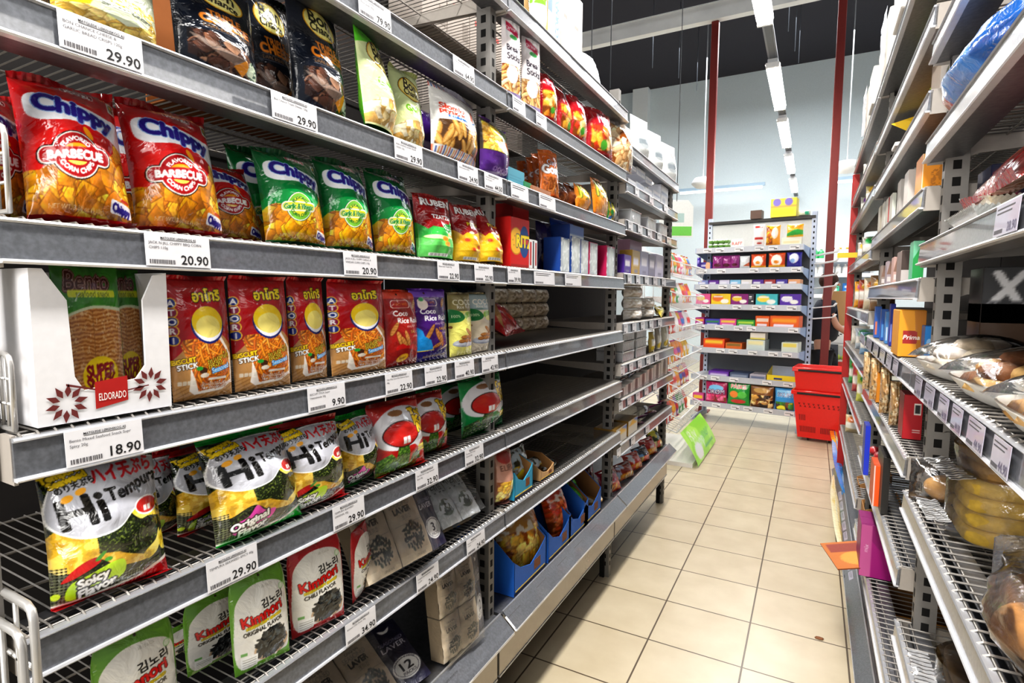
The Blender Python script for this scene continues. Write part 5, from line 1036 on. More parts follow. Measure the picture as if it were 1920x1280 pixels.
gp('fried_snack_bag','bag',1076,1102,905,-.755,z+.004,('#8fa45a',[('r',0,.7,1,1,'#4ac82a'),('t','Rice',.5,.58,.26,'#3a4a24'),('c',0,0,1,.35,['#c8a85a','#e0c478'],30,.1)]),'bright green topped rice snack bag in a blue case',.3,0,d=.08,n=40,side='#6a8a3a',seal=.1,sealcol='#4ac82a')
gp('fried_snack_bag','bag',1106,1130,925,-.755,z+.004,fr,'clear bag of golden fried snacks in the farthest blue case',.3,0,d=.08,n=36,side='#a8803c',seal=.05,sealcol='#cfc8ba')
# ---------------------------------------------------------------- third rack bay
Z3 = lambda i: L3[i]+.0488
rc = ('#eef1ee',[('e',.62,.72,.2,.16,'#e0c8c8'),('e',.62,.72,.12,.1,'#c8a0a4'),('e',.4,.35,.25,.16,'#b9c0c4'),('r',.2,.3,.6,.42,'#8a949a')])
for k, (a, b, t) in enumerate(((1173,1205,222),(1206,1230,250),(1230,1256,272))):
    gp('rice_cake_bag','bag',a,b,t,-.74,Z3(7),rc,'%s big white rice cake bag on top of the far rack' % ordn[k],.02,-.2,d=.07,n=30,side='#e4e8e6',amp=.002,gusset=True,group='rice cake bags')
wb = ('#f6f7fa',[('r',.1,.55,.9,.7,'#9aa4c0'),('r',.2,.2,.6,.4,'#c0c4d4')])
for k, (a, b, t, dz) in enumerate(((1172,1186,338,0),(1172,1186,310,.075),(1187,1202,345,0),(1187,1203,318,.07),(1203,1216,354,0),(1204,1216,334,.06),(1218,1232,360,0),(1233,1246,350,0))):
    gp('small_white_box','box',a,b,t,-.72,Z3(6)+dz,wb,ordn[k]+' small white and lilac box stacked under the rice cakes',0,d=.07,n=16,side='#e6e8f0',box=True,group='small white boxes')
clr = flat('#d8dce4', .15, 0, coat=.5)
def tray(name, w, d, h, fill, label, group=None):
    root = empty(name, label=label, cat='tray', group=group); b = MB(); t = .002
    b.prism([(-w/2*.86,0),(w/2*.86,0),(w/2,h),(w/2-t,h),(w/2*.86-t,t),(-w/2*.86+t,t),(-w/2+t,h),(-w/2,h)], 1, 0, d, clear_mat(gloss=.08, haze=.6)); b.box((-w/2,0,0),(w/2,t,h), clear_mat(gloss=.08, haze=.6)); b.box((-w/2,d-t,0),(w/2,d,h), clear_mat(gloss=.08, haze=.6)); b.obj('tub', root)
    b = MB(); b.bbox((-w/2-.003,-.003,h),(w/2+.003,d+.003,h+.008), clear_mat(gloss=.1, haze=.7), .003); b.obj('lid', root)
    if fill: b = MB(); b.grid(lambda u,v: ((u-.5)*w*.8, .006+v*(d-.012), h*.55+crinkle(u,v,3,.014)), 12, 12, flat(fill, .8, var=.4, bscale=90)); b.box((-w*.4,.006,.004),(w*.4,d-.006,h*.5), flat(fill, .8, var=.4, bscale=90)); b.obj('filling', root)
    return root
def cylL(px, X): return (X, yat(px, X))
for px, pz, f, lb in ((1188,5,'#c8a070','clear tub of tan snacks on the middle shelf of the far rack'),(1218,5,'#8a8070','clear tub with dark snacks, second on the middle shelf of the far rack'),(1240,5,'#a8a8a8','shallow clear tub, last on the middle shelf of the far rack')):
    o = tray('clear_tub', .15,.11,.05,f,lb); o.location = Vector((-.71, yat(px,-.71), Z3(pz)+.0005))*K; o.rotation_euler = (0,0,PI/2)
bx = [(1168,1181,478,'#5a2fa0','small violet leaning box',.05),(1183,1197,470,'#c8a24a','gold and white box behind the violet one',.06),(1198,1213,472,'#a9a8c4','lilac grey box',.07),(1214,1226,478,'#8e8aa0','grey violet box',.07),(1227,1241,478,'#cfcbe0','pale lilac tall box at the end',.07)]
for a, b, t, c, lb, d in bx: gp('biscuit_box','box',a,b,t,-.72,Z3(4),(c,[('r',.15,.4,.8,.7,'#efeaf2'),('r',.3,.1,.7,.2,'#8a86a4')]),lb+' on the biscuit shelf of the far rack',0,d=d,n=18,side=c,box=True)
gp('biscuit_box','box',1178,1200,452,-.78,Z3(4)+.10,('#d8b0c8',[('r',0,.3,1,.6,'#b890b0')]),'flat pink box lying across the back of the biscuit shelf',0,d=.08,n=14,side='#c8a0b8',box=True)
for i, (px, r) in enumerate(((1184,4),(1209,2))):
    for j in range(r if i else 4): NP2.put((-.745, yat(px,-.745), Z3(3)+.001+.052*j), (0,0,PI/2-.2), (1.5,1.15,.92), '%s glossy noodle pack from the bottom of the %s stack, far rack' % (ordn[j], 'taller' if i == 0 else 'shorter'), 'noodle stacks on the far rack')
gp('yellow_bag','bag',1228,1254,572,-.74,Z3(3),('#e8d02c',[('r',.3,.2,.8,.6,'#b9b4a0'),('e',.3,.7,.2,.2,'#f6ea6a')]),'yellow bag slumped at the end of the noodle shelf',.6,.2,d=.05,n=24,side='#c8b01c',amp=.01,seal=.1,sealcol='#e8d02c')
gp('yellow_bag','bag',1212,1224,560,-.80,Z3(3),('#e8902c',[('r',.2,.2,.8,.5,'#3a8ac8')]),'orange and blue bag behind the noodle stacks',.2,0,d=.04,n=18,side='#c87a1c')
k = 0
for px in (1180,1204):
    for j in range(3):
        o = tray('clear_tub', .17,.12,.036,'#c9bcae' if j else None,'%s clear plastic tub from the bottom of the %s stack, far rack' % (ordn[j], 'nearer' if px==1180 else 'farther'),'stacked clear tubs'); o.location = Vector((-.712, yat(px,-.712), Z3(2)+.0008+.0455*j))*K; o.rotation_euler = (0,0,PI/2)
for a, b, t, c, lb in ((1218,1228,622,'#c8b05a','tan pouch'),(1229,1240,612,'#a8a49a','grey pouch'),(1241,1254,606,'#d8d8c8','white and yellow pouch')):
    gp('upright_pouch','pouch',a,b,t,-.72,Z3(2),(c,[('r',.2,.3,.8,.6,'#efeee6'),('e',.5,.2,.3,.2,'#d8c02c')]),lb+' standing beyond the clear tubs',.05,0,d=.03,n=18,side=c)
o = MB().ball((0,0,.05),(.06,.06,.05),flat('#c8b8a4',.5,bump=.3),14,10,.04).obj('round_loaf', label='pale round wrapped loaf at the post beside the clear tubs', cat='bread'); o.location = Vector((-.80, yat(1150,-.80), Zb(1)+.001))*K
for k in range(7):
    a = 1164+k*13; gp('sachet_carton','box',a,a+12,728-k*9.2,-.71,Z3(1),('#f0eeea',[('e',.5,.5,.2,.4,'#6a6664'),('r',.1,.1,.9,.16,'#8a8684')]),ordn[k]+' low white carton with a dark round print in the row of seven',0,d=.12,n=16,side='#e8e5e0',box=True,group='low white cartons')
fo = [('#7a3a20','#e8e8f0'),('#5a4a58','#cfe0f0'),('#8a2a1c','#f0e8e0'),('#3a5a3a','#e0e8d8'),('#6a3a5a','#e8d8e8'),('#9a3a24','#f0e0d0')]
for k in range(6):
    a = 1163+k*14; gp('sachet','bag',a,a+18,705-k*11,-.755,Z3(1)+.055,(fo[k][0],[('n',0,0,1,1,fo[k][1],8,.55)]),ordn[k]+' shiny foil sachet standing in the low white cartons',.3,.15,d=.03,n=20,side=fo[k][0],seal=.1,sealcol=fo[k][1],group='foil sachets')
for k, (a, b, t) in enumerate(((1160,1180,800),(1183,1200,785))):
    gp('gold_carton','box',a,b,t,-.705,Z3(0),('#cfccc0',[('p',[(0,.6),(.5,1),(1,.6)],'#e0b02c'),('p',[(.5,.98),(1,.7),(1,1)],'#3a7ac8')]),'%s white carton with gold peaked top beside the purple sachets' % ('nearer','farther')[k],0,d=.1,n=20,side='#8a6a2c',box=True)
for k in range(7):
    a = 1190+k*8; gp('purple_sachet','bag',a,a+22,800-k*7,-.73-.02*(k%3),Z3(0)+.004*k,('#5a1a4a' if k%2 else '#8a2a6a',[('r',.2,.3,.7,.6,'#c84a9a' if k%3 else '#e8c02c')]),ordn[k]+' dark purple sachet lying on the lowest wire shelf of the far rack',.9,.3*(k%3-1),d=.025,n=16,side='#4a143a',seal=.1,sealcol='#7a2a5a',group='purple sachets')
for k, (a, b, t, c, c2) in enumerate(((1138,1172,880,'#b01a3a','#e8e0f0'),(1166,1196,868,'#8a2a1c','#cfe0f8'),(1184,1212,850,'#c83a2c','#f0f0f8'),(1200,1226,838,'#2a2a3a','#8ac0f0'),(1214,1240,822,'#b82a24','#e8d0c8'),(1228,1250,805,'#3a4a2c','#e8e03a'))):
    gp('candy_bag','bag',a,b,t,-.74,.3525,(c,[('n',0,0,1,1,c2,7,.58),('c',.1,.05,.9,.4,['#e8a02c','#d8482c','#f0d8a0'],20,.14)]),'%s glossy foil candy bag on the base shelf of the far rack' % ordn[k],.45,0,d=.05,n=30,side=c,seal=.08,sealcol=c,group='candy bags on the far base shelf')
gp('candy_bag','bag',1080,1120,875,-.85,.3525,('#5a0c24',[('r',.2,.4,.8,.6,'#7a1a34')]),'deep red bag in shadow on the base shelf behind the post',.1,0,d=.05,n=16,side='#4a0a1c')
# ---------------------------------------------------------------- wire basket stand at the rack end
sx, sy0, sy1 = -.80, 4.0, 4.82; wht = flat('#eceef0', .4)
st = empty('basket_stand', (sx, sy0, 0), label='white wire basket stand at the far rack end with a green sign at its foot', cat='display stand')
W = sy1-sy0; b = MB()
b.box((-.42,0,.0),(.1,W,.03), flat('#d8d4ce', .5)); b.obj('base', st)
for y in (.0, W): MB().tube([(-.3,y,.03),(-.3,y,1.75)], .012, wht, 8).obj('upright', st)
ZB3 = (.24,.46,.68,.9,1.12,1.34)
for z in ZB3:
    b = MB()
    q = [(-.28,z+.09),(-.02,z),(.0,z+.10),(-.28,z+.20)]
    for y in (.01, W-.01): b.tube([(x,y,zz) for x, zz in q], .005, wht, 6, closed=True)
    for x, zz in q: b.tube([(x,.01,zz),(x,W-.01,zz)], .005, wht, 6)
    for k in range(1, 14): y = .01+(W-.02)*k/14; b.tube([(q[0][0],y,q[0][1]),(q[1][0],y,q[1][1]),(q[2][0],y,q[2][1])], .0025, wht, 4, cap=False)
    for k in range(1, 4): b.tube([(-.28+.26*k/4,.01,z+.09-.09*k/4),(-.28+.26*k/4,.01,z+.2-.1*k/4)], .0025, wht, 4)
    b.obj('wire_basket', st)
sg = MB()
def sgn(u, v): a = v*1.15; return .005+.15*np.sin(a)**1.3+.0*u, u*W*.98+.01, .24-.225*(v**1.25)
gm = simple(.5, 50, '#9be84a', [('n',0,0,1,1,'#b6f56a',3,.5),('t','Riv',.3,.7,.16,'#eaf7ef'),('t','kjøp',.4,.45,.15,'#d8f2e4'),('e',.25,.25,.14,.1,'#e8eef0'),('t','mer',.72,.5,.14,'#57b878'),('r',.5,.15,.9,.22,'#57b878')])
cc = np.flipud(gm.colors().reshape(gm.nv+1, gm.n+1, 3)).reshape(-1,3); sg.grid(sgn, gm.n, gm.nv, film_mat(.3,.02,10,.3), cc); sg.obj('green_sign', st)
rr = random.Random(11); pal = ['#d8342c','#e8e0e4','#2f9a4a','#e8b42c','#d8509a','#3a74c8','#f2f2f2','#c8342c','#7a3aa0','#e87a2c']
def loc_pack():
    pass
for bi, z in enumerate(ZB3):
    n = 7
    for k in range(n):
        c, c2 = rr.choice(pal if bi not in (2,) else ['#e8902c','#d8b02c','#5a3a1c']), rr.choice(pal)
        cv = simple(1.2, 14, c, [('r',.1,.35,.9,.65,c2),('e',.5,.2,.3,.15,'#f4f4f4')]); o = pillow_bag('candy_pouch', cv, .105, .15, .035, seed=k, seal=.08, sealcol=c2, backcol=c, cat='bag', label='%s small sweet pouch along the %s wire basket from the floor' % (ordn[k], ordn[bi]), film=film_mat(.3,.2,20)); o['group'] = 'pouches in the %s basket' % ordn[bi]
        o.location = Vector((sx-.10, sy0+.075+k*(W-.14)/(n-1), z+.045))*K; o.rotation_euler = (-.25, 0, PI/2+rr.uniform(-.15,.15))
gsn = MB(); gsn.prism([(-.13,-.13),(.13,-.13),(.13,.10),(.09,.15),(-.09,.15),(-.13,.10)], 1, 0, .01, flat('#f2f6f4', .5)); gsn.box((-.12,-.001,-.12),(.12,0,-.05), flat('#7fd860', .5)); gsn.box((-.06,-.001,-.02),(.06,0,.05), flat('#bcd8d4', .5))
x_, z_ = on_y(1268, 412, 4.4); o = gsn.obj('hanging_sign', label='white hanging sign with a green lower band above the basket stand', cat='sign'); o.location = Vector((x_, 4.4, z_))*K; o.rotation_euler = (0,0,.5)
b = MB(); b.tube([(0,0,.14),(0,0,(5.2-z_))], .003, rodm, 5); b.obj('cord', o)
# ---------------------------------------------------------------- sweets gondola facing the aisle
PHI = math.radians(-8); GW = .95; gx, gy = -.088-GW*math.cos(PHI), 5.5-GW*math.sin(PHI)
g = empty('sweets_gondola', (gx, gy, 0), (0,0,PHI), label='grey gondola of sweets shelves facing down the aisle', cat='shelving rack')
lv = [.147,.41,.677,.899,1.096,1.287,1.435,1.632]; D = .36; pale = flat('#d0d3d8', .4, .1)
for i, z in enumerate(lv):
    b = MB(); b.box((.01,.012,z+.03),(GW-.01,D,z+.042), pale); s = b.obj('shelf', g)
    b = MB(); b.prism([(.0,z),(.008,z),(.012,z+.05),(.004,z+.05)], 0, .0, GW, flat('#bfc3ca', .35, .1)); b.box((0,-.003,z-.002),(GW,.012,z+.003), lipm); b.obj('price_rail', s)
    for x in (.004, GW-.008): MB().prism([(.0,z),(D,z-.06),(D,z+.04),(.0,z+.045)], 0, x, x+.004, flat('#9fb6d8', .4)).obj('bracket', s)
for x in (.03, GW+.02):
    b = MB(); b.box((x-.02,D-.02,0),(x+.02,D+.02,2.0), flat('#b8c4d8', .4)); 
    z = .1
    while z < 1.95: b.box((x-.006,D-.0206,z),(x+.006,D-.0196,z+.02), slot_m); z += .05
    b.obj('post', g)
    MB().box((x-.02,-.0,0),(x+.02,D+.03,.04), flat('#9aa4b4', .4)).obj('foot', g)
b = MB(); b.box((.05,D,.15),(GW,D+.01,1.95), flat('#6f747a', .7)); b.box((.05,D-.006,1.66),(GW,D,1.93), flat('#c4c8c6', .6)); b.box((.02,D-.03,1.94),(GW+.03,D+.03,1.965), flat('#3a3a38', .5)); b.obj('back_panel_or_dark_fill', g)
def gpk(name, cat, x0, x1, h, lev, art, label, d=.06, box=True, y=.03, dz=0, n=22, side=None, lean=0, group=None, seal=0):
    x0 = max(x0, .013); x1 = min(x1, .934); w = x1-x0; A = min(3, max(.2, h/w)); cv = simple(A, n, art[0], art[1]); c = side or art[0]
    if box: o = carton(name, cv, w, h, d, c, label, cat)
    else: o = pillow_bag(name, cv, w, h, d, seed=int(x0*100), cat=cat, label=label, backcol=c, seal=seal, sealcol=c)
    if group: o['group'] = group
    q = Matrix.Rotation(PHI, 3, 'Z') @ Vector(((x0+x1)/2, y, 0)); o.location = Vector((gx+q.x, gy+q.y, lv[lev]+.0428+dz))*K; o.rotation_euler = (-lean, 0, PHI); return o
# under the gondola: (level) packs, x in metres along the shelf
P = 'row on the sweets gondola'
def strip(lev, items):
    for it in items:
        x0, x1, h, art, lb = it[:5]; kw = it[5] if len(it) > 5 else {}
        gpk(kw.pop('name','sweets_box'), kw.pop('cat','box'), x0, x1, h, lev, art, lb, **kw)
strip(7, [(.33,.43,.08,('#efe9e4',[('t','RAFF',.5,.5,.3,'#c03a34')]),'small cream box beside the wrapped chocolate balls'),
 (.52,.62,.20,('#f4f0f0',[('r',.2,.8,.8,.9,'#c83a34'),('r',.2,.3,.9,.4,'#c83a34'),('e',.6,.15,.2,.08,'#c83a34')]),'white and red sweets bag on the upper shelf',{'box':False,'name':'sweets_bag','cat':'bag','d':.07}),
 (.63,.75,.185,('#f0a02c',[('c',0,.1,.5,.9,['#8a3a14','#e8b02c','#c8681c'],20,.16),('e',.65,.6,.22,.4,'#f8e8d8')]),'orange and white sweets bag on the upper shelf',{'box':False,'name':'sweets_bag','cat':'bag','d':.06}),
 (.76,.92,.07,('#f4efda',[('r',.1,.3,.9,.6,'#efe2b4')]),'low cream tray of sweets on the upper shelf'),(.78-.0,.785,.001,('#ffffff',[]),'x')][:-1])
strip(7, [(.925,.94,.001,('#fff',[]),'x')][:0])
gpk('sweets_bag','bag',.80,.94,.11,7,('#e8b42c',[('p',[(0,.3),(.6,.6),(1,.5),(1,.2),(0,.1)],'#3ab04a'),('e',.6,.8,.3,.1,'#f08a2c')]),'green and yellow sweets bag at the end of the upper shelf',dz=.072,box=False)
for i, (x, y, z) in enumerate([(.13+.05*(i%4), .06+.045*((i//4)%2), .024+.042*(i//8)) for i in range(16)]):
    q = Matrix.Rotation(PHI,3,'Z') @ Vector((x,y,0))
    if i == 0:
        b = MB(); b.ball((0,0,0),.022,flat('#5f8f3a',.25,coat=.5),10,8,.05); b.ball((0,-.004,.01),(.016,.016,.014),flat('#e8ece4',.3),8,6,.05); cb0 = b.obj('chocolate_ball', label='green and white wrapped chocolate ball in the heap on the upper gondola shelf', cat='sweet', group='wrapped chocolate balls'); o = cb0
    else: o = dup(cb0)
    o.location = Vector((gx+q.x, gy+q.y, lv[7]+.0428+z))*K
gpk('yellow_pack','box',.60,.82,.17,7,('#f2df3c',[('r',0,.5,1,.62,'#c8a848'),('e',.25,.8,.16,.16,'#7a6ac0'),('e',.7,.8,.16,.16,'#7a6ac0'),('r',.1,.1,.9,.4,'#efe024')]),'yellow multipack standing on top of the gondola',dz=1.967-lv[7]-.0428,d=.12,y=.31,side='#e0cc2c',n=30)
gpk('brown_box','box',.42,.52,.08,7,('#5a4438',[]),'small brown box on top of the gondola',dz=1.967-lv[7]-.0428,d=.1,y=.31)
gpk('flat_pack','bag',.83,1.0,.05,7,('#e8f0d8',[('r',.6,.2,.9,.8,'#3ab88a')]),'low pale pack on top of the gondola at its right end',dz=1.967-lv[7]-.0428,d=.1,y=.36,box=False)
bagk = dict(box=False, name='sweets_bag', cat='bag', d=.05)
strip(6, [(.0,.05,.12,('#4a3aa0',[('e',.5,.6,.3,.4,'#8a7ad0')]),'dark blue pouch at the near end of the second shelf',dict(bagk)),(.04,.15,.07,('#4a3a9a',[('r',.1,.4,.9,.7,'#c8c4e8'),('e',.7,.5,.2,.4,'#e8b48a')]),'low blue and tan box on the second shelf'),
 (.16,.26,.128,('#8a2f7a',[('e',.5,.3,.3,.15,'#5a1a34')]),'purple sweets bag, first of three',dict(bagk)),(.24,.34,.128,('#9a3a86',[('e',.5,.3,.3,.15,'#5a1a34')]),'purple sweets bag, second of three',dict(bagk,y=.05)),(.33,.41,.128,('#8a2f7a',[('e',.5,.3,.3,.15,'#5a1a34')]),'purple sweets bag, third of three',dict(bagk)),
 (.41,.50,.118,('#dfe6ea',[('p',[(.4,.2),(1,.5),(1,.2)],'#c86a4a')]),'white sweets bag on the second shelf',dict(bagk)),(.51,.64,.13,('#d8501c',[('e',.5,.5,.32,.34,'#f8f0e4'),('r',0,0,1,.2,'#f0b02c'),('e',.5,.4,.15,.1,'#e88a1c')]),'orange sweets bag with a white oval, nearer of two',dict(bagk)),(.66,.80,.135,('#d8501c',[('e',.5,.5,.32,.34,'#f8f0e4'),('r',0,0,1,.2,'#f0b02c'),('e',.5,.4,.15,.1,'#e88a1c')]),'orange sweets bag with a white oval, farther of two',dict(bagk)),(.81,.95,.135,('#2f2a90',[('e',.5,.6,.3,.34,'#e4e8f4'),('e',.42,.45,.16,.14,'#8ab0e0')]),'royal blue sweets bag at the end of the second shelf',dict(bagk))])
for k in range(9):
    c = ['#8a94c8','#6a2f9a','#d8d4e8','#8ac8e8','#e8e4e0','#5a2f9a','#a83a3a','#4a3aa0','#e8a87a'][k]
    gpk('chocolate_bar','bar',.03+k*.1,.125+k*.1,.045,5,(c,[('r',.1,.3,.7,.6,'#efeff8')]),'%s flat chocolate bar stack on the third gondola shelf' % ordn[k],d=.16,n=14,group='bars on the third shelf')
th = [('#e8609a','#f2d84a'),('#f2d02c','#e8782c'),('#8a1f7a','#e8c83a'),('#3a3a44','#8a8a90'),('#4ac0c8','#f2d84a'),('#5a2fa8','#e8e4f4')]
for k, (x0, x1) in enumerate(((.0,.15),(.16,.34),(.345,.50),(.50,.55),(.565,.75),(.77,.945))):
    gpk('candy_theatre_box','box',x0,x1,.105,4,(th[k][0],[('e',.35,.6,.28,.16,th[k][1]),('e',.7,.35,.2,.12,'#f2f2ea'),('r',.15,.7,.6,.8,'#f6f6f6')]),'%s colourful wide candy box on the fourth gondola shelf' % ordn[k],n=26,group='wide candy boxes')
for k, (x0, x1, h, c, c2, lb) in enumerate(((.0,.1,.07,'#b02a8a','#e8a84a','magenta display tray'),(.11,.25,.06,'#4a4ab0','#3a8a4a','blue display tray'),(.25,.40,.065,'#d84a9a','#e8c84a','pink display tray'),(.405,.565,.06,'#2f9a3a','#b8d84a','green display tray'),(.57,.69,.10,'#e8641c','#f2d8c8','orange display tray'),(.695,.932,.105,'#e8641c','#f0a02c','wide orange display tray'))):
    gpk('display_tray','tray',x0,x1,h,3,(c,[('r',.1,.5,.9,.8,c2),('r',.15,.1,.8,.3,'#efe8f4')]),lb+' on the fifth gondola shelf',d=.2,n=20)
for k, (x0, x1, h, c, c2, lb) in enumerate(((.10,.30,.09,'#e8501c','#f2c83a','orange open tray of sweets'),(.31,.46,.06,'#d8702c','#8a6a2c','orange and olive sweets bags tray'),(.50,.66,.10,'#cfdcd8','#efe8b4','pale box of sweets'),(.80,.945,.09,'#d8e0d4','#e8d86a','pale box with yellow top'))):
    gpk('display_tray','tray',x0,x1,h,2,(c,[('r',.1,.55,.9,.9,c2)]),lb+' on the sixth gondola shelf',d=.18,n=18)
gpk('display_tray','tray',.53,.66,.06,2,('#efeae0',[('r',0,0,1,.3,'#e8dc6a')]),'small white and yellow box stacked on the pale box',dz=.105,d=.12,n=14)
for k, (x0, x1, c, c2, lb) in enumerate(((.16,.35,'#6a2fa8','#e8e0f4','purple bar tray'),(.36,.53,'#4a5a78','#d8e0e8','blue grey bar tray'),(.54,.68,'#b8b4c0','#5a6a8a','grey bar tray'))):
    gpk('bar_tray','tray',x0,x1,.045,1,(c,[('r',.1,.3,.9,.6,c2)]),lb+' on the seventh gondola shelf',d=.2,n=16)
b = MB(); yl = flat('#e8d02c', .5); bl = flat('#b9c4d8', .5); w_, d_, h_ = .25,.22,.09
b.box((0,0,0),(w_,.003,h_*.6),yl); b.prism([(0,0),(d_,0),(d_,h_*1.3),(0,h_*.6)],0,0,.003,yl); b.prism([(0,0),(d_,0),(d_,h_*1.3),(0,h_*.6)],0,w_-.003,w_,yl); b.box((0,d_-.003,0),(w_,d_,h_*1.3),bl); b.box((0,0,0),(w_,d_,.002),bl); b.box((.06,-.001,.015),(.13,0,.03),flat('#2a3a80',.5))
q = Matrix.Rotation(PHI,3,'Z') @ Vector((.69,.02,0)); o = b.obj('yellow_carton', label='empty open yellow carton above the red shopping baskets', cat='carton'); o.location = Vector((gx+q.x,gy+q.y,lv[1]+.043))*K; o.rotation_euler = (0,0,PHI)
strip(0, [(.0,.12,.075,('#d8509a',[('r',.1,.3,.9,.7,'#f2c83a')]),'pink and yellow low tray at floor level'),(.14,.345,.205,('#b01a5a',[('e',.5,.7,.34,.16,'#7ac0e8'),('c',.05,.1,.95,.4,['#d83a7a','#8a1030','#e86a9a'],20,.14),('t','DRØM',.5,.55,.2,'#f4f4f8',{'out':'#3a1a50','ow':.02})]),'magenta sweets bag on the bottom shelf',dict(bagk,n=40)),
 (.35,.55,.21,('#1f9a3a',[('e',.3,.5,.2,.16,'#f08a3a'),('e',.68,.5,.2,.16,'#5ac84a'),('t','PÅSKE',.5,.85,.18,'#e83a3a',{'out':'#f6f6f0','ow':.02}),('e',.5,.2,.34,.1,'#c8342c')]),'green sweets bag with fruit shapes on the bottom shelf',dict(bagk,n=40)),(.555,.755,.205,('#8a5a2c',[('c',0,0,1,.6,['#4a2a14','#c8984a','#e8c88a','#2a1a10'],34,.14),('e',.5,.8,.36,.12,'#c8a05a')]),'brown and gold chocolate bag on the bottom shelf',dict(bagk,n=40)),(.765,.955,.205,('#3a9ae0',[('r',.1,.6,.9,.9,'#8ad0f8'),('c',.05,.05,.95,.4,['#f0e23a','#3a8a3a','#2a2a3a'],20,.16),('t','SKUM',.5,.72,.2,'#f4f8ff',{'out':'#1a4a90','ow':.02})]),'sky blue sweets bag on the bottom shelf beside the red baskets',dict(bagk,n=40))])
gt = MB(); gt.box((-.04,0,0),(.04,.0008,.036),flat('#eff0f2',.5)); 
for k in range(2): gt.box((-.032,-.0003,.022-.006*k),(.015,0,.025-.006*k),ink2)
gt.box((.008,-.0003,.006),(.034,0,.014),ink); gt0 = None
for i in range(8):
    for k in range(6):
        if (i*3+k) % 7 == 6: continue
        x = .08+k*.155+.02*((i*5+k)%3); q = Matrix.Rotation(PHI,3,'Z') @ Vector((x,-.004,0))
        if gt0 is None: gt0 = o = gt.obj('price_tag', label='small white price tag on a rail of the sweets gondola', cat='price tag', group='tags on the sweets gondola')
        else: o = dup(gt0)
        o['label'] = '%s small white price tag on the %s rail from the floor of the sweets gondola' % (ordn[k], ordn[i])
        o.location = Vector((gx+q.x, gy+q.y, lv[i]+.006))*K; o.rotation_euler = (.08,0,PHI)
# ---------------------------------------------------------------- shopping baskets
rd = flat('#e0180f', .35, coat=.3); rdk = flat('#8c0d08', .5); blk = flat('#1c1616', .5)
def basket(label, h=.40, wb=(.31,.2), wt=(.40,.28), holes=True):
    root = empty('shopping_basket', label=label, cat='basket', group=None); b = MB(); t = .006
    def ring(w, d, z): return [(-w/2,-d/2,z),(w/2,-d/2,z),(w/2,d/2,z),(-w/2,d/2,z)]
    v = ring(*wb,0)+ring(*wt,h)+ring(wt[0]-2*t,wt[1]-2*t,h)+ring(wb[0]-2*t,wb[1]-2*t,t)
    f = [(3,2,1,0),(12,13,14,15)]
    for k in range(3):
        for i in range(4): j = (i+1)%4; f.append((k*4+i,k*4+j,k*4+4+j,k*4+4+i))
    b.add(v, f, rd)
    def P(u, z, s):   # point on a wall: s 0 front, 1 left
        k = z/h; w = wb[0]+(wt[0]-wb[0])*k; d = wb[1]+(wt[1]-wb[1])*k
        return (u*w, -d/2-.0012, z) if s == 0 else (-w/2-.0012, -u*d, z)
    if holes:
        for s in (0, 1):
            for x0, x1, z0, z1 in [(-.42,-.27,.15,.20),(-.42,-.05,.05,.10),(.05,.38,.05,.10)]:
                n = max(2, int((x1-x0)/.035))
                for k in range(n):
                    a = x0+(x1-x0)*k/n; c = a+(x1-x0)/n*.6; b.add([P(a,z0,s),P(c,z0,s),P(c,z1,s),P(a,z1,s)], [(0,1,2,3)] if s==0 else [(0,1,2,3)], rdk)
            for r in range(2):
                for k in range(9):
                    a = -.42+k*.095+.02*r; z = .30-.035*r; b.add([P(a,z,s),P(a+.05,z,s),P(a+.025,z+(.02 if r else -.02),s)], [(0,1,2)], rdk)
    b.obj('body', root)
    r = MB(); w, d = wt
    for a, c in (((-w/2-.012,-d/2-.012),(w/2+.012,-d/2+.004)),((-w/2-.012,d/2-.004),(w/2+.012,d/2+.012)),((-w/2-.012,-d/2),(-w/2+.004,d/2)),((w/2-.004,-d/2),(w/2+.012,d/2))): r.bbox((*a,h-.03),(*c,h+.005), rd, .003)
    r.obj('rim', root)
    for s in (-1, 1):
        q = MB(); q.bbox((-w*.42, s*(d/2+.006)-.008, h-.028),(w*.5, s*(d/2+.006)+.008, h-.008), blk, .003); q.obj('handle', root)
    return root
bx_, by_ = .10, 5.34
o = basket('lower red plastic shopping basket on the floor beside the sweets gondola'); o.location = Vector((bx_,by_,.03))*K; o.rotation_euler = (0,0,-.12)
for a, c in ((-.08,-.06),(.08,-.06),(-.08,.06),(.08,.06)): MB().tube([(a-.006,c,-.015),(a+.006,c,-.015)], .014, blk, 10).obj('caster', o)
o = basket('upper red plastic shopping basket nested in the lower one', holes=False); o.location = Vector((bx_,by_,.225))*K; o.rotation_euler = (0,0,-.12)
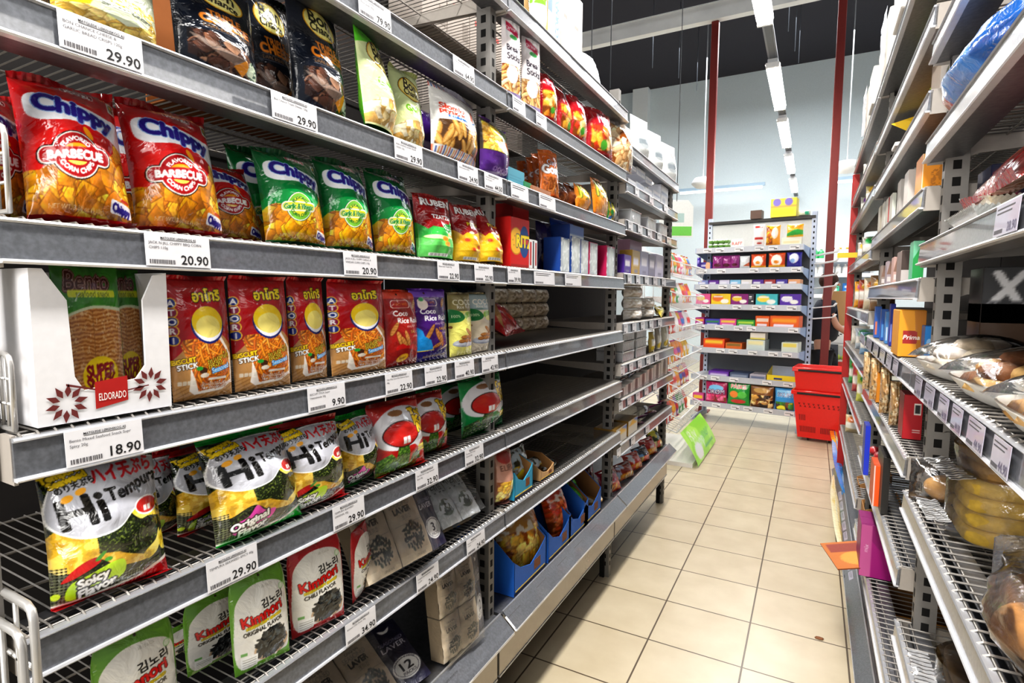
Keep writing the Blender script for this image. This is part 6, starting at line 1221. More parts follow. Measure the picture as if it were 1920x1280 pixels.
# ---------------------------------------------------------------- standing person behind the red post
def skin_obj(name, pts, edges, rad, m, parent=None, sub=2, **kw):
    me = bpy.data.meshes.new(name); me.from_pydata([tuple(c*K for c in p) for p in pts], edges, []); me.materials.append(m)
    o = bpy.data.objects.new(name, me); COL.objects.link(o)
    if parent is not None: o.parent = parent
    md = o.modifiers.new('skin', 'SKIN'); md.use_smooth_shade = True
    for i, r in enumerate(rad):
        rr = r if hasattr(r,'__len__') else (r,r); me.skin_vertices[0].data[i].radius = (rr[0]*K, rr[1]*K)
    me.skin_vertices[0].data[0].use_root = True
    s = o.modifiers.new('sub', 'SUBSURF'); s.levels = s.render_levels = sub
    return tag(o, **kw)
sk = flat('#c99a82', .5); drk = flat('#20222e', .75)
PX, PY = .10, 6.42
pt = lambda x, y, z: (PX+x, PY+y, z)
body = [pt(0,0,.74), pt(.0,0,.92), pt(.01,0,1.10), pt(.02,0,1.20), pt(.03,0,1.285), pt(.02,.12,1.135), pt(.09,.15,.95), pt(.2,.13,.87), pt(.02,-.12,1.135), pt(.11,-.13,.94), pt(.245,-.10,.845), pt(.31,-.085,.84), pt(0,.075,.68), pt(.01,.08,.38), pt(-.01,.08,.06), pt(.07,.085,.03), pt(0,-.075,.68), pt(.01,-.08,.38), pt(-.01,-.08,.06), pt(.07,-.085,.03), pt(.045,0,1.335), pt(.045,0,1.40)]
E_ = [(0,1),(1,2),(2,3),(3,4),(2,5),(5,6),(6,7),(2,8),(8,9),(9,10),(10,11),(0,12),(12,13),(13,14),(14,15),(0,16),(16,17),(17,18),(18,19),(4,20),(20,21)]
R_ = [.10,.095,.105,.045,.045,.045,.034,.024,.045,.034,.026,.022,.07,.05,.035,.03,.07,.05,.035,.03,.072,.06]
per = skin_obj('person', body, E_, R_, sk, label='person in a dark top behind the tall red post, reaching one bare arm out', cat='person')
for fi, (dy, L) in enumerate(((-.02,.042),(-.008,.05),(.004,.047),(.015,.038))):
    skin_obj('finger', [pt(.315,-.085+dy*.7,.84), pt(.34,-.085+dy,.838), pt(.34+L*.6,-.085+dy,.826)], [(0,1),(1,2)], [.008,.007,.006], sk, per, 1)
skin_obj('thumb', [pt(.30,-.065,.845), pt(.322,-.052,.845), pt(.345,-.05,.838)], [(0,1),(1,2)], [.009,.008,.006], sk, per, 1)
skin_obj('dark_top', [pt(0,0,.74),pt(0,0,.92),pt(.01,0,1.10),pt(.015,0,1.175),pt(.02,.12,1.135),pt(.06,.14,1.03),pt(.02,-.12,1.135),pt(.07,-.128,1.03)], [(0,1),(1,2),(2,3),(2,4),(4,5),(2,6),(6,7)], [.16,.155,.165,.09,.085,.07,.085,.07], drk, per)
skin_obj('trousers', [pt(0,0,.745),pt(0,.075,.66),pt(.01,.08,.38),pt(-.01,.08,.09),pt(0,-.075,.66),pt(.01,-.08,.38),pt(-.01,-.08,.09)], [(0,1),(1,2),(2,3),(0,4),(4,5),(5,6)], [.15,.11,.08,.062,.11,.08,.062], flat('#171922', .8), per)
MB().ball((PX+.03,PY,1.385),(.088,.082,.086),flat('#4a2e22', .8, var=.4),14,10).obj('hair', per)
b = MB(); b.ball((PX+.118,PY,1.345),(.016,.011,.016),sk,8,6); b.obj('nose', per)
for s in (-1, 1):
    MB().ball((PX+.107,PY+s*.027,1.368),(.007,.011,.008),flat('#f2efec',.3),8,6).ball((PX+.1125,PY+s*.027,1.368),(.003,.005,.005),flat('#2a1c14',.3),8,6).obj('eye', per)
    MB().ball((PX+.035,PY+s*.078,1.35),(.016,.006,.024),sk,8,6).obj('ear', per)
MB().ball((PX+.108,PY,1.315),(.006,.022,.006),flat('#9a4a42',.5),8,6).obj('mouth', per)
for s in (-1, 1): MB().ball((PX+.03,PY+s*.083,.03),(.09,.04,.032),flat('#121212',.5),10,6).obj('shoe', per)
# ---------------------------------------------------------------- things far behind the post
bs = empty('wall_shelf', (0,8.6,0), label='white shop shelf with bottles far behind the tall red post', cat='shelf')
ws = flat('#e4e8ec', .5); xa, xb = on_y(1524,480,8.6)[0], on_y(1640,480,8.6)[0]
zs = [on_y(1580,r,8.6)[1] for r in (484,513,552,600,648)]
for z in zs:
    b = MB(); b.box((xa,0,z-.02),(xb,.3,z), ws); b.box((xa,-.012,z-.045),(xb,0,z+.005), flat('#f4f6f8', .4)); b.obj('board', bs)
for x in (xa, xb): MB().box((x-.02,.28,0),(x+.02,.32,zs[0]+.1), ws).obj('upright', bs)
MB().box((xa,.32,.05),(xb,.33,zs[0]+.05), flat('#cfd6dc', .6)).obj('back_panel_or_dark_fill', bs)
def bottle(c, cap):
    def f():
        o = MB().lathe([(.0,0),(.034,.0),(.036,.01),(.036,.09),(.03,.105),(.013,.115),(.013,.125)], flat(c,.3,coat=.4), 12).obj('bottle', cat='bottle'); MB().lathe([(.0,.125),(.016,.125),(.016,.145),(0,.146)], flat(cap,.4), 10).obj('cap', o); return o
    return Kind(f)
for k, (c, cap, lev, xs, lb) in enumerate((('#3fae6a','#e8f0ea',0,(.03,.10),'small green bottle on the top board of the far white shelf'),('#e8ece4','#c83a3a',0,(.24,),'white bottle with red cap on the far white shelf'),('#eef0ea','#e8b42c',0,(.32,.40),'white bottle with yellow cap on the far white shelf'),('#7aa0cc','#4a6aa0',0,(.5,.57),'blue bottle on the top board of the far white shelf'),('#f4f4f2','#d8d8d8',1,(.03,.1,.23,.31,.39,.47,.55),'plain white bottle on the second board of the far white shelf'))):
    kd = bottle(c, cap)
    for x in xs: kd.put((xa+x, 8.68, zs[lev]+.001), (0,0,0), (1,1,1.0 if lev==0 else .9), ordn[xs.index(x)]+' '+lb, 'bottles on the far shelf %d' % k)
def fbox(name, x0, x1, z0, h, y, c, ops, label, d=.14, cat='box'):
    cv = simple(max(.3,h/(x1-x0)), 24, c, ops); o = carton(name, cv, x1-x0, h, d, c, label, cat); o.location = Vector(((x0+x1)/2, y, z0))*K; return o
fbox('blue_carton', xa+.37, xa+.6, zs[2]+.001, .15, 8.64, '#2f7ac8', [('r',.1,.6,.9,.8,'#e4f0fa'),('r',.1,.2,.7,.4,'#8ac0f0')], 'bright blue detergent carton on the far white shelf')
fbox('teal_carton', xa+.2, xa+.33, zs[2]+.001, .12, 8.64, '#4ac8a0', [('e',.5,.5,.3,.3,'#d8f4e8')], 'teal carton beside the blue detergent carton')
fbox('blue_pack', xa+.17, xa+.40, zs[3]+.001, .14, 8.62, '#3a94dc', [('r',.1,.5,.9,.75,'#e8f4fc')], 'light blue pack low on the far white shelf')
fbox('red_pack', xa+.43, xa+.6, zs[3]+.001, .15, 8.62, '#d8343a', [('r',.1,.3,.9,.6,'#f4e8e0')], 'red and white pack low on the far white shelf')
fbox('white_pack', xa+.43, xa+.6, zs[4]+.001, .15, 8.62, '#d8e4e8', [('r',.1,.3,.9,.8,'#4ab07a')], 'white and green pack on the lowest board of the far white shelf')
# price board on a carton and crates
Y = 6.9
def rect_y(l, t, r, bt, Y): x0, z1 = on_y(l, t, Y); x1, z0 = on_y(r, bt, Y); return x0, z0, x1, z1
x0,z0,x1,z1 = rect_y(1554,549,1588,592,Y); zc = z0
cr = flat('#cfd3d8', .5); 
def crate(c, label, w=.34, d=.3, h=.2):
    b = MB(); t = .008; v = [(-w/2*.88,-d/2*.88,0),(w/2*.88,-d/2*.88,0),(w/2*.88,d/2*.88,0),(-w/2*.88,d/2*.88,0),(-w/2,-d/2,h),(w/2,-d/2,h),(w/2,d/2,h),(-w/2,d/2,h),(-w/2+t,-d/2+t,h),(w/2-t,-d/2+t,h),(w/2-t,d/2-t,h),(-w/2+t,d/2-t,h),(-w/2*.86,-d/2*.86,t),(w/2*.86,-d/2*.86,t),(w/2*.86,d/2*.86,t),(-w/2*.86,d/2*.86,t)]
    f = [(3,2,1,0),(12,13,14,15)]
    for k in range(3):
        for i in range(4): j = (i+1)%4; f.append((k*4+i,k*4+j,k*4+4+j,k*4+4+i))
    o = b.add(v, f, flat(c,.4)).obj('plastic_crate', label=label, cat='crate'); r = MB()
    r.box((-w/2-.012,-d/2-.012,h-.022),(w/2+.012,-d/2,h),flat('#e4e6e8',.4)); r.box((-w/2-.012,-d/2,h-.022),(-w/2,d/2,h),flat('#e4e6e8',.4)); r.box((w/2,-d/2,h-.022),(w/2+.012,d/2,h),flat('#e4e6e8',.4)); r.box((-w/2,d/2,h-.022),(w/2,d/2+.012,h),flat('#e4e6e8',.4)); r.obj('rim', o); return o
cxx = (x0+x1)/2+.02
for k, (c, lb) in enumerate((('#c4c8cc','grey plastic crate at the bottom of the stack behind the red post'),('#bcc0c6','grey white plastic crate below the red crate'),('#d84a48','red plastic crate in the stack behind the red post'),('#d0d4da','pale plastic crate on top of the red crate'))):
    o = crate(c, lb); o.location = Vector((cxx, 7.1, .003+.171*k))*K
o = fbox('kraft_carton', x0-.01, x1+.05, .003+.171*3+.203, z1-.003-.171*3-.203+.02, 7.0, '#b08a5e', [], 'brown carton on top of the plastic crates', .18); 
o = MB().box((x0,0,0),(x1,.004,.19), flat('#f0f0ee', .5)); text_mesh(o, '19,-', (x0+x1)/2, .08, .055, ink, lambda V: np.stack([V[:,0], np.full(len(V),-.0006), V[:,1]],1), 'C', (x1-x0)*.7, bold=.02)
o = o.obj('price_card', label='white card reading 19 leaning on the brown carton', cat='sign'); o.location = Vector((0, 6.985, .003+.171*3+.206))*K
for k in range(2): MB().ball((0,0,.04),(.05,.05,.04),flat(('#a8c83a','#c8d86a')[k],.5),10,8,.06).obj('lettuce', label=('yellow green lettuce in the top crate, nearer' if k==0 else 'pale green lettuce in the top crate, farther'), cat='vegetable').location = Vector((cxx+.09-.1*k, 6.93+.05*k, .003+.171*3+.012))*K
# hooks on the gondola's side
for k, z in enumerate((1.02,1.12,1.30,1.40,1.52,1.6)):
    b = MB(); b.tube([(GW+.04,.30,z),(GW+.06,.30,z+.0),(GW+.22,.22,z+.02),(GW+.24,.2,z+.045)], .006, wht, 6); b.tube([(GW+.04,.38,z),(GW+.06,.38,z),(GW+.22,.30,z+.02),(GW+.24,.28,z+.045)], .006, wht, 6); b.tube([(GW+.045,.30,z),(GW+.045,.38,z)], .006, wht, 6); b.obj('hook', g)
# ---------------------------------------------------------------- cookie side racks
z1R = lambda i: LR1[i]+.0492; z2R = lambda i: LR2[i]+.0492; z3R = lambda i: LR3[i]+.0492
def gpy(name, cat, pl, pr, pt, Y, zb, art, label, d=.06, n=30, side='#888888', group=None, box=True, lean=0, yaw=0, w=None, x0=None, **kw):
    """pack turned so that its printed face looks down the aisle towards the camera"""
    xa_ = on_y(pl, 560, Y)[0] if x0 is None else x0; xb_ = on_y(pr, 560, Y)[0]; w = w or xb_-xa_; h = max(.01, on_y((pl+pr)/2, pt, Y)[1]-zb)
    cv = simple(min(3.5,max(.25,h/w)), n, art[0], art[1])
    if box: o = carton(name, cv, w, h, d, side, label, cat)
    else: kw.setdefault('seal', 0); o = pillow_bag(name, cv, w, h/(1+kw['seal']), d, cat=cat, label=label, backcol=side, **kw)
    if group: o['group'] = group
    o.location = Vector((xa_+w/2, Y, zb+.0006))*K; o.rotation_euler = (-lean, 0, yaw); return o
# cookie plates
foam = flat('#e6e3dc', .55)
def plate(fill, label, w=.24, d=.17, h=.03, mound=.05, seed=1, cookies=True):
    root = empty('cookie_plate', label=label, cat='plate'); b = MB(); n = 28
    def rr(t, sx, sy): c, s = math.cos(t), math.sin(t); return math.copysign(abs(c)**.55, c)*sx, math.copysign(abs(s)**.55, s)*sy
    prof = [(.72,.0),(.80,.004),(.97,h*.8),(1.02,h),(1.0,h+.002),(.95,h*.82),(.76,.007)]
    V = [];
    for q, z in prof:
        for k in range(n): x, y = rr(2*PI*k/n, d/2*q, w/2*q); V.append((x,y,z))
    f = [(i*n+k, i*n+(k+1)%n, (i+1)*n+(k+1)%n, (i+1)*n+k) for i in range(len(prof)-1) for k in range(n)] + [tuple(range(n-1,-1,-1)), tuple(6*n+k for k in range(n))]
    b.add(V, f, foam, None, True).obj('foam_plate', root)
    r = random.Random(seed); k = 0
    if cookies:
        for ring, cnt, z in ((.62,8,.012),(.3,4,.014),(.45,6,.032),(.12,2,.05)):
            for i in range(cnt):
                a = 2*PI*i/cnt+r.random()*.4; q = MB(); m = flat(fill[k % len(fill)], .75, bump=.5, bscale=60, var=.3)
                q.ball((math.cos(a)*d/2*ring, math.sin(a)*w/2*ring, z+.012), (.034,.036,.015), m, 12, 7, .22, seed=k); q.obj('cookie', root); k += 1
    c = MB(); c.grid(lambda u,v: ((u-.5)*d*1.02, (v-.5)*w*1.02, h+.002+mound*np.power(np.clip(np.sin(PI*u)*np.sin(PI*v),0,1),.45)+crinkle(u,v,seed,.004)), 26, 26, clear_mat(gloss=.0, bump=.3, haze=.0)); c.obj('cling_film', root); return root
zP = z1R(3)
for (x, y, rz, fill, lb, sd, ck) in ((.28,1.02,.08,['#e0b878','#ecca96','#d8a45c','#8a5a36'],'white foam plate of tan and brown cookies under film, the largest in view',1,True),(.42,1.23,.25,['#ecdcb8','#f0e4ca','#e0cca0'],'white foam plate of pale cookies behind the two front plates',2,True),(.275,1.295,.15,['#f0e8e0','#e8dcc8','#b09a80'],'white foam plate of pale cookies nearest the orange biscuit case',3,True),(.46,1.0,.0,['#c8a01c','#8a6a1c','#d8b83a'],'white foam plate of golden nut cookies at the back, tilted',4,True),(.275,.765,.0,['#d8b07a','#c89a5c'],'white foam plate cut off by the picture edge',5,True)):
    o = plate(fill, lb, seed=sd, w=.235 if sd != 3 else .2, d=.17 if sd != 4 else .16); o.location = Vector((x, y, zP+(.0006 if sd != 4 else .05)))*K; o.rotation_euler = (0,(.0 if sd != 4 else -.25),rz)
# wrapped cakes
def bunpack(n, rad, col, label, film=.012, seed=1, stack=1):
    root = empty('wrapped_bun_pack', label=label, cat='bread'); m = flat(col, .7, bump=.4, bscale=40, var=.35); k = 0
    for s in range(stack):
        for i in range(n):
            q = MB(); q.ball(((i-(n-1)/2)*rad*1.9, 0, rad*.62+s*rad*1.15), (rad,rad,rad*.6), m, 14, 9, .06, seed=i+seed); q.obj('bun', root)
    w = rad*(1.9*n+.5); h = rad*1.25*stack+.02
    c = MB(); c.grid(lambda u,v: ((u-.5)*w*1.25, -rad*1.15*np.power(np.clip(np.sin(PI*u)*np.sin(PI*v),0,1),.4)-crinkle(u,v,seed,film), v*h*1.1), 20, 16, clear_mat(gloss=.06, bump=.35, haze=.03)); c.grid(lambda u,v: ((u-.5)*w*1.25, rad*1.15*np.power(np.clip(np.sin(PI*u)*np.sin(PI*v),0,1),.4)+crinkle(u,v,seed+3,film), v*h*1.1), 14, 12, clear_mat(gloss=.06, bump=.35, haze=.03), flip=True); c.obj('clear_wrap', root); return root
def layer_cake(layers, w, d, col, label, seed=1, th=.028):
    root = empty('wrapped_cake', label=label, cat='cake'); m = flat(col, .75, bump=.5, bscale=50, var=.35)
    for k in range(layers):
        b = MB(); V = []; nn = 24; r = random.Random(seed+k)
        for rr_, zz in ((.94,0),(1,.2),(1,.75),(.95,1.0)):
            for i in range(nn): a = 2*PI*i/nn; c_, s_ = math.cos(a), math.sin(a); V.append((math.copysign(abs(c_)**.4,c_)*w/2*rr_, math.copysign(abs(s_)**.4,s_)*d/2*rr_*(1+.01*(i%2)), th*k+zz*th*.96))
        f = [(i*nn+q, i*nn+(q+1)%nn, (i+1)*nn+(q+1)%nn, (i+1)*nn+q) for i in range(3) for q in range(nn)]+[tuple(range(nn-1,-1,-1)),tuple(3*nn+q for q in range(nn))]
        b.add(V, f, m, None, True).obj('layer', root)
    h = th*layers; c = MB()
    for s, (aw, ad) in ((0,(1.05,1.08)),):
        c.grid(lambda u,v: (w*.53*np.cos(u*2*PI)*(1+.0*v)*1.1, d*.56*np.sin(u*2*PI)*1.12+crinkle(u,v,seed,.008), v*h*1.02), 40, 10, clear_mat(gloss=.06, bump=.5, haze=.04))
    c.grid(lambda u,v: ((u-.5)*w*1.1, (v-.5)*d*1.15, h+.004+crinkle(u,v,seed,.012)), 20, 20, clear_mat(gloss=.06, bump=.35, haze=.03)); c.obj('clear_wrap', root)
    e = MB(); e.grid(lambda u,v: (-w*.58-u*.035, (v-.5)*d*.9, h*.3+.0025*np.sin(v*70)+crinkle(u,v,seed,.004)), 6, 60, clear_mat(gloss=.04, bump=.05, haze=.3)); e.obj('crimped_end', root); return root
zQ = z1R(2)
R_obj = lambda o, x, y, z, rz=0, rx=0, ry=0: (setattr(o, 'location', Vector((x,y,z+.0008))*K), setattr(o, 'rotation_euler', (rx,ry,rz)))
R_obj(bunpack(1,.046,'#b98a4a','single golden wrapped bun at the far end of the cake shelf',seed=3), .265, 1.40, zQ)
R_obj(bunpack(1,.046,'#a87a48','wrapped bun stacked behind the single golden bun',seed=6,stack=2), .36, 1.415, zQ)
R_obj(layer_cake(4,.22,.13,'#c8a53e','stack of yellow sponge layers in clear wrap, between the bun and the clear box',2), .355, 1.235, zQ)
R_obj(layer_cake(2,.2,.15,'#a8824a','wrapped tan sponge cake lying tilted on top of the yellow layers',7,.03), .36, 1.25, zQ+.122, .15, 0, -.18)
b = MB(); b.bbox((-.05,-.06,0),(.05,.06,.075), clear_mat(gloss=.2, bump=.4, haze=.25), .006); b.box((-.04,-.05,.004),(.04,.05,.012), flat('#b9b2a8',.5)); o = b.obj('clear_box', label='empty looking clear plastic box at the front of the cake shelf', cat='box'); o.scale = (.7,.62,.9); R_obj(o, .30, 1.035, zQ, .35)
R_obj(bunpack(2,.052,'#d8964a','large clear bag of two round golden buns nearest the camera',film=.016,seed=9), .27, .875, zQ, PI/2-.3)
R_obj(layer_cake(3,.2,.2,'#a8742c','wrapped brown cake at the back of the cake shelf',12), .475, 1.0, zQ)
R_obj(layer_cake(2,.22,.16,'#8a6a3a','flat brown cake in clear wrap on the lowest visible shelf',15), .36, 1.24, z1R(1))
# red bag and fluted trays on the shelf above the plates
def fluted(label):
    root = empty('fluted_tray', label=label, cat='tray'); b = MB()
    b.grid(lambda u,v: ((u-.5)*.14, (v-.5)*.2, .0+.022*np.clip(np.maximum(np.abs(u-.5)*2,np.abs(v-.5)*2)*4-3,0,1)+.0022*np.sin((u+v)*120)*np.clip(np.maximum(np.abs(u-.5)*2,np.abs(v-.5)*2)*6-5,0,1)), 60, 80, flat('#d8dcd8',.2,coat=.6,bump=.2)); b.obj('dish', root)
    MB().bbox((-.055,-.085,.003),(.055,.085,.016), flat('#b8945a',.7,var=.3), .004).obj('wafer', root); return root
zX = z1R(4)
R_obj(fluted('clear fluted tray of wafers leaning up under the red bag'), .30, 1.22, zX+.03, 0, .12, 0)
R_obj(fluted('clear fluted tray lying flat on the rail below the red bag'), .275, 1.18, zX, 0)
o = pillow_bag('red_foil_bag', simple(.62,50,'#a01418',[('r',.1,.2,.9,.26,'#c8383a'),('n',0,0,1,1,'#b82428',5,.62),('n',0,0,1,1,'#7a0c10',4,.6),('e',.25,.7,.12,.1,'#d8c8c8')]), .30, .19, .06, seed=61, seal=.12, sealcol='#b8242a', backcol='#8a1014', amp=.008, cat='bag', label='shiny red foil bag lying on the fluted trays')
R_obj(o, .232, 1.13, zX+.04, -PI/2, -.95)
gpy('dark_blue_carton','carton',1815,2100,300,1.37,zX,('#0f1638',[('t','Stro',.22,.75,.2,'#a03a4a',{'shear':.2}),('r',.05,.1,.9,.14,'#2a3a6a')]),'dark blue carton at the back behind the red foil bag',d=.1,n=60,side='#101840',w=.3,x0=.285)
gpy('grey_carton','carton',1810,2100,500,1.37,zP+.1006,('#3c3c3e',[('t','ХИПЕР',.5,.62,.2,'#d8d8da',{'bold':.01,'shear':.1}),('t','МЛЯКО В КАРТОН',.5,.22,.1,'#2a2a2c',{'shear':.1}),('r',0,.36,1,.4,'#2a2a2e')]),'grey printed carton in the dark above the cookie plates',d=.1,n=80,side='#3a3a3c',w=.3,x0=.285)
gpy('kraft_carton','carton',1815,2100,570,1.37,zP,('#3e2814',[('r',0,.3,1,.34,'#4a3018')]),'brown carton under the grey printed carton',d=.1,n=20,side='#3a2614',w=.3,x0=.285)
o = gp('blue_foil_bag','bag',1905,1768,62,.235,z1R(5),('#1a5aa8',[('r',.05,.25,.4,.6,'#d8c8b0'),('e',.2,.42,.14,.2,'#c83a2c'),('n',0,0,1,1,'#4a8ad8',6,.62)]),'big crumpled blue bag above the red foil bag, bulging over the rail',.05,0,d=.09,n=50,side='#144a8c',amp=.014,seal=.06,sealcol='#1a5aa8')
gpy('white_carton','carton',1735,1785,85,1.62,z2R(6),('#ece4dc',[('e',.5,.5,.3,.5,'#8a8a7a'),('e',.5,.5,.22,.36,'#c8c4b4')]),'white carton with a wreath print behind the blue foil bag',d=.12,n=40,side='#d8c8b8')
# second bay of the cookie side
zz = z2R(3)
pr = gpy('biscuit_case','carton',1689,1740,582,1.70,zz,('#eaa020',[('r',.16,.28,.94,.56,'#a82420'),('t','Prima',.55,.42,.22,'#f4efe8',{'shear':.2,'bold':.01}),('p',[(.72,0),(1,0),(1,1),(.55,1)],'#c07a14'),('r',.16,.3,.7,.54,'#a82420'),('t','Prima',.5,.42,.2,'#f4efe8',{'shear':.2,'bold':.008})]),'orange biscuit case with a red name plate on the rail beside the cookie plates',d=.13,n=60,side='#e09a1c')
gpy('blue_snack_bag','bag',1739,1757,612,1.62,zz,('#2a8ad8',[('e',.5,.5,.3,.4,'#9ac8f0')]),'bright blue bag beside the orange biscuit case at the post',d=.05,n=20,side='#1f6ab0')
for k, (a, b, t, Y, c, c2) in enumerate(((1643,1655,575,2.45,'#2a62b8','#d87a5a'),(1655,1668,580,2.3,'#1f5ab0','#5a9ad8'),(1664,1674,585,2.15,'#4a8ac8','#c8d8e8'),(1672,1681,570,2.05,'#1c2f9a','#8a94d8'))):
    gpy('blue_packet','packet',a,b,t,Y,zz,(c,[('r',.1,.1,.4,.5,c2)]),'%s tall blue packet beyond the orange biscuit case, from far' % ordn[k],d=.04,n=18,side=c,group='tall blue packets')
gpy('peach_bag','bag',1677,1692,605,1.92,zz,('#e8a878',[('e',.5,.5,.3,.4,'#d8d0cc')]),'peach and clear bag just beyond the orange biscuit case',d=.04,n=18,side='#c89a78',box=False)
zz = z2R(4)
gpy('green_carton','carton',1707,1728,452,1.66,zz,('#1f9a4a',[('p',[(0,.5),(1,1),(0,1)],'#7ac8a0')]),'green carton with a folded flap under the angled rail',d=.06,n=20,side='#6ab894')
gpy('dark_tray','tray',1686,1702,470,1.86,zz,('#4a3a34',[('r',0,0,1,.35,'#c8c0bc')]),'dark brown tray beyond the green carton',d=.1,n=16,side='#8a7a74')
for k, (a, b, t, Y, c) in enumerate(((1672,1686,482,2.0,'#c8a49a'),(1660,1672,490,2.2,'#a89aa0'),(1650,1660,498,2.4,'#9a8a80'))):
    gpy('tea_carton','carton',a,b,t,Y,zz,(c,[('p',[(0,.4),(.5,1),(1,.4)],'#8a6a5a'),('r',.1,.1,.9,.3,'#d8d0cc')]),'%s pinkish carton beyond the dark brown tray' % ordn[k],d=.06,n=16,side=c)
zz = z2R(5)
gpy('orange_carton','carton',1713,1756,288,1.72,zz,('#f09a1c',[('r',0,.0,.06,1,'#f4e4cc'),('n',.4,.1,1,.7,'#c87a14',9,.55),('p',[(.7,.5),(1,.3),(1,.95),(.85,1)],'#c8801c')]),'bright orange carton with a sloping top on the rail above the green carton',d=.1,n=40,side='#e08a14')
gpy('blue_carton','carton',1766,1783,296,1.56,zz,('#1f2fa8',[('r',0,0,.3,1,'#b0a0d8')]),'royal blue carton at the post beside the bright orange carton',d=.06,n=20,side='#b0a0d8')
gpy('white_round_carton','carton',1689,1713,318,1.9,zz,('#cfc8c2',[('e',.8,.4,.3,.2,'#e8c8a0')]),'greyish white carton next to the bright orange carton',d=.08,n=20,side='#c8c2bc')
gpy('white_round_carton','carton',1676,1690,336,2.12,zz,('#c8c2bc',[]),'greyish white carton farther from the bright orange carton',d=.08,n=16,side='#bcb6b0')
for k in range(4): gpy('narrow_carton','carton',1662-k*7,1669-k*7,362+k*8,2.25+.13*k,zz,(['#d8dcd0','#b04a4a','#c8c8c0','#a8a090'][k],[]),'%s narrow pale carton beyond the white cartons' % ordn[k],d=.08,n=10,side='#b8b4aa',group='narrow pale cartons')
zz = z2R(6)
b = MB(); yc = flat('#f0c81c',.5); oc = flat('#e0901c',.5); kc = flat('#2a2418',.8)
b.box((-.06,0,0),(.06,.003,.07),oc); b.box((-.06,.0,0),(-.057,.14,.10),yc); b.box((.057,.0,0),(.06,.14,.10),yc); b.box((-.06,.137,0),(.06,.14,.10),kc); b.box((-.06,0,0),(.06,.14,.003),kc)
b.prism([(-.06,.07),(.06,.07),(.02,.12),(-.11,.105)],1,-.004,-.001,yc); b.prism([(.0,.10),(.06,.10),(.09,.155),(.02,.165)],1,.1,.103,yc)
o = b.obj('yellow_carton', label='torn open yellow and orange carton near the ceiling end of the cookie side', cat='carton'); R_obj(o, .29, 2.1, zz, -.5)
gpy('white_tub','tub',1660,1690,275,1.98,zz,('#f0ece8',[('r',.1,.3,.9,.5,'#9a8a84')]),'white tub in front of the torn yellow carton',d=.08,n=16,side='#e4ded8')
for k, (a, t, c) in enumerate(((1700,158,'#e8d8c8'),(1690,178,'#d8a05a'),(1716,150,'#c8e04a'))): gpy('top_pack','pack',a,a+18,t,2.0+.2*k,z2R(7),(c,[('r',.2,.3,.8,.6,'#f0efe8')]),['cream pack','tan pack','lime green pack'][k]+' on the second highest rail of the cookie side',d=.08,n=14,side=c)
zt = z2R(8)
tw = flat('#d8d4cc',.7)
for k, (x, y, h, w, lb) in enumerate(((.30,2.1,.19,.2,'white carton on top of the cookie side racks, nearest'),(.31,2.55,.2,.2,'white carton on top of the cookie side racks, wrapped in clear film'),(.30,3.0,.16,.18,'white carton on top of the cookie side racks, third from the camera'),(.31,3.4,.2,.2,'white carton on top of the cookie side racks, farthest'))):
    b = MB(); b.bbox((-.13,-w/2,0),(.13,w/2,h),tw,.003); b.box((-.1302,-.02,h*.3),(-.13,.04,h*.36),flat('#8a8a88',.6)); b.box((-.128,-.004,h),(.128,.004,h+.0006),flat('#b8a88a',.5)); o = b.obj('top_carton', label=lb, cat='carton'); R_obj(o, x+.015, y, zt)
    if k in (1,3):
        c = MB(); c.grid(lambda u,v: (-.136-crinkle(u,v,k,.004)-.003, (u-.5)*w*1.02, v*h*1.02), 16, 16, clear_mat(gloss=.2, bump=.9, haze=.25)); c.obj('film', o)
gpy('pink_snack_bag','bag',1612,1634,182,3.6,zt,('#c89a84',[('c',0,0,1,1,['#d8b0a0','#b8806a','#e8d0c8'],12,.2)]),'pinkish clear bag hanging at the top of the far rack',d=.05,n=16,side='#b88a74',box=False)
# lower shelves
zz = z2R(2)
kb_ = '#b08a5c'
for k, (a, b, t, Y, c) in enumerate(((1626,1642,660,2.5,'#d8b484'),(1640,1662,672,2.25,'#c49a62'),(1660,1682,690,2.0,'#b08a5c'),(1680,1702,716,1.82,'#a8865c'))):
    gpy('paper_bag','bag',a,b,t,Y,zz,(c,[('n',0,0,1,1,'#d8c4a0',5,.6),('n',0,0,1,1,'#7a5c3a',6,.66)]),'%s torn brown paper pack on the shelf below the orange biscuit case' % ordn[k],d=.06,n=24,side=c,box=False,amp=.012)
gpy('red_carton','carton',1708,1745,742,1.66,zz,('#b01a24',[('r',.55,.55,.9,.8,'#e8e0d8'),('r',.6,.58,.85,.77,'#2a2a2a'),('r',.5,.2,.9,.22,'#e8d0c8'),('r',.5,.15,.9,.17,'#e8d0c8')]),'dark red carton with a small white panel at the post below the orange case',d=.08,n=30,side='#8a141c')
gpy('orange_packet','packet',1640,1655,700,2.2,zz,('#d8881c',[]),'small orange packet among the torn brown paper packs',d=.05,n=10,side='#c87a14',x0=.235)
zz = z2R(1)
gpy('orange_divider','carton',1659,1676,876,1.88,zz,('#e85a14',[('r',0,0,.2,1,'#e8d0c8')]),'orange carton edge standing on the lower wire shelf',d=.1,n=10,side='#c84a10')
gpy('dark_carton','carton',1676,1690,860,1.82,zz,('#2a2826',[]),'dark grey carton beside the orange carton edge',d=.14,n=8,side='#24201e')
gpy('blue_sliver_carton','carton',1638,1648,800,2.2,zz,('#1f3ac8',[]),'deep blue carton edge on the lower wire shelf',d=.08,n=8,side='#1a2f9a')
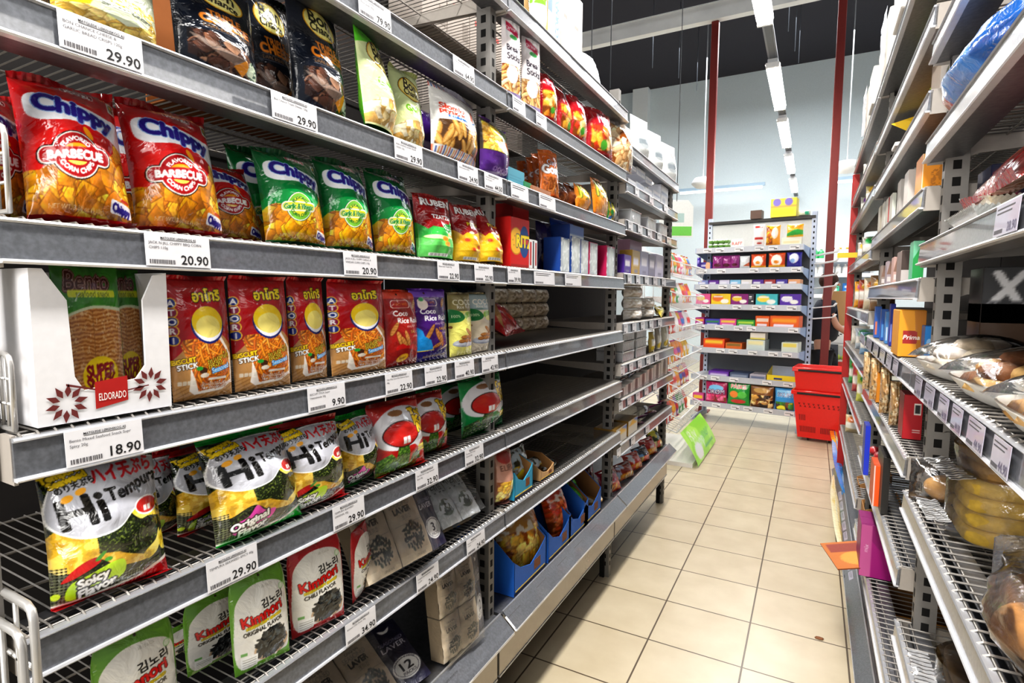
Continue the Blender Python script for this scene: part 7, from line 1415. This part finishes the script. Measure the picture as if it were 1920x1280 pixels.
for k, (x, y) in enumerate(((.235,2.5),(.245,2.42))):
    b = MB(); b.ball((0,0,.018),(.022,.03,.017),flat('#c8343c',.3,coat=.5),10,7,.1); b.ball((0,.03,.018),(.012,.012,.01),flat('#4ab84a',.3),8,6); o = b.obj('wrapped_sweet', label=['red and green wrapped sweet lying on the lower wire shelf, nearer','red and green wrapped sweet lying on the lower wire shelf, farther'][1-k], cat='sweet'); R_obj(o, x, y, zz)
zz = z2R(0)
gpy('magenta_case','carton',1641,1705,992,2.10,zz,('#a01878',[('r',.0,.0,.35,1,'#c05a94'),('t','mix',.18,.55,.14,'#e8c8dc',{'rot':1.5}),('p',[(.35,.7),(.6,.55),(1,.62),(1,1),(.35,1)],'#8a1468')]),'magenta open case on the low wire shelf',d=.14,n=40,side='#8a1468')
for k, (x, y, h) in enumerate(((.275,2.9,.15),(.275,2.6,.13),(.275,2.32,.12))):
    b = MB(); kk = flat('#a87a48',.8); w_, d_ = .13,.12
    b.box((-d_/2,-w_/2,0),(-d_/2+.003,w_/2,h*.6),kk); b.box((d_/2-.003,-w_/2,0),(d_/2,w_/2,h),kk); b.prism([(-d_/2,0),(d_/2,0),(d_/2,h),(-d_/2,h*.6)],1,-w_/2,-w_/2+.003,kk); b.prism([(-d_/2,0),(d_/2,0),(d_/2,h),(-d_/2,h*.6)],1,w_/2-.003,w_/2,kk); b.box((-d_/2,-w_/2,0),(d_/2,w_/2,.003),flat('#8a6238',.8))
    o = b.obj('kraft_tray', label='%s open brown cardboard tray on the low shelf, from the sweets gondola' % ordn[k], cat='tray'); R_obj(o, x, y, zz)
# base shelf cartons
bz = .1065
for k, (y, c, lb) in enumerate(((1.62,'#b8802c','orange brown open carton on the base shelf nearest the camera'),(1.86,'#a8742c','brown open carton on the base shelf beside the yellow sweet pack'),(2.12,'#c88a2c','orange open carton on the base shelf below the magazine'),(2.36,'#8a6a4a','dull brown carton on the base shelf'))):
    b = MB(); kk = flat(c,.7); ki = flat('#7a5830',.8); w_, d_, h_ = .2,.2,.125
    b.box((-.1,-w_/2,0),(-.097,w_/2,h_*.7),kk); b.box((.097,-w_/2,0),(.1,w_/2,h_),ki); b.box((-.1,-w_/2,0),(.1,-w_/2+.003,h_),kk); b.box((-.1,w_/2-.003,0),(.1,w_/2,h_),ki); b.box((-.1,-w_/2,0),(.1,w_/2,.004),ki)
    o = b.obj('open_carton', label=lb, cat='carton'); R_obj(o, .325, y, bz)
b = MB(); c = simple(1.3,30,'#b8660c',[('r',.1,.6,.9,.9,'#8a2c10'),('e',.5,.35,.3,.3,'#c8902c')]); b.grid(lambda u,v: ((u-.5)*.16,(v-.5)*.2,.004+.0*u), c.n, c.nv, film_mat(.6,.1,20,0), c.colors(), smooth=False); b.box((-.08,-.1,0),(.08,.1,.0035),flat('#8a4a2c',.6)); o = b.obj('orange_packet', label='flat orange packet sticking out from the low wire shelf into the aisle', cat='packet'); R_obj(o, .165, 2.2, .325, .25, 0, -.2)
o = gp('sweet_pack','pack',1603,1577,1105,.155,bz+.004,('#f0d890',[('r',.0,.3,.7,.5,'#3a94d8'),('n',0,0,1,1,'#f8efc8',6,.5)]),'small yellow and blue sweet pack on the open cartons by the base rail',.3,0,d=.04,n=24,side='#e8c87a',seal=.1,sealcol='#f4e8c0')
o = gp('yellow_snack_bag','bag',1585,1560,800,.20,bz,('#e0c83a',[('e',.5,.85,.3,.2,'#f08a1c'),('n',0,0,1,.6,'#f4e890',7,.55),('r',0,.1,1,.3,'#b8b08a')]),'yellow snack bag standing at the far base rail by the red baskets',.08,0,d=.06,n=30,side='#c8b02c',seal=.06,sealcol='#f0a02c')
o = gp('blue_white_bag','bag',1600,1574,895,.20,bz,('#1f8ad8',[('r',0,.5,.5,1,'#8ac8f0')]),'bright blue bag on the far base shelf',.1,0,d=.05,n=20,side='#1a74b8',seal=.06,sealcol='#1f8ad8')
# far bay
F3 = [(0,'#c8b48a'),(1,'#3aa04a'),(1,'#c83a4a'),(1,'#d8d85a'),(2,'#e0dccf'),(2,'#b8c4d0'),(2,'#8ab4d8'),(3,'#e8a01c'),(3,'#b04a2c'),(3,'#d8c8a8'),(3,'#8a6a4a'),(4,'#a8a090'),(4,'#8a8a80'),(5,'#b0b0a4'),(5,'#c8b87a'),(6,'#c8c8c0')]
cnt = {}
for k, (lv_, c) in enumerate(F3):
    i = cnt.get(lv_, 0); cnt[lv_] = i+1; y = 3.95-.34*i-.05*lv_; h = .15 if lv_ in (1,3) else .11
    cv = simple(h/.1, 14, c, [('r',.15,.3,.85,.6,'#efece4'),('e',.5,.75,.25,.15,rr.choice(pal))]); o = pillow_bag('snack_pouch', cv, .1, h, .06, seed=k, backcol=c, cat='bag', label='%s %s on the %s rail from the floor of the farthest cookie side rack' % (('first','second','third','fourth')[i], {0:'tan bag',1:'bright bag',2:'pale pack',3:'amber bag',4:'grey bag',5:'olive bag',6:'white bag'}[lv_], ordn[lv_]), seal=0)
    R_obj(o, .255, y, z3R(lv_), -.5)
gpy('yellow_flag','sign',1579,1599,474,4.0,z3R(4)+.04,('#f2d41c',[]),'plain yellow card at the end of the far rack', d=.004, n=8, side='#f2d41c', w=.13, x0=.12).rotation_euler = (0,0,.0)
for z, nm in ((LR1[3],'cookie plates'),):
    for k, (a, b, p) in enumerate(((1737,1725,'44.90'),(1762,1744,'44.90'),(1790,1772,'44.90'),(1818,1798,'44.90'),(1862,1830,'44.90'),(1915,1880,'44.90'))):
        price_tag(a, b, XR-.0046, z+.0045, p, None, '%s sheen-tinted white price tag on the rail under the cookie plates, from far' % ordn[k], .037, .06, -1, .42)
price_tag(1895, 1852, XR-.0046, LR1[4]+.0045, '28.90', None, 'white price tag on the rail under the fluted trays', .037, .06, -1)
for k in range(6): a = 1690-13*k; price_tag(a, a-9, XR-.0046, LR2[3]+.0045, None, None, ordn[k]+' small price tag on the rail under the orange biscuit case', .037, .06, -1, group='tags under the orange case')
for k in range(9): a = 1613-3.2*k; price_tag(a, a-2.6, XR-.0345, bz-.032, None, None, ordn[k]+' small white price tag on the angled base rail of the cookie side', .042, math.radians(49), -1, group='tags on the cookie side base rail')
fd = MB(); fd.ball((0,0,.002),(.014,.009,.002),flat('#8a5a3a',.8),8,5,.4); o = fd.obj('food_crumb', label='small brown crumb on the floor tile near the cookie side', cat='crumb'); xx = ray(1536,1197); t = -H/xx[2]; o.location = Vector((xx[0]*t, xx[1]*t, .0006))*K
